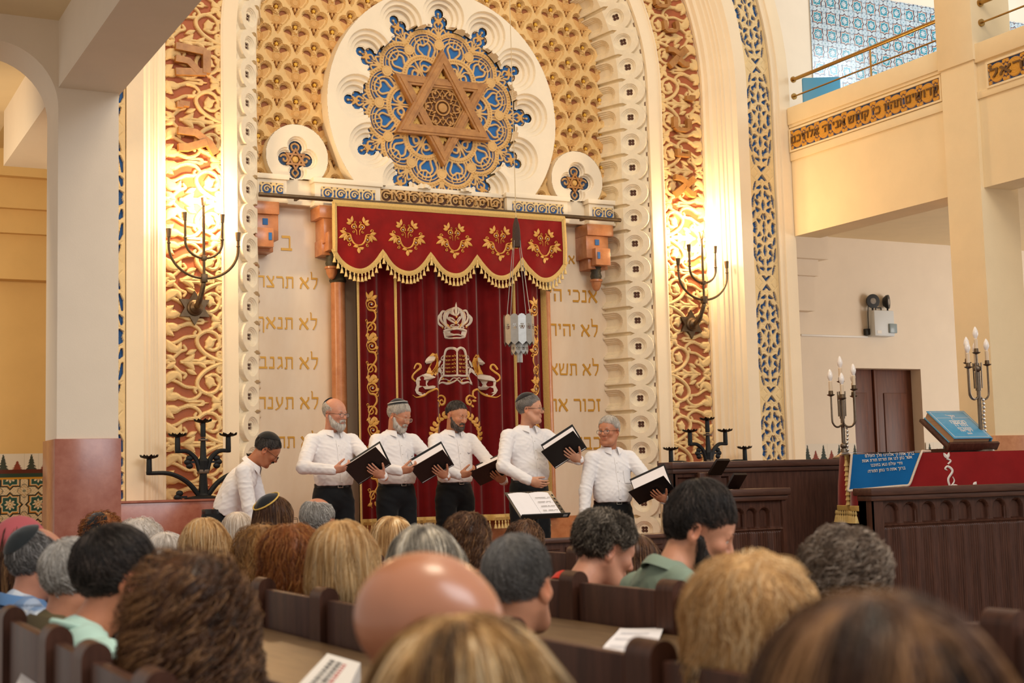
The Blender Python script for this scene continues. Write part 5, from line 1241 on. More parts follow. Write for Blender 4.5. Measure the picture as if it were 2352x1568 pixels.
t = thing('carved_barrier', 'low dark carved wooden barrier below the music stand', 'wooden rail', ((q0[0]+q1[0])/2, 8.2, 0)); h = (q1[0]-q0[0])/2; zt_ = q0[2]
MB().add(bx(-h, h, 0, 0.08, 0, zt_-0.02)).build('body', M_wood, t); MB().add(bx(-h-0.01, h+0.01, -0.03, 0.10, zt_-0.03, zt_, 0.006)).build('cap_rail', M_woodx, t)
g = MB()
for k in range(int(2*h/0.20)):
    x = -h+0.10+k*0.20; g.add(tube([(x-0.09, -0.005, zt_-0.06), (x-0.09, -0.005, zt_-0.20)], 0.006, 6))
    for dx in (-0.035, 0.035): g.add(tube([(x+dx+0.028*math.cos(a), -0.004, zt_-0.125+0.028*math.sin(a)) for a in np.linspace(0, 5.4, 14)], 0.006, 6))
    g.add(tube([(x-0.06, -0.004, zt_-0.07), (x+0.06, -0.004, zt_-0.07)], 0.006, 6))
g.build('carving', M_wood, t)

# ================================================================= the reading table with its cloths
M_red = mat('red_velvet_cloth', '#8f1a1b', 0.8, noise=0.2, nscale=5, sheen=0.8, spec=0.15)
M_bluecloth = mat('blue_velvet_cloth', '#0c5f9c', 0.8, noise=0.15, nscale=6, sheen=0.6, spec=0.15)
M_cord = mat('pale_cord_trim', '#d8c3ae', 0.7, bump=0.5, bscale=150)
M_embw = mat('white_embroidery', '#ded3cc', 0.7)
TY = 9.0; TZ = on_y(2100, 1041, TY)[2]; TD, TROT = 0.42, -0.36
tx0 = on_y(1975, 1080, TY)[0]; tx1 = tx0+1.72
t = thing('reading_table', 'dark wooden reading table under the red cloth', 'table', (tx0, TY, 0), TROT); h = (tx1-tx0)/2
MB().add(bx(0.02, 2*h-0.02, 0.02, TD-0.02, TZ-0.05, TZ-0.012)).build('table_top', M_woodx, t)
for sx in (-1, 1):
    for sy in (-1, 1): MB().add(box((h+sx*(h-0.10), TD/2+sy*(TD/2-0.08), (TZ-0.05)/2), (0.09, 0.09, TZ-0.05), 0.01)).build('leg', M_wood, t)
def table_front(x, z): return TY-0.012-0.012*np.sin((x-tx0)*17+1.0)*np.clip((TZ-z)/0.25, 0, 1)-0.03*np.clip((TZ-z)/0.5, 0, 1)
def table_left(y, z): return tx0-0.012-0.014*np.sin((y-TY)*19)*np.clip((TZ-z)/0.25, 0, 1)-0.03*np.clip((TZ-z)/0.5, 0, 1)
t = thing('table_cloth', 'red velvet table cloth with gold fringe on the reading table', 'tablecloth', (tx0, TY, TZ), TROT); org = np.array([tx0, TY, TZ])
zlow = 1.10
Xg, Zg = np.meshgrid(np.linspace(tx0-0.012, tx1, 120), np.linspace(zlow, TZ, 20), indexing='ij')
g = MB(); g.add(gridmesh(np.stack([Xg, table_front(Xg, Zg), Zg], -1)-org))
Yg, Zg = np.meshgrid(np.linspace(TY-0.012, TY+TD, 50), np.linspace(zlow, TZ, 20), indexing='ij'); g.add(gridmesh((np.stack([table_left(Yg, Zg), Yg, Zg], -1)-org)[::-1]))
Xg, Yg = np.meshgrid(np.linspace(tx0-0.012, tx1, 60), np.linspace(TY-0.012, TY+TD, 30), indexing='ij'); g.add(gridmesh(np.stack([Xg, Yg, np.full(Xg.shape, TZ)+0.001], -1)-org))
g.build('velvet', M_red, t, smooth=50)
g = MB(); Pf = np.array([(x, table_front(x, zlow)-0.004, zlow) for x in np.linspace(tx0-0.01, tx1, 80)]); Pl = np.array([(table_left(y, zlow)-0.004, y, zlow) for y in np.linspace(TY+TD, TY-0.02, 40)])
g.add(ribbon(np.concatenate([Pl, Pf])-org, 0.045, 0.008, (0, 0, 0) if False else nrm((-0.5, -0.8, 0)))); 
Pe = np.array([(tx0-0.035, TY+0.19+0*z, z) for z in np.linspace(zlow, TZ, 12)]); g.add(ribbon(Pe-org, 0.04, 0.008, nrm((-0.5, -0.8, 0)))); g.build('gold_braid', M_braid, t)
for k in range(15):
    y = TY+0.01+k*0.032; o = tassel_mb().build('tassel', M_tassel, t); o.location = tuple(np.array((float(table_left(y, zlow))-0.006, y, zlow-0.02))-org); o.scale = (1.3, 1.3, 1.5)
for k in range(14):
    x = tx0+0.01+k*0.036; o = tassel_mb().build('tassel', M_tassel, t); o.location = tuple(np.array((x, float(table_front(x, zlow))-0.006, zlow-0.02))-org); o.scale = (1.3, 1.3, 1.5)
for k in range(9):
    z = TZ-0.01-k*0.04; o = tassel_mb().build('tassel', M_tassel, t); o.location = tuple(np.array((tx0-0.05, TY+0.16, z))-org); o.scale = (1.4, 1.4, 1.2)
e = Emb(table_front)
def tp(x, y): p = on_y(x, y, TY-0.03); return (p[0], p[2])
def z5(x, y): return tp(1852+x/3.92, 850+y/3.92)
e.stroke([z5(1130, 1050), z5(1120, 980), z5(1150, 910), z5(1120, 870), z5(1100, 890), z5(1115, 905)], [0.008, 0.010, 0.004]); e.stroke([z5(1135, 1050), z5(1160, 1000), z5(1150, 960)], [0.008, 0.004]); e.stroke([z5(1120, 850), z5(1140, 820), z5(1110, 800)], 0.007); e.leaf(z5(1120, 800), z5(1090, 750), 0.014); e.leaf(z5(1120, 800), z5(1130, 745), 0.012); e.leaf(z5(1135, 1045), z5(1185, 1035), 0.012); e.leaf(z5(1300, 1045), z5(1320, 1005), 0.016); e.leaf(z5(1250, 1048), z5(1300, 1040), 0.012); e.leaf(z5(1340, 1045), z5(1420, 1040), 0.010)
o = e.g.build('white_embroidery', M_embw, t); o.location = tuple(-org)
e = Emb(table_front); e.stroke([z5(1650, 745), z5(1670, 790), z5(1680, 815)], 0.006); e.stroke([z5(1800, 745), z5(1785, 790), z5(1785, 815)], 0.006); e.stroke([z5(1655, 760), z5(1730, 775), z5(1800, 758)], 0.012); e.stroke([z5(1675, 820), z5(1735, 826), z5(1790, 820)], 0.010); e.poly([z5(1670, 780), z5(1790, 778), z5(1780, 800), z5(1680, 802)])
for k in range(5): e.leaf(z5(1665+28*k, 762), z5(1665+28*k, 738), 0.012)
o = e.g.build('crown_embroidery', M_goldthread, t); o.location = tuple(-org)
# blue cloth hanging over the front left corner
t = thing('blue_cloth', 'blue velvet cloth with Hebrew blessing draped over the red table corner', 'cloth', (tx0, TY, TZ), TROT); org2 = np.array([tx0, TY, TZ])
def bfront(x, z): return table_front(x, z)-0.016
bl = [z5(445, 745), z5(430, 860), z5(410, 1080), z5(640, 1092), z5(840, 1045), z5(880, 900), z5(935, 750)]
xa0, xa1, xb0, xb1 = z5(440, 900)[0], z5(930, 745)[0], z5(410, 1085)[0], z5(840, 1045)[0]; zB = z5(640, 1075)[1]
s_, v_ = np.meshgrid(np.linspace(0, 1, 50), np.linspace(0, 1, 24), indexing='ij')
Xg = (xa0*(1-s_)+xa1*s_)*(1-v_)+(xb0*(1-s_)+xb1*s_)*v_; Zg = TZ-(TZ-zB)*v_+0.03*s_*v_
Pb = np.stack([Xg, bfront(Xg, Zg), Zg], -1)
wv = 0.40; s2, v2 = np.meshgrid(np.linspace(0, 1, 50), np.linspace(0, 1, 24), indexing='ij')
Pt = np.stack([xa0*(1-s2)+(xa1+0.25*v2)*s2, TY-0.028+wv*v2, np.full(s2.shape, TZ+0.014)+0.008*np.sin(s2*9)*v2], -1)
g = MB(); g.add(gridmesh(Pb-org2)); g.add(gridmesh(Pt-org2)); g.build('velvet', M_bluecloth, t, smooth=60)
edge = np.concatenate([Pb[0, ::1], Pb[:, -1], Pb[-1, ::-1], Pt[-1, :]]); MB().add(tube(spline(edge[::4], 4)-org2-np.array([0, 0.006, 0]), 0.010, 8)).build('cord_edge', M_cord, t)
g = MB()
for s, xa, xb, ya, yb in (('ברוך אתה ה׳ אלהינו מלך העולם', 530, 880, 772, 752), ('אשר נתן לנו את תורתו תורת אמת', 508, 865, 818, 785), ('וחיי עולם נטע בתוכנו', 570, 795, 857, 838), ('ברוך אתה ה׳ נותן התורה:', 545, 815, 912, 882)):
    p, q = z5(xa, ya), z5(xb, yb); V, F = fit_text(s, math.hypot(q[0]-p[0], q[1]-p[1]), 0.002, bold=0.012); an = math.atan2(q[1]-p[1], q[0]-p[0])
    X2 = (p[0]+q[0])/2+V[:, 0]*math.cos(an)-V[:, 1]*math.sin(an); Z2 = (p[1]+q[1])/2+V[:, 0]*math.sin(an)+V[:, 1]*math.cos(an)
    g.add((np.stack([X2, bfront(X2, Z2)-0.004-V[:, 2], Z2], -1)-org2, F))
g.build('white_lettering', M_embw, t, smooth=0)
# book on its slanted stand
bp = on_y(2222, 1030, TY+0.02); t = thing('book_stand', 'dark slanted book stand on the red cloth', 'book stand', (bp[0], TY-0.02, TZ+0.008), -0.10)
th = 0.62; R_ = TR((0, 0, 0), (0.62, 0, 0))
MB().add(box((0, 0.22, 0.03), (0.50, 0.46, 0.03), 0.006), R_).build('slanted_board', M_wood, t); MB().add(box((0, 0.0, 0.055), (0.52, 0.03, 0.075), 0.006), R_).build('lip', M_black if False else M_wood, t)
MB().add(bx(-0.20, 0.20, 0.02, 0.36, 0.0, 0.03)).add(bx(-0.02, 0.02, 0.28, 0.32, 0, 0.24)).build('prop', M_wood, t)
b = thing('prayer_book', 'large light blue book with white Hebrew lettering on the stand', 'book', (bp[0], TY-0.02, TZ+0.008), -0.10)
M_bookblue = mat('book_cover_blue', '#4d9cc4', 0.3, color2='#4490ba', nscale=30, coat=0.3)
MB().add(box((-0.01, 0.235, 0.052), (0.40, 0.43, 0.010), 0.003), R_).add(box((-0.01, 0.235, 0.118), (0.40, 0.43, 0.010), 0.003), R_).add(box((0.192, 0.235, 0.085), (0.012, 0.43, 0.066), 0.004), R_).build('cover', M_bookblue, b)
MB().add(box((-0.015, 0.235, 0.085), (0.375, 0.41, 0.056)), R_).build('pages', mat('page_edge', '#b9906b', 0.7, noise=0.3, nscale=4, wood=(0.2, 0.2, 40)), b)
g = MB(); TT = R_ @ TR((-0.01, 0.235, 0.1235))
for s, w, y in (('ספר', 0.06, 0.13), ('חמשה', 0.16, 0.035), ('תורה', 0.13, -0.01), ('והפטרות', 0.14, -0.065), ('לקריאה', 0.13, -0.10), ('תשפ', 0.05, -0.145)): g.add(fit_text(s, w, 0.0012, bold=0.014), TT @ TR((0.01, y, 0)))
for x0, y0, x1, y1 in ((-0.18, -0.195, 0.18, -0.195), (0.18, -0.195, 0.18, 0.195), (0.18, 0.195, -0.18, 0.195), (-0.18, 0.195, -0.18, -0.195), (-0.17, 0.10, 0.17, 0.10)): g.add(ribbon([(x0, y0, 0), ((x0+x1)/2, (y0+y1)/2, 0), (x1, y1, 0)], 0.004, 0.001, (0, 0, 1)), TT)
g.add(ribbon(spline([(-0.05, 0.15, 0), (0.0, 0.12, 0), (-0.02, 0.08, 0), (0.0, 0.05, 0)]), 0.006, 0.001, (0, 0, 1)), TT); g.build('white_lettering', M_embw, b, smooth=0)

# ================================================================= electric candelabra
M_pewter = mat('old_pewter', '#7d6f60', 0.4, 0.8, noise=0.3, nscale=40)
M_candle = mat('ivory_sleeve', '#d9c3a6', 0.5)
def electric_candelabrum(px, pyb, Y, zb, arms, zcen, label, chain_side):
    """arms: (radius, angle, height of the bulb foot above the base)"""
    p = on_y(px, pyb, Y); t = thing('electric_candelabrum', label, 'candelabrum', (p[0], Y, zb))
    MB().add(lathe([(0.105, 0), (0.105, 0.012), (0.085, 0.022), (0.05, 0.04), (0.03, 0.06), (0.025, 0.09)], 20)).build('foot', M_pewter, t)
    MB().add(sphere((0, 0, 0.115), (0.032, 0.032, 0.028), 14, 8)).add(tube([(0, 0, 0.08), (0, 0, zcen-0.32)], 0.017, 12)).add(tube([(0, 0, zcen-0.32), (0, 0, zcen-0.16)], 0.024, 12)).build('shaft', M_pewter, t)
    MB().add(sphere((0, 0, zcen-0.13), 0.032, 14, 10)).build('ball_knop', M_pewter, t)
    for k in range(4): a = k*PI/2+0.4; MB().add(tube([(0.034*math.cos(a), 0.034*math.sin(a), zcen-0.30), (0.036*math.cos(a), 0.036*math.sin(a), zcen-0.08)], 0.006, 8)).build('cage_bar', M_pewter, t)
    pts = [(0, 0, zcen)]+[(r*math.cos(a), r*math.sin(a), z) for r, a, z in arms]
    for i, (x, y, z) in enumerate(pts):
        if i == 0: MB().add(tube([(0, 0, zcen-0.10), (0, 0, zcen)], 0.009, 8)).build('arm', M_pewter, t)
        else:
            r = math.hypot(x, y); u = np.array([x/r, y/r]); zj = zcen-0.345
            P = [(u[0]*0.015, u[1]*0.015, zj+0.05)]+[(u[0]*(r/2-r/2*math.cos(b)), u[1]*(r/2-r/2*math.cos(b)), zj+0.02-0.07*math.sin(b)) for b in np.linspace(0.3, PI-0.3, 10)]+[(x, y, zj+0.06), (x, y, z)]
            MB().add(tube(spline(P, 3), 0.0085, 8)).build('arm', M_pewter, t)
        T = TR((x, y, z))
        MB().add(lathe([(0.008, -0.006), (0.03, 0.004), (0.036, 0.012), (0.030, 0.012), (0.012, 0.006)], 16), T).build('drip_pan', M_pewter, t)
        MB().add(lathe([(0.022, 0.008), (0.019, 0.045), (0.001, 0.047)], 12), T).build('cup', M_bronze, t)
        MB().add(lathe([(0.016, 0.04), (0.016, 0.125), (0.012, 0.13), (0.001, 0.13)], 12), T).build('candle_sleeve', M_candle, t)
        MB().add(lathe([(0.010, 0.128), (0.013, 0.138), (0.021, 0.155), (0.025, 0.175), (0.021, 0.20), (0.012, 0.222), (0.005, 0.233), (0.001, 0.236)], 14), T).build('bulb', M_glass_white, t, smooth=60)
    g = MB(); rs = np.random.RandomState(3)
    for k in range(13): g.add(sphere((chain_side*(0.026+0.004*math.sin(k)), -0.02, zcen-0.40-k*0.033), (0.012, 0.012, 0.016), 8, 6))
    g.build('beaded_chain', mat('crystal_beads', '#b9b2aa', 0.1, 0.7), t)
electric_candelabrum(1940, 1062, 9.83, zr, [(0.125, PI*1.02, 0.555), (0.10, PI*1.30, 0.52), (0.115, -0.95, 0.60), (0.125, -0.15, 0.545)], 0.675, 'five-bulb electric candelabrum on the wooden rail left of the door', 1)
z2 = on_y(2243, 752, 9.02)[2]-0.236-TZ
electric_candelabrum(2256, 1040, 9.02, TZ+0.008, [(0.145, PI*1.08, z2-0.13), (0.080, PI*0.80, z2-0.085), (0.070, 0.9, z2-0.125), (0.135, 0.1, z2-0.10)], z2, 'five-bulb electric candelabrum standing behind the blue book', 1)

# ================================================================= music stand
sp = on_y(1247, 1186, 9.0); t = thing('music_stand', 'black music stand with open sheet music before the choir', 'music stand', (sp[0], 9.0, 0), 0.12)
zs = sp[2]
Rm_ = TR((0, 0, zs), (0.75, 0, 0), (0.76, 0.84, 1))
M_stand = mat('stand_metal', '#5b544b', 0.4, 0.6); M_paper = mat('sheet_paper', '#f2eef0', 0.8, noise=0.04, nscale=20)
MB().add(box((0.01, 0.15, 0), (0.55, 0.32, 0.006), 0.003), Rm_).build('desk', M_stand, t); MB().add(box((0.01, -0.015, 0.018), (0.56, 0.012, 0.045), 0.004), Rm_).build('lip', M_black, t)
MB().add(box((0.235, -0.022, 0.02), (0.05, 0.003, 0.018)), Rm_).build('lip_label', mat('label_grey', '#9b9a98', 0.5), t)
MB().add(tube([(0, 0.09, zs+0.05), (0, 0.09, 0.10)], 0.020, 10)).add(tube([(0, 0.09, 0.75), (0, 0.09, 0.10)], 0.032, 10)).build('post', M_black, t)
for k in range(3): a = k*2*PI/3+0.3; MB().add(tube([(0, 0.09, 0.14), (0.30*math.cos(a), 0.09+0.30*math.sin(a), 0.012)], 0.012, 8)).build('leg', M_black, t)
g = MB()
for k in range(6): g.add(lathe([(0.001, 0.0035), (0.011, 0.0035)], 10), Rm_ @ TR((0.262, 0.03+k*0.045, 0)))
for k in range(9): g.add(lathe([(0.001, 0.0035), (0.007, 0.0035)], 10), Rm_ @ TR((-0.22+k*0.04, 0.298, 0)))
g.build('punched_hole', mat('hole_dark', '#2a211c', 0.8), t)
s = thing('sheet_music', 'open white sheet music on the black music stand', 'sheet music', (sp[0], 9.0, 0), 0.12)
for x0, x1, nm in ((-0.245, -0.005, 'blank_page'), (-0.003, 0.225, 'printed_page')):
    U, V = np.meshgrid(np.linspace(x0, x1, 12), np.linspace(0.002, 0.285, 6), indexing='ij'); Pz = 0.006+0.010*np.sin((U-x0)/(x1-x0)*PI)
    MB().add(gridmesh(xf(np.stack([U, V, Pz], -1).reshape(-1, 3), Rm_).reshape(12, 6, 3))).build(nm, M_paper, s)
g = MB(); rs = np.random.RandomState(5)
for row in range(4):
    for dy in (0.0, 0.012):
        y = 0.20-row*0.052+dy
        for k in range(16):
            x = 0.03+k*0.011
            if rs.rand() < 0.85: g.add(box((x, y, 0.0185), (0.008, 0.005 if dy else 0.003, 0.0006)), Rm_)
g.build('notation', mat('ink_grey', '#8d8880', 0.8), s)
# ================================================================= people: implicit bodies turned into one surface
def Rx(a): return np.array(Matrix.Rotation(a, 3, 'X'))
def Ry(a): return np.array(Matrix.Rotation(a, 3, 'Y'))
def Rz(a): return np.array(Matrix.Rotation(a, 3, 'Z'))
class Shape:
    """smooth union of round cones and ellipsoids"""
    def __init__(self): self.p = []
    def cap(self, a, b, ra, rb=None, k=0.02, op='u'):
        self.p.append(('c', np.array(a, float), np.array(b, float), ra, ra if rb is None else rb, k, op)); return self
    def ell(self, c, r, R=None, k=0.02, op='u'):
        self.p.append(('e', np.array(c, float), np.broadcast_to(np.array(r, float), (3,)), np.eye(3) if R is None else np.array(R), 0, k, op)); return self
    def cut(self, n, d, k=0.004):
        """keep only n.p > d"""
        self.p.append(('h', nrm(n), d, 0, 0, k, 'i')); return self
    def moved(self, R, t, s=1.0):
        o = Shape()
        for q in self.p:
            if q[0] == 'c': o.p.append(('c', R @ q[1]*s+t, R @ q[2]*s+t, q[3]*s, q[4]*s, q[5]*s, q[6]))
            elif q[0] == 'e': o.p.append(('e', R @ q[1]*s+t, q[2]*s, R @ q[3], 0, q[5]*s, q[6]))
            else: n = R @ q[1]; o.p.append(('h', n, q[2]*s+n @ t, 0, 0, q[5]*s, 'i'))
        return o
    def join(self, o): self.p += o.p; return self
    @staticmethod
    def dist(q, X, Y, Z):
        if q[0] == 'c':
            a, b = q[1], q[2]; ab = b-a; l2 = ab @ ab+1e-12
            t = np.clip(((X-a[0])*ab[0]+(Y-a[1])*ab[1]+(Z-a[2])*ab[2])/l2, 0, 1)
            return np.sqrt((X-a[0]-t*ab[0])**2+(Y-a[1]-t*ab[1])**2+(Z-a[2]-t*ab[2])**2)-(q[3]+t*(q[4]-q[3]))
        if q[0] == 'e':
            c, r, R = q[1], q[2], q[3]; x, y, z = X-c[0], Y-c[1], Z-c[2]
            u = x*R[0, 0]+y*R[1, 0]+z*R[2, 0]; v = x*R[0, 1]+y*R[1, 1]+z*R[2, 1]; w = x*R[0, 2]+y*R[1, 2]+z*R[2, 2]
            k0 = np.sqrt((u/r[0])**2+(v/r[1])**2+(w/r[2])**2); k1 = np.sqrt((u/r[0]**2)**2+(v/r[1]**2)**2+(w/r[2]**2)**2)
            return k0*(k0-1)/(k1+1e-9)
        return q[2]-(X*q[1][0]+Y*q[1][1]+Z*q[1][2])
    def bounds(self, q):
        if q[0] == 'c': r = max(q[3], q[4]); return np.minimum(q[1], q[2])-r, np.maximum(q[1], q[2])+r
        e = np.sqrt((q[3]**2) @ (q[2]**2)); return q[1]-e, q[1]+e
    @staticmethod
    def blend(D, d, k, op):
        if op == 'u': h = np.clip(0.5+0.5*(D-d)/k, 0, 1); return D*(1-h)+d*h-k*h*(1-h)
        if op == 's': d = -d
        h = np.clip(0.5-0.5*(D-d)/k, 0, 1); return D*(1-h)+d*h+k*h*(1-h)
    def ev(self, P):
        X, Y, Z = P[:, 0], P[:, 1], P[:, 2]; D = np.full(len(P), 1.0)
        for q in self.p: D = self.blend(D, self.dist(q, X, Y, Z), q[5], q[6])
        return D
    def grad(self, P, e=0.002):
        d0 = self.ev(P); g = np.stack([self.ev(P+np.eye(3)[i]*e)-d0 for i in range(3)], 1)
        return d0, g/(np.linalg.norm(g, axis=1)[:, None]+1e-9)
    def mesh(self, h, disp=None):
        us = [self.bounds(q) for q in self.p if q[6] == 'u']
        lo = np.min([u[0] for u in us], 0)-3*h; hi = np.max([u[1] for u in us], 0)+3*h
        ax = [np.arange(lo[i], hi[i]+h, h, dtype=np.float32) for i in range(3)]
        D = np.full([len(a) for a in ax], 0.5, np.float32)
        for q in self.p:
            if q[0] == 'h': sl = (slice(None),)*3
            else:
                a, b = self.bounds(q); m = q[5]+3*h
                sl = tuple(slice(max(0, int((a[i]-m-lo[i])/h)), max(1, int((b[i]+m-lo[i])/h)+2)) for i in range(3))
            X, Y, Z = ax[0][sl[0]][:, None, None], ax[1][sl[1]][None, :, None], ax[2][sl[2]][None, None, :]
            D[sl] = self.blend(D[sl], self.dist(q, X, Y, Z), q[5], q[6])
        if disp is not None:
            w = np.abs(D) < 0.05; i = np.nonzero(w)
            D[w] += disp(ax[0][i[0]], ax[1][i[1]], ax[2][i[2]])
        return surface_nets(D, lo, h)
def surface_nets(D, lo, h):
    S = D < 0
    def cr(A, i, j, k): return A[i:A.shape[0]-1+i, j:A.shape[1]-1+j, k:A.shape[2]-1+k]
    cnt = np.zeros([n-1 for n in D.shape], np.int8)
    cs = [(i, j, k) for i in (0, 1) for j in (0, 1) for k in (0, 1)]
    for c in cs: cnt += cr(S, *c)
    I = np.argwhere((cnt > 0) & (cnt < 8)); n = len(I)
    val = np.stack([D[I[:, 0]+c[0], I[:, 1]+c[1], I[:, 2]+c[2]] for c in cs], 1)
    acc = np.zeros((n, 3)); num = np.zeros(n)
    for a in range(8):
        for b in range(a+1, 8):
            df = np.array(cs[b])-np.array(cs[a])
            if np.abs(df).sum() != 1: continue
            m = (val[:, a] < 0) != (val[:, b] < 0); t = np.where(m, val[:, a]/(val[:, a]-val[:, b]+1e-12), 0)
            acc += m[:, None]*(np.array(cs[a])+t[:, None]*df); num += m
    V = lo+(I+acc/num[:, None])*h
    id_ = np.full(cnt.shape, -1, np.int32); id_[I[:, 0], I[:, 1], I[:, 2]] = np.arange(n)
    F = []
    for axx in range(3):
        o = [0, 0, 0]; o[axx] = 1; b, c = [(1, 2), (2, 0), (0, 1)][axx]
        A = S[:S.shape[0]-o[0], :S.shape[1]-o[1], :S.shape[2]-o[2]]; B = S[o[0]:, o[1]:, o[2]:]
        E = np.argwhere(A != B); E = E[(E[:, b] > 0) & (E[:, c] > 0) & (E[:, b] < D.shape[b]-1) & (E[:, c] < D.shape[c]-1)]
        s = A[E[:, 0], E[:, 1], E[:, 2]]; q = []
        for db, dc in ((-1, -1), (0, -1), (0, 0), (-1, 0)):
            T = E.copy(); T[:, b] += db; T[:, c] += dc; q.append(id_[T[:, 0], T[:, 1], T[:, 2]])
        Q = np.stack(q, 1); Q[~s] = Q[~s][:, ::-1]; F.append(Q[(Q >= 0).all(1)])
    return V, [np.concatenate(F)]

HC, HR = np.array([0, 0.012, 0.042]), np.array([0.0765, 0.0965, 0.087])      # skull
def head_shape(jaw=1.0, nose=1.0, closed=0.5, ears=True, fem=False):
    s = Shape()
    s.ell(HC, HR, k=0.02).ell((0, -0.022, -0.040), (0.060*jaw, 0.072, 0.082), k=0.035).ell((0, -0.030, 0.030), (0.066, 0.066, 0.060), k=0.03)
    s.cap((-0.030*jaw, -0.050, -0.092), (0.030*jaw, -0.050, -0.092), 0.026, k=0.03).ell((0, -0.078, -0.103), (0.022, 0.018, 0.018), k=0.02)
    for x in (-1, 1): s.cap((x*0.058*jaw, 0.0, -0.045), (x*0.036*jaw, -0.045, -0.092), 0.020, k=0.03).ell((x*0.042, -0.070, -0.022), (0.022, 0.020, 0.020), k=0.025)
    s.cap((-0.036, -0.083, 0.020), (0.036, -0.083, 0.020), 0.010, k=0.014)
    for x in (-1, 1): s.ell((x*0.032, -0.100, 0.003), (0.017, 0.014, 0.011), k=0.012, op='s')
    s.cap((0, -0.090, 0.012), (0, -0.108*1.0-0.007*(nose-1), -0.026), 0.0085, 0.013*nose, k=0.010).ell((0, -0.110-0.004*(nose-1), -0.030), (0.011, 0.011, 0.009), k=0.008)
    for x in (-1, 1): s.ell((x*0.012*nose, -0.097, -0.033), (0.008, 0.010, 0.007), k=0.008)
    for x in (-1, 1):
        s.cap((x*0.032-0.011, -0.085, 0.0125-0.010*closed), (x*0.032+0.011, -0.085, 0.0125-0.010*closed), 0.0065, k=0.005); s.cap((x*0.032-0.010, -0.084, -0.0105), (x*0.032+0.010, -0.084, -0.0105), 0.0055, k=0.005)
    s.cap((-0.018, -0.090, -0.057), (0.018, -0.090, -0.057), 0.0072, k=0.008).cap((-0.015, -0.089, -0.068), (0.015, -0.089, -0.068), 0.0078, k=0.008)
    s.cap((-0.024, -0.101, -0.0625), (0.024, -0.101, -0.0625), 0.0032, k=0.005, op='s')
    if ears:
        for x in (-1, 1):
            R = Rz(x*0.45); s.ell((x*0.079, 0.014, -0.006), (0.0085, 0.021, 0.032), R, k=0.008).ell((x*0.087, 0.008, -0.003), (0.006, 0.012, 0.019), R, k=0.006, op='s').ell((x*0.076, 0.006, -0.034), (0.008, 0.009, 0.010), k=0.008)
    return s
def skin_paint(V, Mi, base, beard=None, extra=None):
    """skin tone per point in head space: lips, cheeks, nose and ears a little redder"""
    P = (V-Mi[1]) @ Mi[0] / Mi[2]
    c = np.tile(np.array(base), (len(V), 1)); red = np.array(base)*np.array([1.0, 0.70, 0.62])
    def dab(ctr, r, w, tint):
        nonlocal c
        t = np.exp(-(((P-np.array(ctr))/np.array(r))**2).sum(1))*w; c = c*(1-t[:, None])+np.array(tint)*t[:, None]
    for x in (-1, 1): dab((x*0.045, -0.075, -0.025), (0.022, 0.03, 0.02), 0.45, red); dab((x*0.085, 0.01, -0.005), (0.02, 0.03, 0.035), 0.55, red)
    dab((0, -0.110, -0.030), (0.015, 0.02, 0.015), 0.5, red); dab((0, -0.097, -0.062), (0.022, 0.02, 0.009), 0.8, np.array(base)*np.array([0.80, 0.45, 0.42]))
    if beard is not None:
        for x in (-1, 0, 1): dab((x*0.045, -0.050+0.01*abs(x), -0.085), (0.04, 0.05, 0.03), 0.75, beard)
        dab((0, -0.10, -0.047), (0.03, 0.02, 0.007), 0.6, beard)
    if extra is not None: c = extra(P, c)
    return c
HANDFING = ((-0.029, 0.084, (0.036, 0.022, 0.019), 0.0083), (-0.0095, 0.090, (0.041, 0.026, 0.020), 0.0086), (0.0105, 0.087, (0.038, 0.024, 0.020), 0.0082), (0.029, 0.077, (0.030, 0.019, 0.017), 0.0074))
def hand_shape(W, d, n, side, curl=(0.4, 0.5, 0.4), spread=0.10, thumb=(0.55, 0.65, 0.35), s=1.0):
    """W wrist, d along the fingers, n out of the palm, side +1: thumb toward d x n"""
    d = nrm(d); n = nrm(np.array(n)-d*(np.array(n) @ d)); a = np.cross(d, n)*side; o = Shape(); W = np.array(W, float)
    R = np.stack([a, d, n], 1)
    o.ell(W+d*0.050*s, (0.041*s, 0.052*s, 0.0165*s), R, k=0.01).cap(W-d*0.02, W+d*0.03*s, 0.027*s, 0.026*s, k=0.02).ell(W+d*0.035*s+a*0.022*s+n*0.008, (0.018*s, 0.030*s, 0.016*s), R, k=0.01)
    for i, (off, base, L, r) in enumerate(HANDFING):
        p = W+d*base*s*0.98-a*off*s; ang = 0.0; sp = -off/0.03*spread
        dd = nrm(d-a*(off/0.03)*spread); cv = 1.0+0.12*(i-1)
        for j in range(3):
            ang += curl[j]*cv; v = dd*math.cos(ang)+n*math.sin(ang); q = p+v*L[j]*s
            o.cap(p, q, r*s*(1-0.08*j), r*s*(0.93-0.08*j), k=0.004); p = q
    p = W+d*0.022*s+a*0.026*s+n*0.004
    v = nrm(d*thumb[0]+a*thumb[1]+n*thumb[2]); q = p+v*0.040*s; o.cap(p, q, 0.0135*s, 0.0105*s, k=0.010)
    v2 = nrm(v+d*0.35+n*0.15); q2 = q+v2*0.030*s; o.cap(q, q2, 0.0105*s, 0.0095*s, k=0.004); o.cap(q2, q2+nrm(v2+d*0.1)*0.022*s, 0.0095*s, 0.008*s, k=0.004)
    return o
def ik(a, b, L1, L2, pole):
    a, b = np.array(a, float), np.array(b, float); v = b-a; L = min(np.linalg.norm(v), L1+L2-0.002); u = nrm(v)
    x = (L1*L1-L2*L2+L*L)/(2*L); hh = math.sqrt(max(L1*L1-x*x, 0)); p = np.array(pole, float); p = nrm(p-u*(p @ u)); return a+u*x+p*hh
M_eye = mat('eyeball', '#ffffff', 0.15, attr='tone')
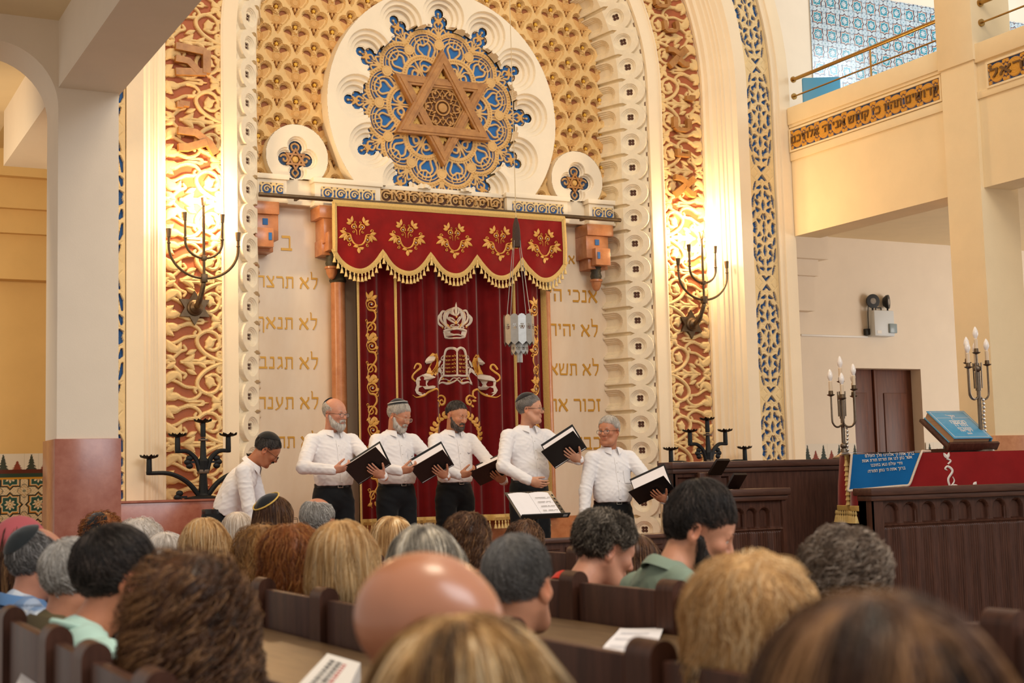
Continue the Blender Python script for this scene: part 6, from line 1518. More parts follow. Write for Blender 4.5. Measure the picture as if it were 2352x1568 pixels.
def skin_mat(): return mat('skin', '#ffffff', 0.48, attr='tone', noise=0.10, nscale=35, bump=0.05, bscale=150, sss=0.12, spec=0.4)
def cloth_mat(name, c, **k): return mat(name, c, k.pop('rough', 0.85), noise=k.pop('noise', 0.08), nscale=k.pop('nscale', 6), bump=0.15, bscale=k.pop('bscale', 350), sheen=0.15, spec=0.2, **k)
def wrinkle(seed, amp=0.004, f=1.0):
    rs = np.random.RandomState(seed); ph = rs.rand(8)*6.28
    def fn(x, y, z):
        a = np.abs(np.sin(9*f*x+7*f*z+ph[0]+1.6*np.sin(8*f*z+ph[1])+1.2*np.sin(7*f*y+ph[7])))
        c = np.abs(np.sin(15*f*z-11*f*x+ph[2]+1.5*np.sin(9*f*x+ph[3])+4*f*y)); m = 0.5+0.5*np.sin(6*f*z+ph[4]+5*f*x)
        w = 1.3*(a**0.6-0.75)*m+0.9*(c**0.6-0.75)*(1-m)+0.25*np.sin(40*f*z+22*f*x+ph[5])*np.sin(18*f*y+9*f*z+ph[6])
        return amp*w
    return fn
def add_eyes(par, Mh, gaze=0.0, c='#4a3524'):
    R, t, s = Mh
    for x in (-1, 1):
        V, F = sphere((0, 0, 0), 0.0118, 14, 12); V = V[:, [0, 2, 1]]*np.array([1, -1, 1])           # pole toward -Y
        V = V[:, [0, 1, 2]]; n = -V[:, 1]/0.0118; nz = n*math.cos(gaze)-V[:, 2]/0.0118*math.sin(gaze)
        col = mixc(srgb('#e9e2da'), srgb(c), nz > 0.86); col = mixc(col, srgb('#0c0a0a'), nz > 0.965)
        P = (V+np.array([x*0.032, -0.0795, 0.001]))*s @ R.T+t
        MB().add((P, F), c=col).build('eye', M_eye, par, smooth=180)
def add_glasses(par, Mh, color='#2a2320', round_=False, thin=0.0016):
    R, t, s = Mh; g = MB(); lens = MB(); z0 = -0.006
    for x in (-1, 1):
        P = []
        for a in np.linspace(0, 2*PI, 25):
            e = 0.55 if not round_ else 1.0; ca, sa = math.cos(a), math.sin(a)
            P.append((x*0.034+0.024*np.sign(ca)*abs(ca)**e, -0.112, z0+0.0165*np.sign(sa)*abs(sa)**e))
        g.add(tube(P, thin, 6)); lens.add((np.array(P[:-1]), [list(range(24))]))
        g.add(tube([(x*0.058, -0.112, z0+0.008), (x*0.074, -0.075, z0+0.009), (x*0.082, 0.0, z0+0.012), (x*0.085, 0.022, z0+0.006)], thin*1.1, 6))
    g.add(tube(spline([(-0.010, -0.112, z0+0.003), (0, -0.114, z0+0.008), (0.010, -0.112, z0+0.003)]), thin, 6))
    T = np.eye(4); T[:3, :3] = R*s; T[:3, 3] = t
    for mb in (g, lens): mb.V = [xf(v, T) for v in mb.V]
    o = g.build('glasses', mat('spectacle_frame_'+color[1:], color, 0.3, 0.5), par)
    m = mat('spectacle_lens', '#ffffff', 0.02)
    m.node_tree.nodes['Principled BSDF'].inputs['Alpha'].default_value = 0.10
    lens.build('lens', m, o)
def add_kippah(par, Mh, color, tilt=0.62, size=0.82, stripe=None, rim=None, side=0.0, lift=0.011):
    R, t, s = Mh; axis = nrm((math.sin(side), math.sin(tilt), math.cos(tilt))); u = nrm(np.cross(axis, (1, 0.01, 0))); v = np.cross(axis, u); r = HR+lift
    n, m = 40, 14; th = np.linspace(0.0, size, m); ph = np.linspace(0, 2*PI, n)
    T_, P_ = np.meshgrid(th, ph, indexing='ij'); D = np.cos(T_)[..., None]*axis+np.sin(T_)[..., None]*(np.cos(P_)[..., None]*u+np.sin(P_)[..., None]*v)
    k = 1+0.03*np.exp(-(T_/0.35)**2)+0.012*np.abs(np.cos(2*P_))*np.exp(-((T_-0.4)/0.25)**2)
    outer = HC+D*r*k[..., None]; inner = HC+D*(r-0.006)
    T = np.eye(4); T[:3, :3] = R*s; T[:3, 3] = t; g = MB(); g.add(gridmesh(outer[::-1]), T).add(gridmesh(inner), T).add(gridmesh(np.stack([outer[-1], inner[-1]], 0)), T)
    o = g.build('kippah', mat('kippah_'+color[1:], color, 0.9, noise=0.25, nscale=40, bump=0.3, bscale=400, sheen=0.5), par, smooth=70)
    for fr, cc, w in (([(0.86, stripe, 0.008)] if stripe else [])+([(0.98, rim, 0.010)] if rim else []) ):
        pts = []
        for p in ph:
            d = math.cos(size*fr)*axis+math.sin(size*fr)*(math.cos(p)*u+math.sin(p)*v); k2 = 1.015+(0.012*abs(math.sin(12*p)) if rim else 0); pts.append(HC+d*(r+0.002)*k2)
        MB().add(tube(xf(np.array(pts), T), w*0.45*s, 6)).build('trim', mat('kippah_trim_'+cc[1:], cc, 0.5), o)
    return o

# hair ------------------------------------------------------------------------------------------
def hair_mat(name, ramp, rough=0.42): return mat('hair_'+name, '#000000', rough, attr='tone', ramp=ramp, spec=0.35)
def strands(vol, roots, seed, length=0.16, steps=9, grav=1.0, comb=0.5, crown=(0, 0.02, 0.13), lift=0.004, curl=0.0, freq=22, clump=0.5, nclump=60, width=0.0011, fly=0.0, combdir=None, jit=0.25, tonef=None, lenvar=0.35):
    rs = np.random.RandomState(seed); P = roots.copy(); n = len(P); _, N = vol.grad(P)
    L = length*(1-lenvar*rs.rand(n)); paths = [P.copy()]; hgt = lift*rs.rand(n)
    crown = np.array(crown); C0 = (P-crown); C0[:, 2] *= 0.2; C0 /= np.linalg.norm(C0, axis=1)[:, None]+1e-6
    if combdir is not None: C0 = C0*0.3+np.array(combdir)
    C0 = C0+jit*rs.randn(n, 3); D = C0.copy()
    for k in range(steps):
        d, N = vol.grad(P); g = np.array([0, 0, -grav])+N*0; g = g-N*(g*N).sum(1)[:, None]
        D = 0.55*D+comb*C0*(1-k/steps)+g*0.8; D -= N*np.maximum(-1, (D*N).sum(1))[:, None]*0.9; D /= np.linalg.norm(D, axis=1)[:, None]+1e-6
        P = P+D*(L/steps)[:, None]; d, N = vol.grad(P)
        P = P+N*np.where(d < hgt, hgt-d, np.where(d > hgt+0.01, -(d-hgt-0.01)*0.5*(1-fly), 0))[:, None]; paths.append(P.copy())
    Q = np.stack(paths, 1)                                                     # n, steps+1, 3
    lead = rs.choice(n, min(nclump, n), replace=False); dd = ((roots[:, None, :]-roots[lead][None])**2).sum(2); li = lead[dd.argmin(1)]
    t = np.linspace(0, 1, steps+1)[None, :, None]
    Q = Q*(1-clump*t**0.8)+(Q[li]+(roots-roots[li])[:, None, :]*0.5)*(clump*t**0.8)
    if curl:
        ph = (li*1.7 % 6.28)+0.5*rs.randn(n); fr = freq*(0.8+0.4*rs.rand(n)); s_ = np.linspace(0, 1, steps+1)[None, :]*L[:, None]
        A = np.cross(np.gradient(Q, axis=1), np.array([0.3, 0.5, 0.8])); A /= np.linalg.norm(A, axis=2)[..., None]+1e-9; B = np.cross(np.gradient(Q, axis=1), A); B /= np.linalg.norm(B, axis=2)[..., None]+1e-9
        w = np.minimum(1, s_/0.03)[..., None]*curl; a = (fr[:, None]*s_*2*PI/1.0+ph[:, None])[..., None]; Q = Q+w*(np.cos(a)*A+np.sin(a)*B)
    T = np.gradient(Q, axis=1); T /= np.linalg.norm(T, axis=2)[..., None]+1e-9
    A = np.cross(T, np.array([0.31, 0.52, 0.79])); A /= np.linalg.norm(A, axis=2)[..., None]+1e-9; B = np.cross(T, A)
    wd = width*(1-0.6*np.linspace(0, 1, steps+1)**2)[None, :, None]*(0.7+0.6*rs.rand(n))[:, None, None]
    V = np.stack([Q+wd*(math.cos(a)*A+math.sin(a)*B) for a in (0, 2*PI/3, 4*PI/3)], 2)   # n, s, 3, 3
    idx = np.arange(n*(steps+1)*3).reshape(n, steps+1, 3); F = []
    for j in range(3):
        j2 = (j+1) % 3; F.append(np.stack([idx[:, :-1, j].ravel(), idx[:, :-1, j2].ravel(), idx[:, 1:, j2].ravel(), idx[:, 1:, j].ravel()], 1))
    tone = np.clip(0.5+0.20*rs.randn(n)+0.12*np.sin(li*2.3), 0, 1)
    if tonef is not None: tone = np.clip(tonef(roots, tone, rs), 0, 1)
    tone = np.repeat(tone, (steps+1)*3)
    return V.reshape(-1, 3), [np.concatenate(F)], tone
def scalp_region(line=(0.0, 0.72, 0.69), off=-0.004, infl=0.005, top=0.0):
    s = Shape(); s.ell(HC, HR+infl+np.array([0, 0, top]), k=0.02).cut(line, off, 0.01); return s
def make_hair(par, Mh, style, ramp, name, seed, n=1600, h=0.006, width=0.0012, tonef=None, **kw):
    R, t, s = Mh; vol = Shape(); kw = dict(kw)
    if style in ('short', 'balding', 'fringe'):
        vol = scalp_region(kw.pop('line', (0, 0.72, 0.69)), kw.pop('off', -0.004), kw.pop('infl', 0.006), kw.pop('top', 0.0))
        for x in (-1, 1): vol.ell((x*0.086, -0.004, -0.010), (0.026, 0.026, 0.040), k=0.012, op='s')
        if style == 'balding':
            for c, r in kw.pop('bald', [((0, -0.02, 0.13), (0.055, 0.085, 0.05))]): vol.ell(c, r, k=0.02, op='s')
        kk = dict(length=0.045, steps=5, grav=0.25, comb=0.6, clump=0.3, nclump=90, lift=0.005, crown=(0, 0.06, 0.12))
    elif style == 'bob':
        vol.ell((0, 0.018, 0.050), (0.096, 0.112, 0.094), k=0.02).ell((0, 0.045, -0.045), (0.108, 0.085, 0.100), k=0.04)
        for x in (-1, 1): vol.cap((x*0.080, -0.02, 0.04), (x*0.088, -0.015, -0.095), 0.030, 0.024, k=0.03)
        vol.ell((0, -0.125, -0.045), (0.066, 0.075, 0.095), k=0.02, op='s'); kk = dict(length=0.20, steps=10, grav=1.0, comb=0.5, clump=0.55, nclump=46, lift=0.008)
    elif style == 'long':
        vol.ell((0, 0.018, 0.050), (0.090, 0.108, 0.090), k=0.02).ell((0, 0.050, -0.06), (0.095, 0.07, 0.12), k=0.04).cap((0, 0.07, -0.05), (0, 0.085, -0.20), 0.075, 0.06, k=0.04)
        for x in (-1, 1): vol.cap((x*0.072, -0.02, 0.04), (x*0.085, 0.0, -0.16), 0.030, 0.022, k=0.03)
        vol.ell((0, -0.125, -0.045), (0.066, 0.075, 0.10), k=0.02, op='s'); kk = dict(length=0.30, steps=11, grav=1.0, comb=0.4, clump=0.5, nclump=40, lift=0.005)
    elif style == 'curly_long':
        vol.ell((0, 0.018, 0.060), (0.100, 0.114, 0.096), k=0.02).ell((0, 0.052, -0.06), (0.112, 0.090, 0.13), k=0.05).cap((0, 0.075, -0.10), (0, 0.09, -0.25), 0.100, 0.095, k=0.05)
        for x in (-1, 1): vol.cap((x*0.075, -0.02, 0.02), (x*0.098, -0.01, -0.21), 0.038, 0.040, k=0.04)
        vol.ell((0, -0.135, -0.045), (0.062, 0.07, 0.10), k=0.02, op='s'); kk = dict(length=0.26, steps=22, grav=1.0, comb=0.5, clump=0.75, nclump=120, lift=0.012, curl=0.014, freq=17, jit=0.4)
    elif style == 'curly_short':
        vol.ell((0, 0.016, 0.055), (0.103, 0.116, 0.100), k=0.02).ell((0, 0.045, -0.02), (0.098, 0.085, 0.085), k=0.04); vol.ell((0, -0.12, -0.045), (0.07, 0.075, 0.10), k=0.02, op='s'); vol.cut((0, 0.55, 0.84), -0.075, 0.02)
        kk = dict(length=0.085, steps=12, grav=0.4, comb=0.6, clump=0.75, nclump=170, lift=0.012, curl=0.011, freq=26, jit=0.6)
    elif style == 'fluffy':
        vol.ell((0, 0.018, 0.055), (0.108, 0.120, 0.104), k=0.02).ell((0, 0.050, -0.045), (0.112, 0.090, 0.105), k=0.04); vol.ell((0, -0.125, -0.055), (0.066, 0.075, 0.095), k=0.02, op='s')
        kk = dict(length=0.11, steps=9, grav=0.7, comb=0.5, clump=0.55, nclump=110, lift=0.014, curl=0.006, freq=12, jit=0.45)
    elif style == 'updo':
        vol.ell((0, 0.016, 0.050), (0.090, 0.108, 0.094), k=0.02).ell((0.012, 0.085, -0.035), (0.055, 0.042, 0.055), k=0.02).ell((0, 0.05, -0.01), (0.085, 0.07, 0.07), k=0.03); vol.ell((0, -0.12, -0.045), (0.07, 0.075, 0.10), k=0.02, op='s'); vol.cut((0, 0.5, 0.86), -0.078, 0.02)
        kk = dict(length=0.11, steps=9, grav=0.5, comb=0.3, clump=0.7, nclump=60, lift=0.008, curl=0.006, freq=14, combdir=(0, 0.8, -0.5), jit=0.35)
    elif style == 'ponytail':
        vol.ell((0, 0.016, 0.048), (0.088, 0.106, 0.090), k=0.02).ell((0, 0.05, -0.02), (0.082, 0.065, 0.07), k=0.03).cap((0, 0.115, 0.03), (0, 0.14, -0.03), 0.025, 0.035, k=0.02).cap((0, 0.14, -0.03), (0, 0.13, -0.20), 0.035, 0.015, k=0.02); vol.ell((0, -0.12, -0.045), (0.07, 0.075, 0.10), k=0.02, op='s'); vol.cut((0, 0.7, 0.72), -0.10, 0.02)
        kk = dict(length=0.14, steps=9, grav=0.6, comb=0.4, clump=0.5, nclump=40, lift=0.005, combdir=(0, 0.8, -0.2))
    kk.update(kw); V, F = vol.mesh(h, None)
    d_in = Shape().ell(HC, HR-0.004, k=0.01)
    ok = d_in.ev(V) > 0; vis = V[ok]
    rs = np.random.RandomState(seed); roots = vis[rs.choice(len(vis), min(n, len(vis)), replace=len(vis) < n)]+rs.randn(min(n, len(vis)), 3)*0.002
    sv, sf, st = strands(vol, roots, seed, width=width, tonef=tonef, **kk)
    base_t = 0.36+0.12*np.sin(V[:, 0]*70+V[:, 2]*25)*np.sin(V[:, 1]*60)
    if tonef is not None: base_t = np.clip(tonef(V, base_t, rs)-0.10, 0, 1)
    T = np.eye(4); T[:3, :3] = R*s; T[:3, 3] = t
    g = MB(); g.add((V, F), T, c=base_t); g.add((sv, sf), T, c=st)
    return g.build('hair', hair_mat(name, ramp), par, smooth=180)
def brow_beard(par, Mh, color, brows=True, beard=None, moustache=True, seed=0, n=500):
    R, t, s = Mh; T = np.eye(4); T[:3, :3] = R*s; T[:3, 3] = t; m = hair_mat('brow_'+color[1:], [(0, color), (1, color)], 0.6)
    if brows:
        for x in (-1, 1):
            P = spline([(x*0.014, -0.094, 0.022), (x*0.030, -0.094, 0.028), (x*0.048, -0.083, 0.023)]); MB().add(tube(xf(P, T), np.linspace(0.0042, 0.0025, len(P))*s, 6), c=np.zeros(len(P)*6)).build('eyebrow', m, par)
    if beard:
        v = Shape(); L = beard['len']
        v.cap((-0.034, -0.055, -0.092), (0.034, -0.055, -0.092), 0.028, k=0.02).ell((0, -0.072, -0.100-L*0.4), (0.036, 0.032, 0.026+L*0.6), k=0.02)
        for x in (-1, 1): v.cap((x*0.065, -0.008, -0.022), (x*0.052, -0.035, -0.080), 0.012+L*0.15, 0.022, k=0.02).cap((x*0.054, -0.040, -0.058), (x*0.040, -0.060, -0.085), 0.012, 0.018, k=0.02)
        if moustache:
            for x in (-1, 1): v.cap((0, -0.100, -0.046), (x*0.026, -0.090, -0.058), 0.0085, 0.008, k=0.008)
        v.ell((0, -0.108, -0.062), (0.020, 0.018, 0.008), k=0.006, op='s')
        V, F = v.mesh(0.0045); rs = np.random.RandomState(seed); roots = V[rs.choice(len(V), n)]
        sv, sf, st = strands(v, roots, seed, length=0.022+L, steps=4, grav=1.0, comb=0.1, clump=0.3, nclump=60, lift=0.004, width=0.0011)
        MB().add((V, F), T, c=np.full(len(V), 0.4)).add((sv, sf), T, c=st).build('beard', hair_mat('beard_'+beard['name'], beard['ramp'], 0.5), par, smooth=180)
    elif moustache == 'only':
        v = Shape()
        for x in (-1, 1): v.cap((0, -0.103, -0.046), (x*0.024, -0.093, -0.056), 0.0075, 0.006, k=0.008)
        V, F = v.mesh(0.003); MB().add((V, F), T, c=np.full(len(V), 0.3)).build('moustache', m, par, smooth=180)

def collar(par, Rn, c, m, r=0.066, h=0.030, fold=0.042, open_=0.35, back=0.0):
    """folded shirt collar: c centre of the neck base, Rn rotation"""
    n = 44; ph = np.linspace(-PI+open_, PI-open_, n); rows = []
    f = np.abs(ph)/PI; fl = fold*(0.75+0.9*np.clip((f-0.55)/0.45, 0, 1)**1.5)
    for rr, zz in ((r, -0.014), (r-0.002, h), (r+0.004, h+0.004), (r+0.012, h-0.004)): rows.append(np.stack([rr*np.sin(ph), rr*1.05*np.cos(ph), np.full(n, zz)-0.024*f], 1))
    rows.append(np.stack([(r+0.024)*np.sin(ph)*(1+0.05*f), (r+0.022+0.010*f)*1.05*np.cos(ph), h-fl-0.024*f], 1))
    P = np.stack(rows, 0); P2 = P.copy(); P2[-1, :, 2] += 0.001; P = np.concatenate([P, (rows[-1]*np.array([0.97, 0.97, 1]))[None], (rows[3]*np.array([0.96, 0.96, 1])-np.array([0, 0, 0.004]))[None]])
    V, F = gridmesh(P); return MB().add((V @ Rn.T+np.array(c), F)).build('collar', m, par, smooth=60)

def standing(p):
    """a standing singer; p: x, y, z floor, yaw, height scale and details"""
    root = thing('person', p['label'], 'person', (p['x'], p['y'], p['z']), p['yaw'], p.get('group'))
    s = p.get('s', 1.0); b = p.get('belly', 0.0); lean = p.get('lean', 0.0); sh = p.get('sh', 0.0)
    Rl = Rx(lean); piv = np.array([0, 0.0, 0.95])
    up = lambda q: (Rl @ (np.array(q, float)*1.0-piv)+piv)*s
    tw = p.get('turn', 0.0)
    hy, hp, hr = p.get('head', (0, 0, 0)); Rh = Rl @ Rz(hy) @ Rx(hp) @ Ry(hr); nk = up((0, 0.012, 1.475)); hc = nk+s*(Rl @ np.array([0, -0.012, 0.105]))+s*(Rh @ np.array([0, -0.022, 0.050])); Mh = (Rh, hc, s*p.get('hs', 1.0))
    SL, SR = up((-0.178-sh, 0.012, 1.405)), up((0.178+sh, 0.012, 1.405))
    HRt, HLt = np.array(p['rhand'][0])*s, np.array(p['lhand'][0])*s
    ER, EL = ik(SL, HRt, 0.285*s, 0.265*s, p.get('rpole', (-0.55, 0.5, -0.5))), ik(SR, HLt, 0.285*s, 0.265*s, p.get('lpole', (0.55, 0.5, -0.5)))
    if 'hx' in p:
        c_, s_n = math.cos(p['yaw']), math.sin(p['yaw']); p['x'] = p['hx']-(c_*hc[0]-s_n*hc[1]); p['y'] = p['hy']-(s_n*hc[0]+c_*hc[1]); root.location = (p['x'], p['y'], p['z'])
    # ---- skin
    k = Shape(); k.join(head_shape(p.get('jaw', 1.0), p.get('nose', 1.0), p.get('closed', 0.4)).moved(Rh, hc, Mh[2]))
    k.cap(nk+s*(Rl @ np.array([0, 0.022, -0.07])), hc+Rh @ np.array([0, 0.020, -0.060])*s, 0.055*s, 0.054*s, k=0.03).cap(up((0, 0.02, 1.0)), up((0, 0.02, 1.30)), 0.08*s, k=0.03).cap(SL, SR, 0.030*s, k=0.03)
    for S_, E_, H_ in ((SL, ER, HRt), (SR, EL, HLt)): k.cap(S_, E_, 0.034*s, 0.028*s, k=0.02).cap(E_, H_, 0.028*s, 0.026*s, k=0.02)
    for side, key in ((1, 'rhand'), (-1, 'lhand')):
        W, d, n_, cu, spd = p[key][:5]; k.join(hand_shape(np.array(W)*s, d, n_, side, cu, spd, *(p[key][5:] or ())))
    V, F = k.mesh(0.0043)
    base = srgb(p['skin']); MB().add((V, F), c=skin_paint(V, Mh, base, p.get('stubble'))).build('body', skin_mat(), root, smooth=180)
    add_eyes(root, Mh, p.get('gaze', 0.3))
    # ---- shirt
    t = Shape()
    t.ell(up((0, 0.012, 1.27)), (0.176*s+sh, 0.120*s, 0.205*s), Rl, k=0.04).ell(up((0, -0.012-b*0.4, 1.105)), ((0.166+b*0.6)*s, (0.122+b)*s, 0.165*s), Rl, k=0.06).cap(up((-0.145-sh, 0.014, 1.412)), up((0.145+sh, 0.014, 1.412)), 0.052*s, k=0.03).cap(up((-0.07, 0.02, 1.445)), up((0.07, 0.02, 1.445)), 0.046*s, k=0.05)
    t.cut(Rl @ np.array([0, 0, 1.0]), (Rl @ np.array([0, 0, 1.0])) @ up((0, 0, 1.035)), 0.004)
    for S_, E_, H_ in ((SL, ER, HRt), (SR, EL, HLt)):
        u = nrm(H_-E_); t.cap(S_, E_, 0.062*s, 0.054*s, k=0.022).cap(E_, H_-u*0.015, 0.053*s, 0.041*s, k=0.02).cap(H_-u*0.065, H_-u*0.008, 0.043*s, 0.040*s, k=0.006)
    tv, tf = t.mesh(0.0065, wrinkle(p['seed'], 0.0042, 4.2))
    M_s = cloth_mat('white_shirt', '#f0eef0', noise=0.03); MB().add((tv, tf)).build('shirt', M_s, root, smooth=180)
    collar(root, Rl, up((0, 0.010, 1.478)), M_s, r=0.067*s)
    # placket, buttons, pocket follow the front of the shirt
    def front(x, z):
        ys = np.linspace(-0.50, 0.10, 300); P = np.stack([np.full(300, x), ys, np.full(300, z)], 1); d = t.ev(P); i = np.argmax(d < 0); return ys[i] if d[i] < 0 else -0.10
    if lean < 0.3:
        zs_ = np.linspace(1.06, 1.41, 26)*s; P = np.array([(0.0, front(0.0, z)-0.003, z) for z in zs_]); g = MB(); g.add(ribbon(P, 0.030*s, 0.003, (0, -1, 0)))
        g.build('placket', M_s, root)
        for z in np.linspace(1.06, 1.36, 5)*s: MB().add(sphere((0, front(0, z)-0.007, z), (0.005, 0.002, 0.005), 8, 6)).build('button', mat('shirt_button', '#d8d4d0', 0.3), root)
        if p.get('pocket'):
            x0, x1, z0, z1 = 0.055*s, 0.145*s, 1.19*s, 1.30*s; U, Vv = np.meshgrid(np.linspace(x0, x1, 8), np.linspace(z0, z1, 8), indexing='ij')
            Pp = np.array([[(U[i, j], front(U[i, j], Vv[i, j])-0.006, Vv[i, j]) for j in range(8)] for i in range(8)]); MB().add(gridmesh(Pp)).build('pocket', M_s, root)
        if p.get('logo'):
            x, z = p['logo'][0]*s, p['logo'][1]*s; y = front(x, z)-0.007; MB().add(tube(spline([(x-0.012, y, z+0.004), (x-0.006, y, z-0.006), (x+0.004, y, z-0.004), (x+0.012, y, z+0.002)]), 0.0022, 5)).build('emblem', mat('navy_thread', '#2b3350', 0.8), root)
    # ---- trousers, belt, shoes
    q = Shape(); q.ell((0, 0.008, 0.96*s), ((0.170+b*0.4)*s, (0.128+b*0.5)*s, 0.15*s), k=0.04)
    for x in (-1, 1): q.cap((x*0.092*s, 0.0, 0.88*s), (x*0.105*s, -0.01, 0.50*s), 0.098*s, 0.075*s, k=0.03).cap((x*0.105*s, -0.01, 0.50*s), (x*0.112*s, 0.02, 0.075*s), 0.075*s, 0.060*s, k=0.03)
    q.cut((0, 0, -1), -1.055*s, 0.004); q.cut((0, 0, 1), 0.045*s, 0.004); qv, qf = q.mesh(0.010, wrinkle(p['seed']+9, 0.004, 2.6)); MB().add((qv, qf)).build('trousers', cloth_mat('black_trousers', '#1b1d20', noise=0.2), root, smooth=180)
    ring = []
    for a in np.linspace(0, 2*PI, 41):
        dv = np.array([math.sin(a), -math.cos(a)]); r = np.linspace(0.05, 0.30, 120); P = np.stack([dv[0]*r, dv[1]*r, np.full(120, 1.03*s)], 1); d = q.ev(P); i = np.argmax(d > 0); ring.append((dv[0]*(r[i]+0.004), dv[1]*(r[i]+0.004), 1.035*s))
    ring = np.array(ring); belt = MB().add(gridmesh(np.stack([ring+np.array([0, 0, -0.018]), ring*np.array([1.01, 1.01, 1])+np.array([0, 0, -0.016]), ring*np.array([1.01, 1.01, 1])+np.array([0, 0, 0.016]), ring+np.array([0, 0, 0.018])], 0))).build('belt', mat('belt_leather', '#121112', 0.35), root)
    y0 = ring[0][1]-0.008; MB().add(tube([(-0.022, y0, 1.017*s), (-0.022, y0, 1.053*s), (0.022, y0, 1.053*s), (0.022, y0, 1.017*s), (-0.022, y0, 1.017*s)], 0.0035, 6)).build('buckle', mat('buckle_metal', '#b9b2a6', 0.3, 0.9), belt)
    for x in (-1, 1):
        w = Shape().ell((x*0.112*s, -0.06, 0.040), (0.046, 0.13, 0.045), k=0.02).cut((0, 0, 1), 0.002); v_, f_ = w.mesh(0.010); MB().add((v_, f_)).build('shoe', mat('shoe_leather', '#151414', 0.3), root, smooth=180)
    # ---- head details
    if p.get('hair'): a = dict(p['hair']); make_hair(root, Mh, a.pop('style'), a.pop('ramp'), a.pop('name'), p['seed'], **a)
    brow_beard(root, Mh, p.get('brow', '#3a2c22'), True, p.get('beard'), p.get('moustache', True) if (p.get('beard') or p.get('moustache') == 'only') else False, p['seed'])
    if p.get('glasses'): add_glasses(root, Mh, p['glasses'], p.get('round', False))
    if p.get('kippah'): add_kippah(root, Mh, **p['kippah'])
    return root, s
def folder(p, o, sv, av, bv, label, grip=0.02):
    """opened black folder: o start of the spine, sv spine, av and bv the two covers"""
    c, sn = math.cos(p['yaw']), math.sin(p['yaw']); Rw = np.array([[c, -sn, 0], [sn, c, 0], [0, 0, 1]])
    t = thing('music_folder', label, 'folder', tuple(Rw @ np.array(o)*p.get('s', 1)+np.array([p['x'], p['y'], p['z']])), p['yaw'], 'black music folders of the choir')
    sv = nrm(sv); M_f = mat('folder_black', '#14161a', 0.38, noise=0.2, nscale=20); inn = nrm(np.cross(sv, av))
    for v, nm in ((av, 'left_cover'), (bv, 'right_cover')):
        v = nrm(np.array(v)-sv*(np.array(v) @ sv)); n = np.cross(sv, v); n = n if (n @ (nrm(av)+nrm(bv))) > 0 else -n
        V = np.array([sv*a+v*b_+n*h for h in (0, 0.004) for a, b_ in ((0, 0), (0.315, 0), (0.315, 0.235), (0, 0.235))]); F = [[0, 1, 2, 3], [7, 6, 5, 4]]+[[i, (i+1) % 4, (i+1) % 4+4, i+4] for i in range(4)]
        MB().add((V, F)).build('cover', M_f, t, smooth=0)
        U, W = np.meshgrid(np.linspace(0.008, 0.305, 8), np.linspace(0.004, 0.215, 8), indexing='ij'); P = U[..., None]*sv+W[..., None]*v+n*(0.010+0.010*np.sin(W/0.215*PI))[..., None]; MB().add(gridmesh(P)).build('page', M_paper, t, smooth=180)
    return t

GREY = [(0, '#4a4643'), (0.5, '#8f8a86'), (1, '#cfcac5')]
WHITEH = [(0, '#8d857c'), (0.5, '#cfc8bf'), (1, '#f4efe8')]
DARKG = [(0, '#191615'), (0.5, '#3a3432'), (1, '#8b8480')]
SP, AV, BV = (0.56, -0.60, 0.48), (-0.72, -0.18, 0.52), (0.40, -0.20, 0.80)
def hold(o, sv=SP, av=AV):
    """left hand spread under the cover, right hand at its outer corner"""
    o, sv = np.array(o), nrm(sv); a = nrm(np.array(av)-sv*(np.array(av) @ sv)); n = np.cross(sv, a)
    d = nrm(a*0.85-sv*0.20); W = o+sv*0.205-a*0.035+n*0.034
    P = o+a*0.215+sv*0.02; d2 = nrm((0.75, -0.55, 0.12)); W2 = P-d2*0.105+n*0.004
    return dict(lhand=(W, d, -n, (0.10, 0.18, 0.14), 0.13, (0.6, 0.75, 0.1)), rhand=(W2, d2, (0.25, 0.45, 0.6), (0.55, 0.7, 0.4), 0.03, (0.7, 0.35, 0.5)), rpole=(-0.85, 0.35, -0.4), lpole=(0.8, 0.4, -0.5))
def put(x, ytop, d, z, tall=1.75):
    q = at_d(x, ytop, d); return q[0], q[1]
def singer(px, ptop, d, floor, yaw, **k):
    q = at_d(px, ptop, d); k.update(x=q[0], y=q[1], hx=q[0], hy=q[1], z=floor, yaw=yaw); k['s'] = k.get('s', 1.0)
    r, s = standing(k); return k
def choir(px, ptop, d, floor, yaw, o, lab, sv=SP, av=AV, bv=BV, **k):
    h = hold(o, sv, av); h.update(k); p = singer(px, ptop, d, floor, yaw, **h); folder(p, o, sv, av, bv, lab); return p
choir(768, 920, 11.85, 0.36, 0.16, (0.075, -0.300, 1.035), 'black folder held by the white-bearded bald man at the left', seed=1, belly=0.010, sh=0.014, skin='#d0947a', label='man with a white beard, glasses and bald head, leftmost of the standing singers', head=(0.34, 0.10, 0), closed=0.2,
       hair=dict(style='balding', ramp=WHITEH, name='white_fringe', n=900, width=0.0008, bald=[((0, -0.03, 0.11), (0.085, 0.10, 0.075))], off=0.0, infl=0.003), brow='#b9aea2', beard=dict(len=0.018, name='white', ramp=WHITEH), glasses='#3a2b26', kippah=dict(color='#141518', tilt=0.95, size=0.62), nose=1.1)
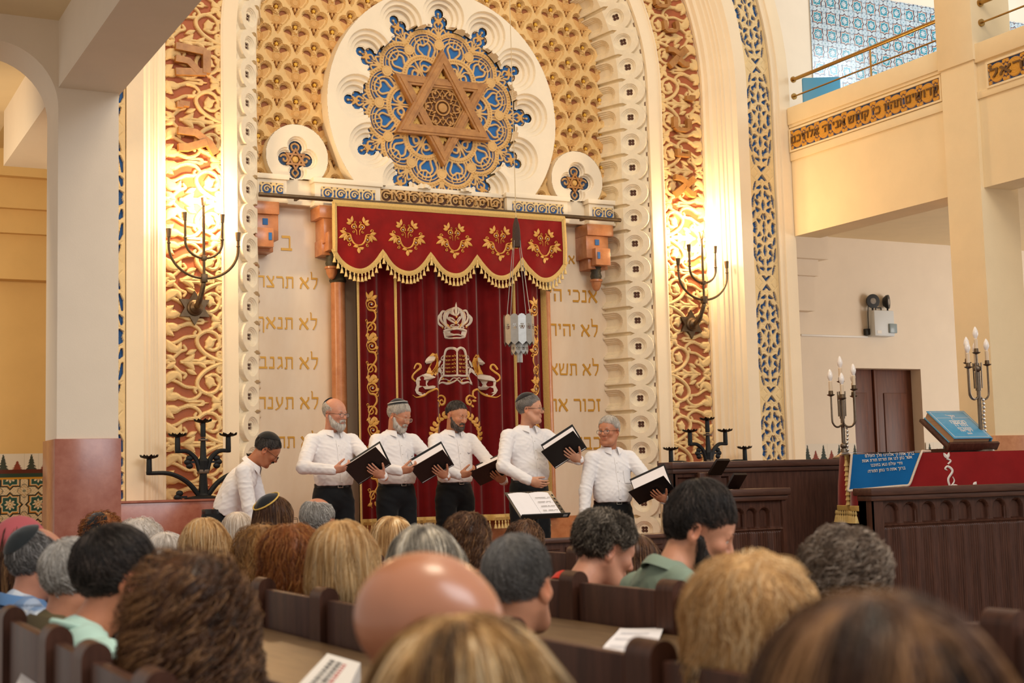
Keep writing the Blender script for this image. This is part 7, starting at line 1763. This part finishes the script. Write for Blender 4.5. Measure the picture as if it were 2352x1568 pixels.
choir(915, 920, 12.3, 0.36, 0.15, (0.075, -0.300, 1.030), 'wide open black folder held by the white-haired man with striped kippah', (0.62, -0.55, 0.45), (-0.70, -0.35, 0.50), (0.35, -0.25, 0.70), seed=2, belly=0.015, sh=0.006, skin='#c98d6f', label='man with white hair, white beard and striped black kippah reading his folder', head=(0.42, 0.36, 0), closed=0.85, gaze=0.7, pocket=True, logo=(0.10, 1.27),
       hair=dict(style='short', ramp=WHITEH, name='white_short', n=2200, width=0.0008, infl=0.007, off=-0.008), brow='#c9bfb2', beard=dict(len=0.012, name='white', ramp=WHITEH), glasses='#b9a68c', round=True, kippah=dict(color='#15161a', tilt=0.50, size=1.02, stripe='#d9d9d6', lift=0.018), nose=1.15)
choir(1047, 912, 12.6, 0.36, 0.10, (0.080, -0.300, 1.000), 'black folder held low by the bare-headed bearded man', (0.60, -0.64, 0.36), (-0.76, -0.25, 0.34), (0.52, -0.25, 0.55), seed=3, belly=0.004, sh=0.006, skin='#c88c6b', label='bare-headed man with dark hair and short beard reading his folder, third singer', head=(0.30, 0.30, 0.04), closed=0.75, gaze=0.8, logo=(0.10, 1.29),
       hair=dict(style='short', ramp=DARKG, name='dark_receding', n=2200, width=0.0008, line=(0, 0.50, 0.86), off=0.040, infl=0.004), brow='#2c211b', beard=dict(len=0.0, name='greying', ramp=[(0, '#2a211d'), (0.6, '#5a4d45'), (1, '#a79d94')]), nose=1.15)
choir(1216, 912, 12.0, 0.36, 0.08, (0.060, -0.310, 1.125), 'black folder tilted up by the tall man with glasses', (0.60, -0.58, 0.50), (-0.68, -0.22, 0.50), (0.36, -0.30, 0.80), seed=4, belly=0.012, sh=0.016, skin='#d19a7c', label='tall clean-shaven man with black kippah and glasses looking to the right', head=(0.78, -0.02, 0), closed=0.1, gaze=0.0, rhand=((-0.16, -0.26, 1.03), (0.62, -0.70, -0.30), (0.62, 0.55, 0.25), (0.45, 0.5, 0.4), 0.05, (0.8, 0.3, 0.4)),
       hair=dict(style='short', ramp=GREY, name='grey_short', n=2200, width=0.0008, infl=0.006, line=(0, 0.66, 0.75), off=0.004), brow='#3b2d25', glasses='#26211f', kippah=dict(color='#121316', tilt=0.42, size=0.92, lift=0.017), jaw=1.08)
choir(1398, 962, 11.85, 0.18, -0.08, (0.095, -0.300, 1.010), 'black folder held by the rightmost man with one arm hanging', (0.70, -0.58, 0.38), (-0.74, -0.28, 0.26), (0.45, -0.20, 0.70), seed=5, s=0.985, belly=0.012, skin='#c48463', label='grey-haired man with glasses turning his head left, rightmost of the singers', head=(-0.95, 0.02, 0), closed=0.2, gaze=0.0, rhand=((-0.335, -0.12, 0.80), (0.05, -0.25, -0.97), (0.9, 0.15, 0.0), (0.25, 0.35, 0.3), 0.04, (0.8, 0.4, 0.2)), rpole=(-0.6, 0.6, 0.0), pocket=True,
       hair=dict(style='short', ramp=WHITEH, name='thin_white', n=1500, width=0.0008, infl=0.006, line=(0, 0.60, 0.80), off=0.010), brow='#a59a8e', glasses='#4a403a', kippah=dict(color='#16181b', tilt=0.98, size=0.62, lift=0.014), nose=1.2)
singer(612, 1068, 11.3, 0.18, 1.10, seed=6, s=1.0, sh=0.012, skin='#b37352', label='man in white shirt and large black kippah bending forward beside the candelabrum', lean=0.56, head=(0.20, 0.10, 0), closed=0.6, gaze=0.5, rhand=((-0.22, -0.40, 0.66), (0.1, -0.5, -0.8), (0.8, 0.4, 0.0), (0.3, 0.4, 0.3), 0.05), lhand=((0.20, -0.45, 0.70), (-0.1, -0.5, -0.8), (-0.8, 0.4, 0.0), (0.3, 0.4, 0.3), 0.05),
       hair=dict(style='short', ramp=DARKG, name='dark_grey', n=2000, width=0.0008, infl=0.006, off=0.002), brow='#2a211c', glasses='#241f1d', moustache='only', kippah=dict(color='#101214', tilt=0.50, size=1.0, lift=0.016), nose=1.15)
# ================================================================= pews: rows run toward the ark, seats face the hall's middle
def pew(bx_, ys, post_z, label, shelf=True, posts=None):
    """bench whose backs stand at x = bx_, seats between the y positions ys"""
    y0, y1 = ys[0], ys[-1]; t = thing('pew', label, 'pew', (bx_, (y0+y1)/2, 0)); ym = (y0+y1)/2; L = y1-y0
    MB().add(bx(0.03, 0.44, -L/2, L/2, 0.41, 0.45, 0.006)).build('seat', M_woodx, t)
    MB().add(bx(0.38, 0.42, -L/2, L/2, 0.0, 0.41)).add(bx(0.0, 0.04, -L/2, L/2, 0.0, 0.42)).build('base_board', M_wood, t)
    for y in ys:
        P = [(-0.030, 0.0), (0.032, 0.0)]+[(0.001+0.031*math.cos(a), post_z-0.035+0.035*math.sin(a)) for a in np.linspace(0, PI, 11)]
        V, F = prism(P, -0.045, 0.045); MB().add((np.c_[V[:, 0], y-ym+V[:, 2], V[:, 1]], F)).build('post', M_wood, t, smooth=40)
        MB().add(bx(0.0, 0.40, y-ym-0.025, y-ym+0.025, 0.62, 0.66, 0.01)).add(bx(0.36, 0.40, y-ym-0.022, y-ym+0.022, 0, 0.63)).build('armrest', M_wood, t)
    for a, b in zip(ys[:-1], ys[1:]):
        MB().add(bx(-0.014, 0.014, a-ym+0.075, b-ym-0.060, 0.42, post_z-0.035, 0.004)).build('back_panel', M_wood, t)
        MB().add(bx(-0.010, 0.010, a-ym, b-ym, 0.78, 0.83)).build('back_rail', M_wood, t)
    if shelf:
        s_ = np.array([(-0.36, -L/2, 0.915), (-0.03, -L/2, 0.945), (-0.03, L/2, 0.945), (-0.36, L/2, 0.915)]); V = np.concatenate([s_, s_-np.array([0, 0, 0.022])])
        MB().add((V, [[0, 1, 2, 3], [7, 6, 5, 4], [0, 4, 5, 1], [1, 5, 6, 2], [2, 6, 7, 3], [3, 7, 4, 0]])).build('book_shelf', mat('worn_shelf_wood', '#7a6042', 0.42, color2='#5e4630', nscale=5, wood=(6, 0.6, 6)), t, smooth=0)
        MB().add(bx(-0.375, -0.358, -L/2, L/2, 0.895, 0.93, 0.004)).build('shelf_edge', M_woodx, t)
    return t
PZ = 1.10
pew(0.585, [1.30, 1.88, 2.46, 2.985, 3.40, 4.06, 4.62, 5.20, 5.78, 6.36], PZ, 'nearest dark wooden pew row, its posts showing at the lower left', shelf=False)
pew(1.465, [0.55, 1.12, 1.70, 2.28, 2.87, 3.46, 4.05, 4.64, 5.22, 5.80, 6.38, 6.96, 7.54, 8.12], PZ, 'middle dark wooden pew row with a brown book shelf, behind the auburn-haired woman')
pew(2.345, [0.55, 1.12, 1.70, 2.25, 2.36+0.0, 2.94, 3.52, 4.10, 4.68, 5.26, 5.84, 6.42, 7.0, 7.58, 8.16, 8.74][0:4]+[2.94, 3.52, 4.10, 4.68, 5.26, 5.84, 6.42, 7.0, 7.58, 8.16, 8.74], PZ, 'dark wooden pew row behind the bearded man in the sage shirt')
pew(3.225, [5.6, 6.18, 6.76, 7.34], PZ, 'farthest dark wooden pew row, before the low carved barrier')

# ================================================================= the audience
H_ = dict(
 dark=[(0, '#120f0e'), (0.5, '#2c2522'), (1, '#6a5c54')], brown=[(0, '#24160e'), (0.5, '#5f3d28'), (1, '#b5875a')], auburn=[(0, '#4a210e'), (0.5, '#9a5828'), (1, '#e0a058')],
 brownblond=[(0, '#4b2f1a'), (0.5, '#a5743f'), (1, '#e6bd7c')], blond=[(0, '#94683c'), (0.5, '#e0b478'), (1, '#ffeac0')], paleblond=[(0, '#b5a390'), (0.5, '#ead9c6'), (1, '#fff8ee')],
 white=[(0, '#b0a69b'), (0.5, '#e6ddd3'), (1, '#fffaf4')], grey=[(0, '#34322f'), (0.5, '#7d7976'), (1, '#d0cdcb')], lightgrey=[(0, '#6e6963'), (0.5, '#b5afa8'), (1, '#efebe6')], saltdark=[(0, '#1b1713'), (0.5, '#4b4137'), (1, '#b3a594')],
 streak=[(0, '#4a453f'), (0.45, '#a39a8d'), (0.75, '#e3d6c0'), (1, '#fff8ea')], hl=[(0, '#3d2917'), (0.40, '#93693c'), (0.72, '#e0b576'), (1, '#ffeac2')], curlgrey=[(0, '#2b2019'), (0.5, '#75604f'), (1, '#ccbcac')])
def streaks(P, t, rs): return 0.5+0.55*np.sin(P[:, 0]*95+2.0*np.sin(P[:, 1]*30))*np.cos(P[:, 1]*40)+0.25*(t-0.5)
def sitting(px, ptop, d, hyaw, hp=0.0, hr=0.0, byaw=1.75, skin='#cf9475', label='', hair=None, cloth=('#3a3a40', 'plain'), sex='m', kippah=None, glasses=None, beard=None, beardramp='dark', collar_=False, seed=0, s=1.0, near=False, hs=1.0, brow='#3a2c22', extra=None, shoulder=1.0, headtop=0.130, cap=None, trousers='#2b2d33', armpose=0, nose=1.0, fwd=0.0, rise=0.0, shiny=False, bare=False):
    """someone on a pew; px, ptop: where the top of the head lies, d: distance along the view"""
    q = at_d(px, ptop, d); yaw = byaw; Rb = Rz(yaw); zf = 0.0
    root_xy = None; Rh = Rz(hyaw-byaw) @ Rx(hp) @ Ry(hr)
    headtop = {'fluffy': 0.166, 'curly_short': 0.163, 'curly_long': 0.170, 'bob': 0.150, 'long': 0.146, 'updo': 0.150, 'short': 0.137, 'balding': 0.134}.get(hair['style'] if hair else '', headtop)
    if cap: headtop = 0.155
    hc_w = np.array([q[0], q[1], q[2]-headtop*hs]); neck = np.array([0, 0.015, -0.155])
    # head centre in local space relative to the root
    hloc = np.array([0, -0.035-fwd, 0]); hl = Rb @ hloc; rx, ry = hc_w[0]-hl[0], hc_w[1]-hl[1]
    root = thing('person', label, 'person', (rx, ry, 0.0), yaw)
    hc = np.array([0, -0.035-fwd, hc_w[2]]); Mh = (Rh, hc, hs); zs = hc_w[2]-0.152+rise          # shoulder height
    w = (0.178 if sex == 'm' else 0.155)*shoulder; SL, SR = np.array([-w, 0.012, zs-0.045]), np.array([w, 0.012, zs-0.045])
    E0, E1 = np.array([-w-0.055, -0.03, zs-0.32]), np.array([w+0.055, -0.03, zs-0.32]); W0, W1 = np.array([-0.07, -0.27, zs-0.42]), np.array([0.07, -0.27, zs-0.42])
    if armpose == 1: W0, W1 = np.array([-0.10, -0.30, zs-0.26]), np.array([0.12, -0.31, zs-0.26])
    k = Shape(); k.join(head_shape(0.92 if sex == 'f' else 1.0, nose, 0.3, True).moved(Rh, hc, hs))
    nb = np.array([0, 0.022, zs-0.01]); rn = 0.056 if sex == 'm' else 0.047
    k.cap(nb, hc+Rh @ np.array([0, 0.022, -0.060])*hs, rn, rn*0.98, k=0.03).cap(SL+np.array([0.05, 0, 0.015]), SR+np.array([-0.05, 0, 0.015]), 0.032, k=0.03).cap((0, 0.02, zs-0.14), (0, 0.02, 0.55), 0.06, k=0.05)
    for S_, E_, W_, sd in ((SL, E0, W0, 1), (SR, E1, W1, -1)):
        k.cap(S_, E_, 0.050 if bare else 0.034, 0.040 if bare else 0.028, k=0.03 if bare else 0.02).cap(E_, W_, 0.036 if bare else 0.028, 0.026, k=0.02)
        k.join(hand_shape(W_, (0.35*sd, -0.8, -0.25), (0.5*sd, 0.0, -0.8), sd, (0.35, 0.45, 0.4), 0.05))
    V, F = k.mesh(0.0050 if not near else 0.0042); base = srgb(skin)
    MB().add((V, F), c=skin_paint(V, Mh, base, None, extra)).build('body', mat('shiny_skin', '#ffffff', 0.30, attr='tone', noise=0.08, nscale=25, sss=0.1, spec=0.6, coat=0.25) if shiny else skin_mat(), root, smooth=180)
    add_eyes(root, Mh, 0.2)
    t = Shape(); t.ell((0, 0.020, zs-0.19), (w+0.004, 0.118 if sex == 'm' else 0.108, 0.21), k=0.04).cap((-w*(0.5 if bare else 0.80), 0.018, zs-0.035), (w*(0.5 if bare else 0.80), 0.018, zs-0.035), 0.052, k=0.03).cap((-w*0.42, 0.030, zs+0.002), (w*0.42, 0.030, zs+0.002), 0.046, k=0.05).cap((0, 0.034, zs-0.01), (0, 0.026-fwd*0.3, zs+0.018-fwd*0.15), rn+0.006, k=0.03).ell((0, 0.0, 0.62), (w*0.95, 0.13, 0.20), k=0.06)
    for S_, E_, W_ in ((SL, E0, W0), (SR, E1, W1)):
        if bare: continue
        u = nrm(W_-E_); t.cap(S_, E_, 0.060, 0.053, k=0.03)
        if cloth[1] not in ('tee', 'tank'): t.cap(E_, W_-u*0.02, 0.052, 0.042, k=0.02)
    if cloth[1] == 'tank': t = Shape(); t.ell((0, 0.020, zs-0.20), (w-0.005, 0.116, 0.17), k=0.04).ell((0, 0.0, 0.62), (w*0.95, 0.13, 0.20), k=0.06)
    t.cut((0, 0, 1), 0.47, 0.004); tv, tf = t.mesh(0.0085, wrinkle(seed, 0.0040, 3.4))
    m = cloth_mat('cloth_'+cloth[0][1:]+'_'+cloth[1], cloth[0], noise=0.12)
    if cloth[1] == 'plaid':
        u, v, z = tv[:, 0], tv[:, 1], tv[:, 2]; f = lambda a: 0.5+0.5*np.sign(np.sin(a)); c1 = mixc(srgb('#dfe6ee'), srgb('#4d7fb5'), 0.5*f(z*75)+0.3*f(u*70+v*30)); c1 = mixc(c1, srgb('#2c3f5c'), 0.5*(np.abs(np.sin(z*37)) < 0.12)); m = mat('plaid_cotton', '#ffffff', 0.85, attr='tone'); MB().add((tv, tf), c=c1).build('shirt', m, root, smooth=180)
    elif cloth[1] == 'pattern':
        c1 = mixc(srgb('#23252b'), srgb('#77787c'), (np.sin(tv[:, 0]*260)*np.sin(tv[:, 2]*260) > 0.35)); m = mat('dotted_cotton', '#ffffff', 0.85, attr='tone'); MB().add((tv, tf), c=c1).build('shirt', m, root, smooth=180)
    else: MB().add((tv, tf)).build('jacket' if cloth[1] == 'jacket' else 'shirt', m, root, smooth=180)
    if collar_:
        cm = m if collar_ is True else cloth_mat('cloth_'+collar_[1:]+'_collar', collar_)
        collar(root, Rx(0.10+fwd*4.0), (0, 0.022-fwd*0.15, zs+0.026), cm, r=rn+0.012, h=0.030, fold=0.045, open_=0.25)
    else:
        ph = np.linspace(0, 2*PI, 33); MB().add(tube(np.stack([(rn+0.010)*np.sin(ph), 0.016+(rn+0.010)*np.cos(ph), zs+0.036+0.022*np.cos(ph)], 1), 0.009, 8)).build('neckband', m, root)
    lg = Shape()
    for x in (-1, 1): lg.cap((x*0.085, 0.0, 0.555), (x*0.11, -0.40, 0.535), 0.088, 0.068, k=0.03).cap((x*0.11, -0.40, 0.535), (x*0.115, -0.37, 0.09), 0.066, 0.050, k=0.03)
    lg.ell((0, 0.03, 0.56), (0.165, 0.13, 0.10), k=0.04).cut((0, 0, 1), 0.055); lv, lf = lg.mesh(0.014); MB().add((lv, lf)).build('trousers', cloth_mat('trousers_'+trousers[1:], trousers), root, smooth=180)
    for x in (-1, 1):
        sh_ = Shape().ell((x*0.115, -0.42, 0.042), (0.043, 0.125, 0.042), k=0.02).cut((0, 0, 1), 0.003); v_, f_ = sh_.mesh(0.013); MB().add((v_, f_)).build('shoe', mat('shoe_leather', '#151414', 0.3), root, smooth=180)
    if hair:
        a = dict(hair); make_hair(root, Mh, a.pop('style'), H_[a['name']], a.pop('name'), seed, **a)
    if sex == 'm' or brow: brow_beard(root, Mh, brow, True, dict(len=beard, name=beardramp, ramp=H_[beardramp]) if isinstance(beard, float) else None, True, seed, 900)
    if glasses: add_glasses(root, Mh, glasses)
    if kippah: add_kippah(root, Mh, **kippah)
    if cap: baseball_cap(root, Mh, cap)
    return root, Mh, zs
def baseball_cap(root, Mh, color):
    R, t, s = Mh; T = np.eye(4); T[:3, :3] = R*s; T[:3, 3] = t; m = cloth_mat('cap_'+color[1:], color)
    v = Shape().ell((0, 0.012, 0.045), HR+np.array([0.024, 0.024, 0.022]), k=0.02).cut((0, 0.25, 0.97), 0.035, 0.004); V, F = v.mesh(0.005)
    o = MB().add((V, F), T).build('cap', m, root, smooth=180)
    U, W = np.meshgrid(np.linspace(-1, 1, 15), np.linspace(0, 1, 6), indexing='ij'); P = np.stack([U*0.075, -0.075-0.03*np.sqrt(1-0.8*U*U)-W*0.065*np.sqrt(np.maximum(0, 1-U*U*0.9)), 0.058-0.012*W-0.02*U*U], -1)
    MB().add(gridmesh(P), T).add(gridmesh((P-np.array([0, 0, 0.004]))[::-1], ), T).build('peak', m, o); MB().add(sphere((0, 0.012, 0.148), 0.008, 8, 6), T).build('button', m, o)
LOOK = 2.62                                                        # facing the singers
def stub(col, zline=0.03, k=0.7):
    col = np.array(srgb(col))
    def fn(P, c):
        w = 1/(1+np.exp(-(0.72*P[:, 1]+0.69*P[:, 2]+0.012)/0.006)); return c*(1-k*w[:, None])+col*(k*w[:, None])
    return fn
B = sitting
# --- nearest pew row, left to right
B(48, 1183, 5.6, 2.45, label='person in a salmon pink cap at the far left edge', hair=dict(style='long', name='brown', n=900, h=0.007), cap='#c9656a', cloth=('#54585c', 'plain'), sex='f', seed=11, skin='#cf9475')
B(88, 1209, 5.0, 1.90, label='man with black kippah, grey hair and blue plaid shirt at the left', hair=dict(style='balding', name='grey', n=1500, infl=0.004, bald=[((0, -0.05, 0.12), (0.075, 0.075, 0.06))], off=-0.006), kippah=dict(color='#20272a', tilt=0.75, size=0.80, lift=0.013), cloth=('#6b93c4', 'plaid'), collar_='#6b93c4', glasses='#1d1b1a', seed=12, skin='#cc8d72')
B(168, 1232, 4.35, 2.3, label='grey-haired man in an olive brown jacket behind the mint-shirted man', hair=dict(style='short', name='lightgrey', n=1500, infl=0.006), cloth=('#6a5d42', 'jacket'), collar_='#5a4f3a', seed=13, skin='#c98b6c')
B(270, 1203, 3.72, 1.80, hs=1.05, fwd=0.05, label='man with short dark hair and mint green t-shirt', hair=dict(style='short', name='dark', n=3200, infl=0.008, width=0.0009, line=(0, 0.62, 0.78), off=-0.002), cloth=('#bfe0d2', 'tee'), seed=14, skin='#c07d5c', near=True, shoulder=1.05)
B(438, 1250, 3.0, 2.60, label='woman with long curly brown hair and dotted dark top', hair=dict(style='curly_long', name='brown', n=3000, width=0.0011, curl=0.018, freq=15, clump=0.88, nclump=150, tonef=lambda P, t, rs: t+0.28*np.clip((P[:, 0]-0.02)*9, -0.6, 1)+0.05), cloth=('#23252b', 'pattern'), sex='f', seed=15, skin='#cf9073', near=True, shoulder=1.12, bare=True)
B(985, 1266, 2.02, 1.35, hp=0.10, shiny=True, label='bald man with a shiny head in the middle foreground', hair=None, cloth=('#1f4f74', 'tee'), seed=16, skin='#c4805c', near=True, hs=1.04, extra=stub('#7d6a5e', k=0.10), brow='#6a584c')
B(1068, 1396, 1.66, 2.45, hs=1.07, label='woman with blond-highlighted hair closest to the camera in the middle', hair=dict(style='bob', name='hl', n=4200, width=0.0009, h=0.0045, tonef=streaks), cloth=('#8c8a86', 'plain'), sex='f', seed=17, near=True)
B(2000, 1342, 1.20, 2.35, label='woman with dark brown hair in the lower right corner, nearest of all', hair=dict(style='bob', name='brown', n=4200, width=0.0008, h=0.0045, tonef=streaks), cloth=('#3b3430', 'plain'), sex='f', seed=18, near=True, hs=1.05)
# --- second row
B(235, 1172, 7.9, 2.5, label='person with curly reddish brown hair in a dark kippah by the pink pillar', hair=dict(style='curly_short', name='auburn', n=900, h=0.008), kippah=dict(color='#17191c', tilt=0.95, size=0.70, lift=0.030), sex='m', cloth=('#2f3033', 'plain'), seed=21)
B(322, 1186, 7.2, 2.6, label='person with short wavy grey-white hair left of the white-haired woman', hair=dict(style='fluffy', name='white', n=900, h=0.008), sex='f', cloth=('#60656d', 'plain'), seed=22)
B(380, 1218, 6.65, 2.6, label='woman with smooth white hair low behind the curly woman', hair=dict(style='bob', name='white', n=900, h=0.008), sex='f', cloth=('#8a8d92', 'plain'), seed=23)
B(468, 1185, 6.4, 2.75, label='woman with golden blond tied-back hair left of the white-blond woman', hair=dict(style='bob', name='blond', n=1200, h=0.007), sex='f', cloth=('#c9b9a5', 'plain'), seed=24)
B(604, 1200, 5.75, 2.5, label='woman with brown curly hair partly hidden behind the auburn woman', hair=dict(style='fluffy', name='brownblond', n=1200, h=0.007), sex='f', cloth=('#2c2a2c', 'plain'), seed=25)
B(668, 1198, 5.2, 2.75, label='woman with wavy auburn hair in the second pew row', hair=dict(style='fluffy', name='auburn', n=1800, h=0.006, width=0.0011, length=0.16), sex='f', cloth=('#1b1715', 'plain'), seed=26)
B(785, 1190, 4.62, 2.55, label='woman with thick blond bob and black top', hair=dict(style='bob', name='blond', n=2600, h=0.006, width=0.0010), sex='f', cloth=('#15181a', 'plain'), seed=27)
B(972, 1200, 4.15, 2.6, label='woman with streaked grey-blond hair behind the bald man', hair=dict(style='bob', name='streak', n=2400, h=0.006, width=0.0010, tonef=streaks), sex='f', cloth=('#55524e', 'plain'), seed=28)
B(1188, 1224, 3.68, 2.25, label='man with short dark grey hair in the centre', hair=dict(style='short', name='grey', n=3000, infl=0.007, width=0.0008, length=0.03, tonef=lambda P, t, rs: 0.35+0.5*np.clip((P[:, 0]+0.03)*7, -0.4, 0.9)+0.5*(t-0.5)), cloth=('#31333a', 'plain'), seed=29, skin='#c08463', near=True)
B(1712, 1262, 2.62, 2.55, label='woman with fluffy short blond hair in the right foreground', hair=dict(style='fluffy', name='blond', n=3400, h=0.005, width=0.0009), sex='f', cloth=('#d8d6d6', 'plain'), seed=30, near=True, hs=1.03)
# --- third row
B(546, 1172, 8.65, 2.6, label='woman with long straight white-blond hair below the bending man', hair=dict(style='long', name='paleblond', n=1300, h=0.007), sex='f', cloth=('#b9b4ae', 'plain'), seed=31)
B(632, 1135, 8.05, 1.90, label='woman with black kippah edged in gold over brown hair', hair=dict(style='long', name='brown', n=1300, h=0.007), kippah=dict(color='#10141a', tilt=0.62, size=0.78, lift=0.024, rim='#e2b95a'), sex='f', glasses='#1d1b1a', cloth=('#3a3436', 'plain'), seed=32)
B(730, 1142, 7.35, 2.30, label='man with balding grey hair below the leftmost singer', hair=dict(style='balding', name='lightgrey', n=1500, infl=0.004, bald=[((0, -0.01, 0.13), (0.06, 0.075, 0.05))]), cloth=('#2f3b4c', 'plain'), seed=33, skin='#c98465')
B(900, 1182, 6.5, 2.6, label='woman with straight ash blond hair right of the blond bob', hair=dict(style='long', name='blond', n=1200, h=0.007, tonef=streaks), sex='f', cloth=('#43464d', 'plain'), seed=34)
B(1072, 1172, 5.85, 2.55, label='woman with brown hair pinned up with an orange clip', hair=dict(style='updo', name='brown', n=2000, h=0.006), sex='f', cloth=('#6a5148', 'plain'), seed=35)
B(1385, 1172, 5.12, 1.45, hp=0.36, hs=1.05, fwd=0.10, label='man with thinning dark curly hair and red collar, head bowed', hair=dict(style='balding', name='saltdark', n=2600, infl=0.014, h=0.006, width=0.0010, length=0.06, curl=0.008, freq=28, clump=0.6, nclump=120, bald=[((0, 0.005, 0.150), (0.034, 0.050, 0.030))]), cloth=('#3b3133', 'jacket'), collar_='#d43a25', seed=36, skin='#cf9478', near=True)
B(1600, 1112, 4.66, 1.00, hp=0.40, fwd=0.075, rise=0.0, label='bearded man with dark hair and sage green shirt looking down', hair=dict(style='short', name='dark', n=4200, infl=0.006, top=0.020, width=0.0008, line=(0, 0.60, 0.80), off=0.0, length=0.05), beard=0.022, cloth=('#8a9a88', 'plain'), collar_=True, seed=37, skin='#cd9173', near=True, byaw=1.60, hs=1.10, shoulder=1.08)
B(1936, 1206, 3.80, 2.2, hp=0.15, label='person with curly brown-grey hair before the right wooden rail', hair=dict(style='curly_short', name='curlgrey', n=2600, h=0.006, width=0.0010), cloth=('#4c4540', 'plain'), seed=38, near=True, hs=1.05)
B(1205, 1190, 7.1, 2.4, label='woman with brown hair below the music stand', hair=dict(style='updo', name='brown', n=1200, h=0.007), sex='f', cloth=('#3a3331', 'plain'), seed=39)
B(1462, 1222, 6.6, 2.3, label='person with long brown hair half hidden behind the bowed man', hair=dict(style='long', name='brown', n=1000, h=0.008), sex='f', cloth=('#2b2728', 'plain'), seed=40)

# --- papers and books on the shelves
def sheet(corners, z, label, lines, name='paper_sheet', thick=0.0008, curl=0.0, colorlines='#a9a7ad'):
    P = [on_z(x, y, z) for x, y in corners]; o = P[0]; t = thing(name, label, 'paper', tuple(o))
    U, V = np.meshgrid(np.linspace(0, 1, 14), np.linspace(0, 1, 14), indexing='ij'); G = ((P[0]*(1-U[..., None])+P[1]*U[..., None])*(1-V[..., None])+(P[3]*(1-U[..., None])+P[2]*U[..., None])*V[..., None])-o
    G[..., 2] += curl*np.sin(U*PI)**2+curl*0.6*V*V; MB().add(gridmesh(G)).add(gridmesh((G-np.array([0, 0, thick]))[::-1])).build('page', M_paper, t, smooth=180)
    g = MB(); rs = np.random.RandomState(len(label))
    for u0, v0, v1 in lines:
        for j in range(3):
            u = u0+j*0.022; a = int(u*13); pts = []
            for v in np.linspace(v0, v1-0.08*rs.rand(), 8): pts.append((P[0]*(1-u)+P[1]*u)*(1-v)+(P[3]*(1-u)+P[2]*u)*v-o+np.array([0, 0, 0.0012+curl*math.sin(u*PI)**2+curl*0.6*v*v]))
            g.add(ribbon(pts, 0.0032, 0.0004, (0, 0, 1)))
    if lines: g.build('printed_lines', mat('faint_print', colorlines, 0.9), t)
    return t
ln = [(0.12, 0.12, 0.75), (0.28, 0.1, 0.85), (0.45, 0.12, 0.8), (0.62, 0.1, 0.7), (0.78, 0.12, 0.85)]
sheet([(1424, 1442), (1330, 1575), (1480, 1600), (1524, 1446)], 0.952, 'large printed white sheet on the shelf in front of the bearded man', ln, curl=0.012)
sheet([(1575, 1490), (1520, 1600), (1620, 1610), (1640, 1540)], 0.955, 'white sheet corner beside the fluffy blond woman at the bottom edge', ln[:3], curl=0.01)
sheet([(50, 1542), (30, 1585), (95, 1595), (88, 1566)], 0.95, 'small white paper corner at the lower left edge', [])
p0 = on_z(1440, 1300, 0.99); t = thing('song_sheet', 'pale song sheet held between the bowed man and the bearded man', 'paper', tuple(p0), 0.5); MB().add(box((0.06, 0.0, 0.02), (0.16, 0.22, 0.003)), TR((0, 0, 0.03), (0.5, 0, 0))).build('page', mat('dim_paper', '#b9a9a0', 0.8), t)
# thick white book with coloured lettering
c = [on_z(*q_, 0.985) for q_ in ((752, 1500), (828, 1522), (790, 1600), (668, 1590))]; o = c[0]; t = thing('white_book', 'thick white book with black and red lettering on the shelf at the bottom', 'book', (o[0], o[1], 0.945))
Pq = [np.array([q_[0]-o[0], q_[1]-o[1], 0.04]) for q_ in c]; V = np.array(Pq+[q_*np.array([1, 1, 0]) for q_ in Pq]); MB().add((V, [[3, 2, 1, 0], [4, 5, 6, 7], [0, 1, 5, 4], [1, 2, 6, 5], [2, 3, 7, 6], [3, 0, 4, 7]])).build('cover', mat('book_white', '#ece8e2', 0.5), t, smooth=0)
e1, e2 = nrm(Pq[3]-Pq[0]), nrm(Pq[1]-Pq[0]); bl_, wd_ = np.linalg.norm(Pq[3]-Pq[0]), np.linalg.norm(Pq[1]-Pq[0]); rs = np.random.RandomState(8)
for nm, col, rows in (('black_lettering', '#2a2a2e', ((0.30, 0.030), (0.50, 0.030))), ('red_lettering', '#b8322a', ((0.66, 0.022),))):
    g = MB()
    for v, sz in rows:
        u = 0.16
        while u < 0.92:
            w_ = sz*(0.6+0.5*rs.rand()); g.add(box((0, 0, 0), (w_, sz*1.1, 0.001)), frame(e1*bl_*u+e2*wd_*v+np.array([0, 0, 0.0405]), e1, e2, (0, 0, 1))); u += w_/bl_+0.035
    g.build(nm, mat('ink_'+nm, col, 0.8), t)
t = thing('hair_clip', 'orange hair clip in the pinned-up brown hair', 'hair clip', tuple(at_d(1053, 1219, 5.745))); MB().add(sphere((0, 0, 0), (0.014, 0.010, 0.012), 10, 8)).build('bead', mat('orange_plastic', '#e07a2a', 0.35), t); MB().add(tube([(0, 0, -0.008), (-0.004, 0, -0.06)], 0.005, 6)).build('pin', mat('dark_pin', '#2a1c16', 0.4), t)
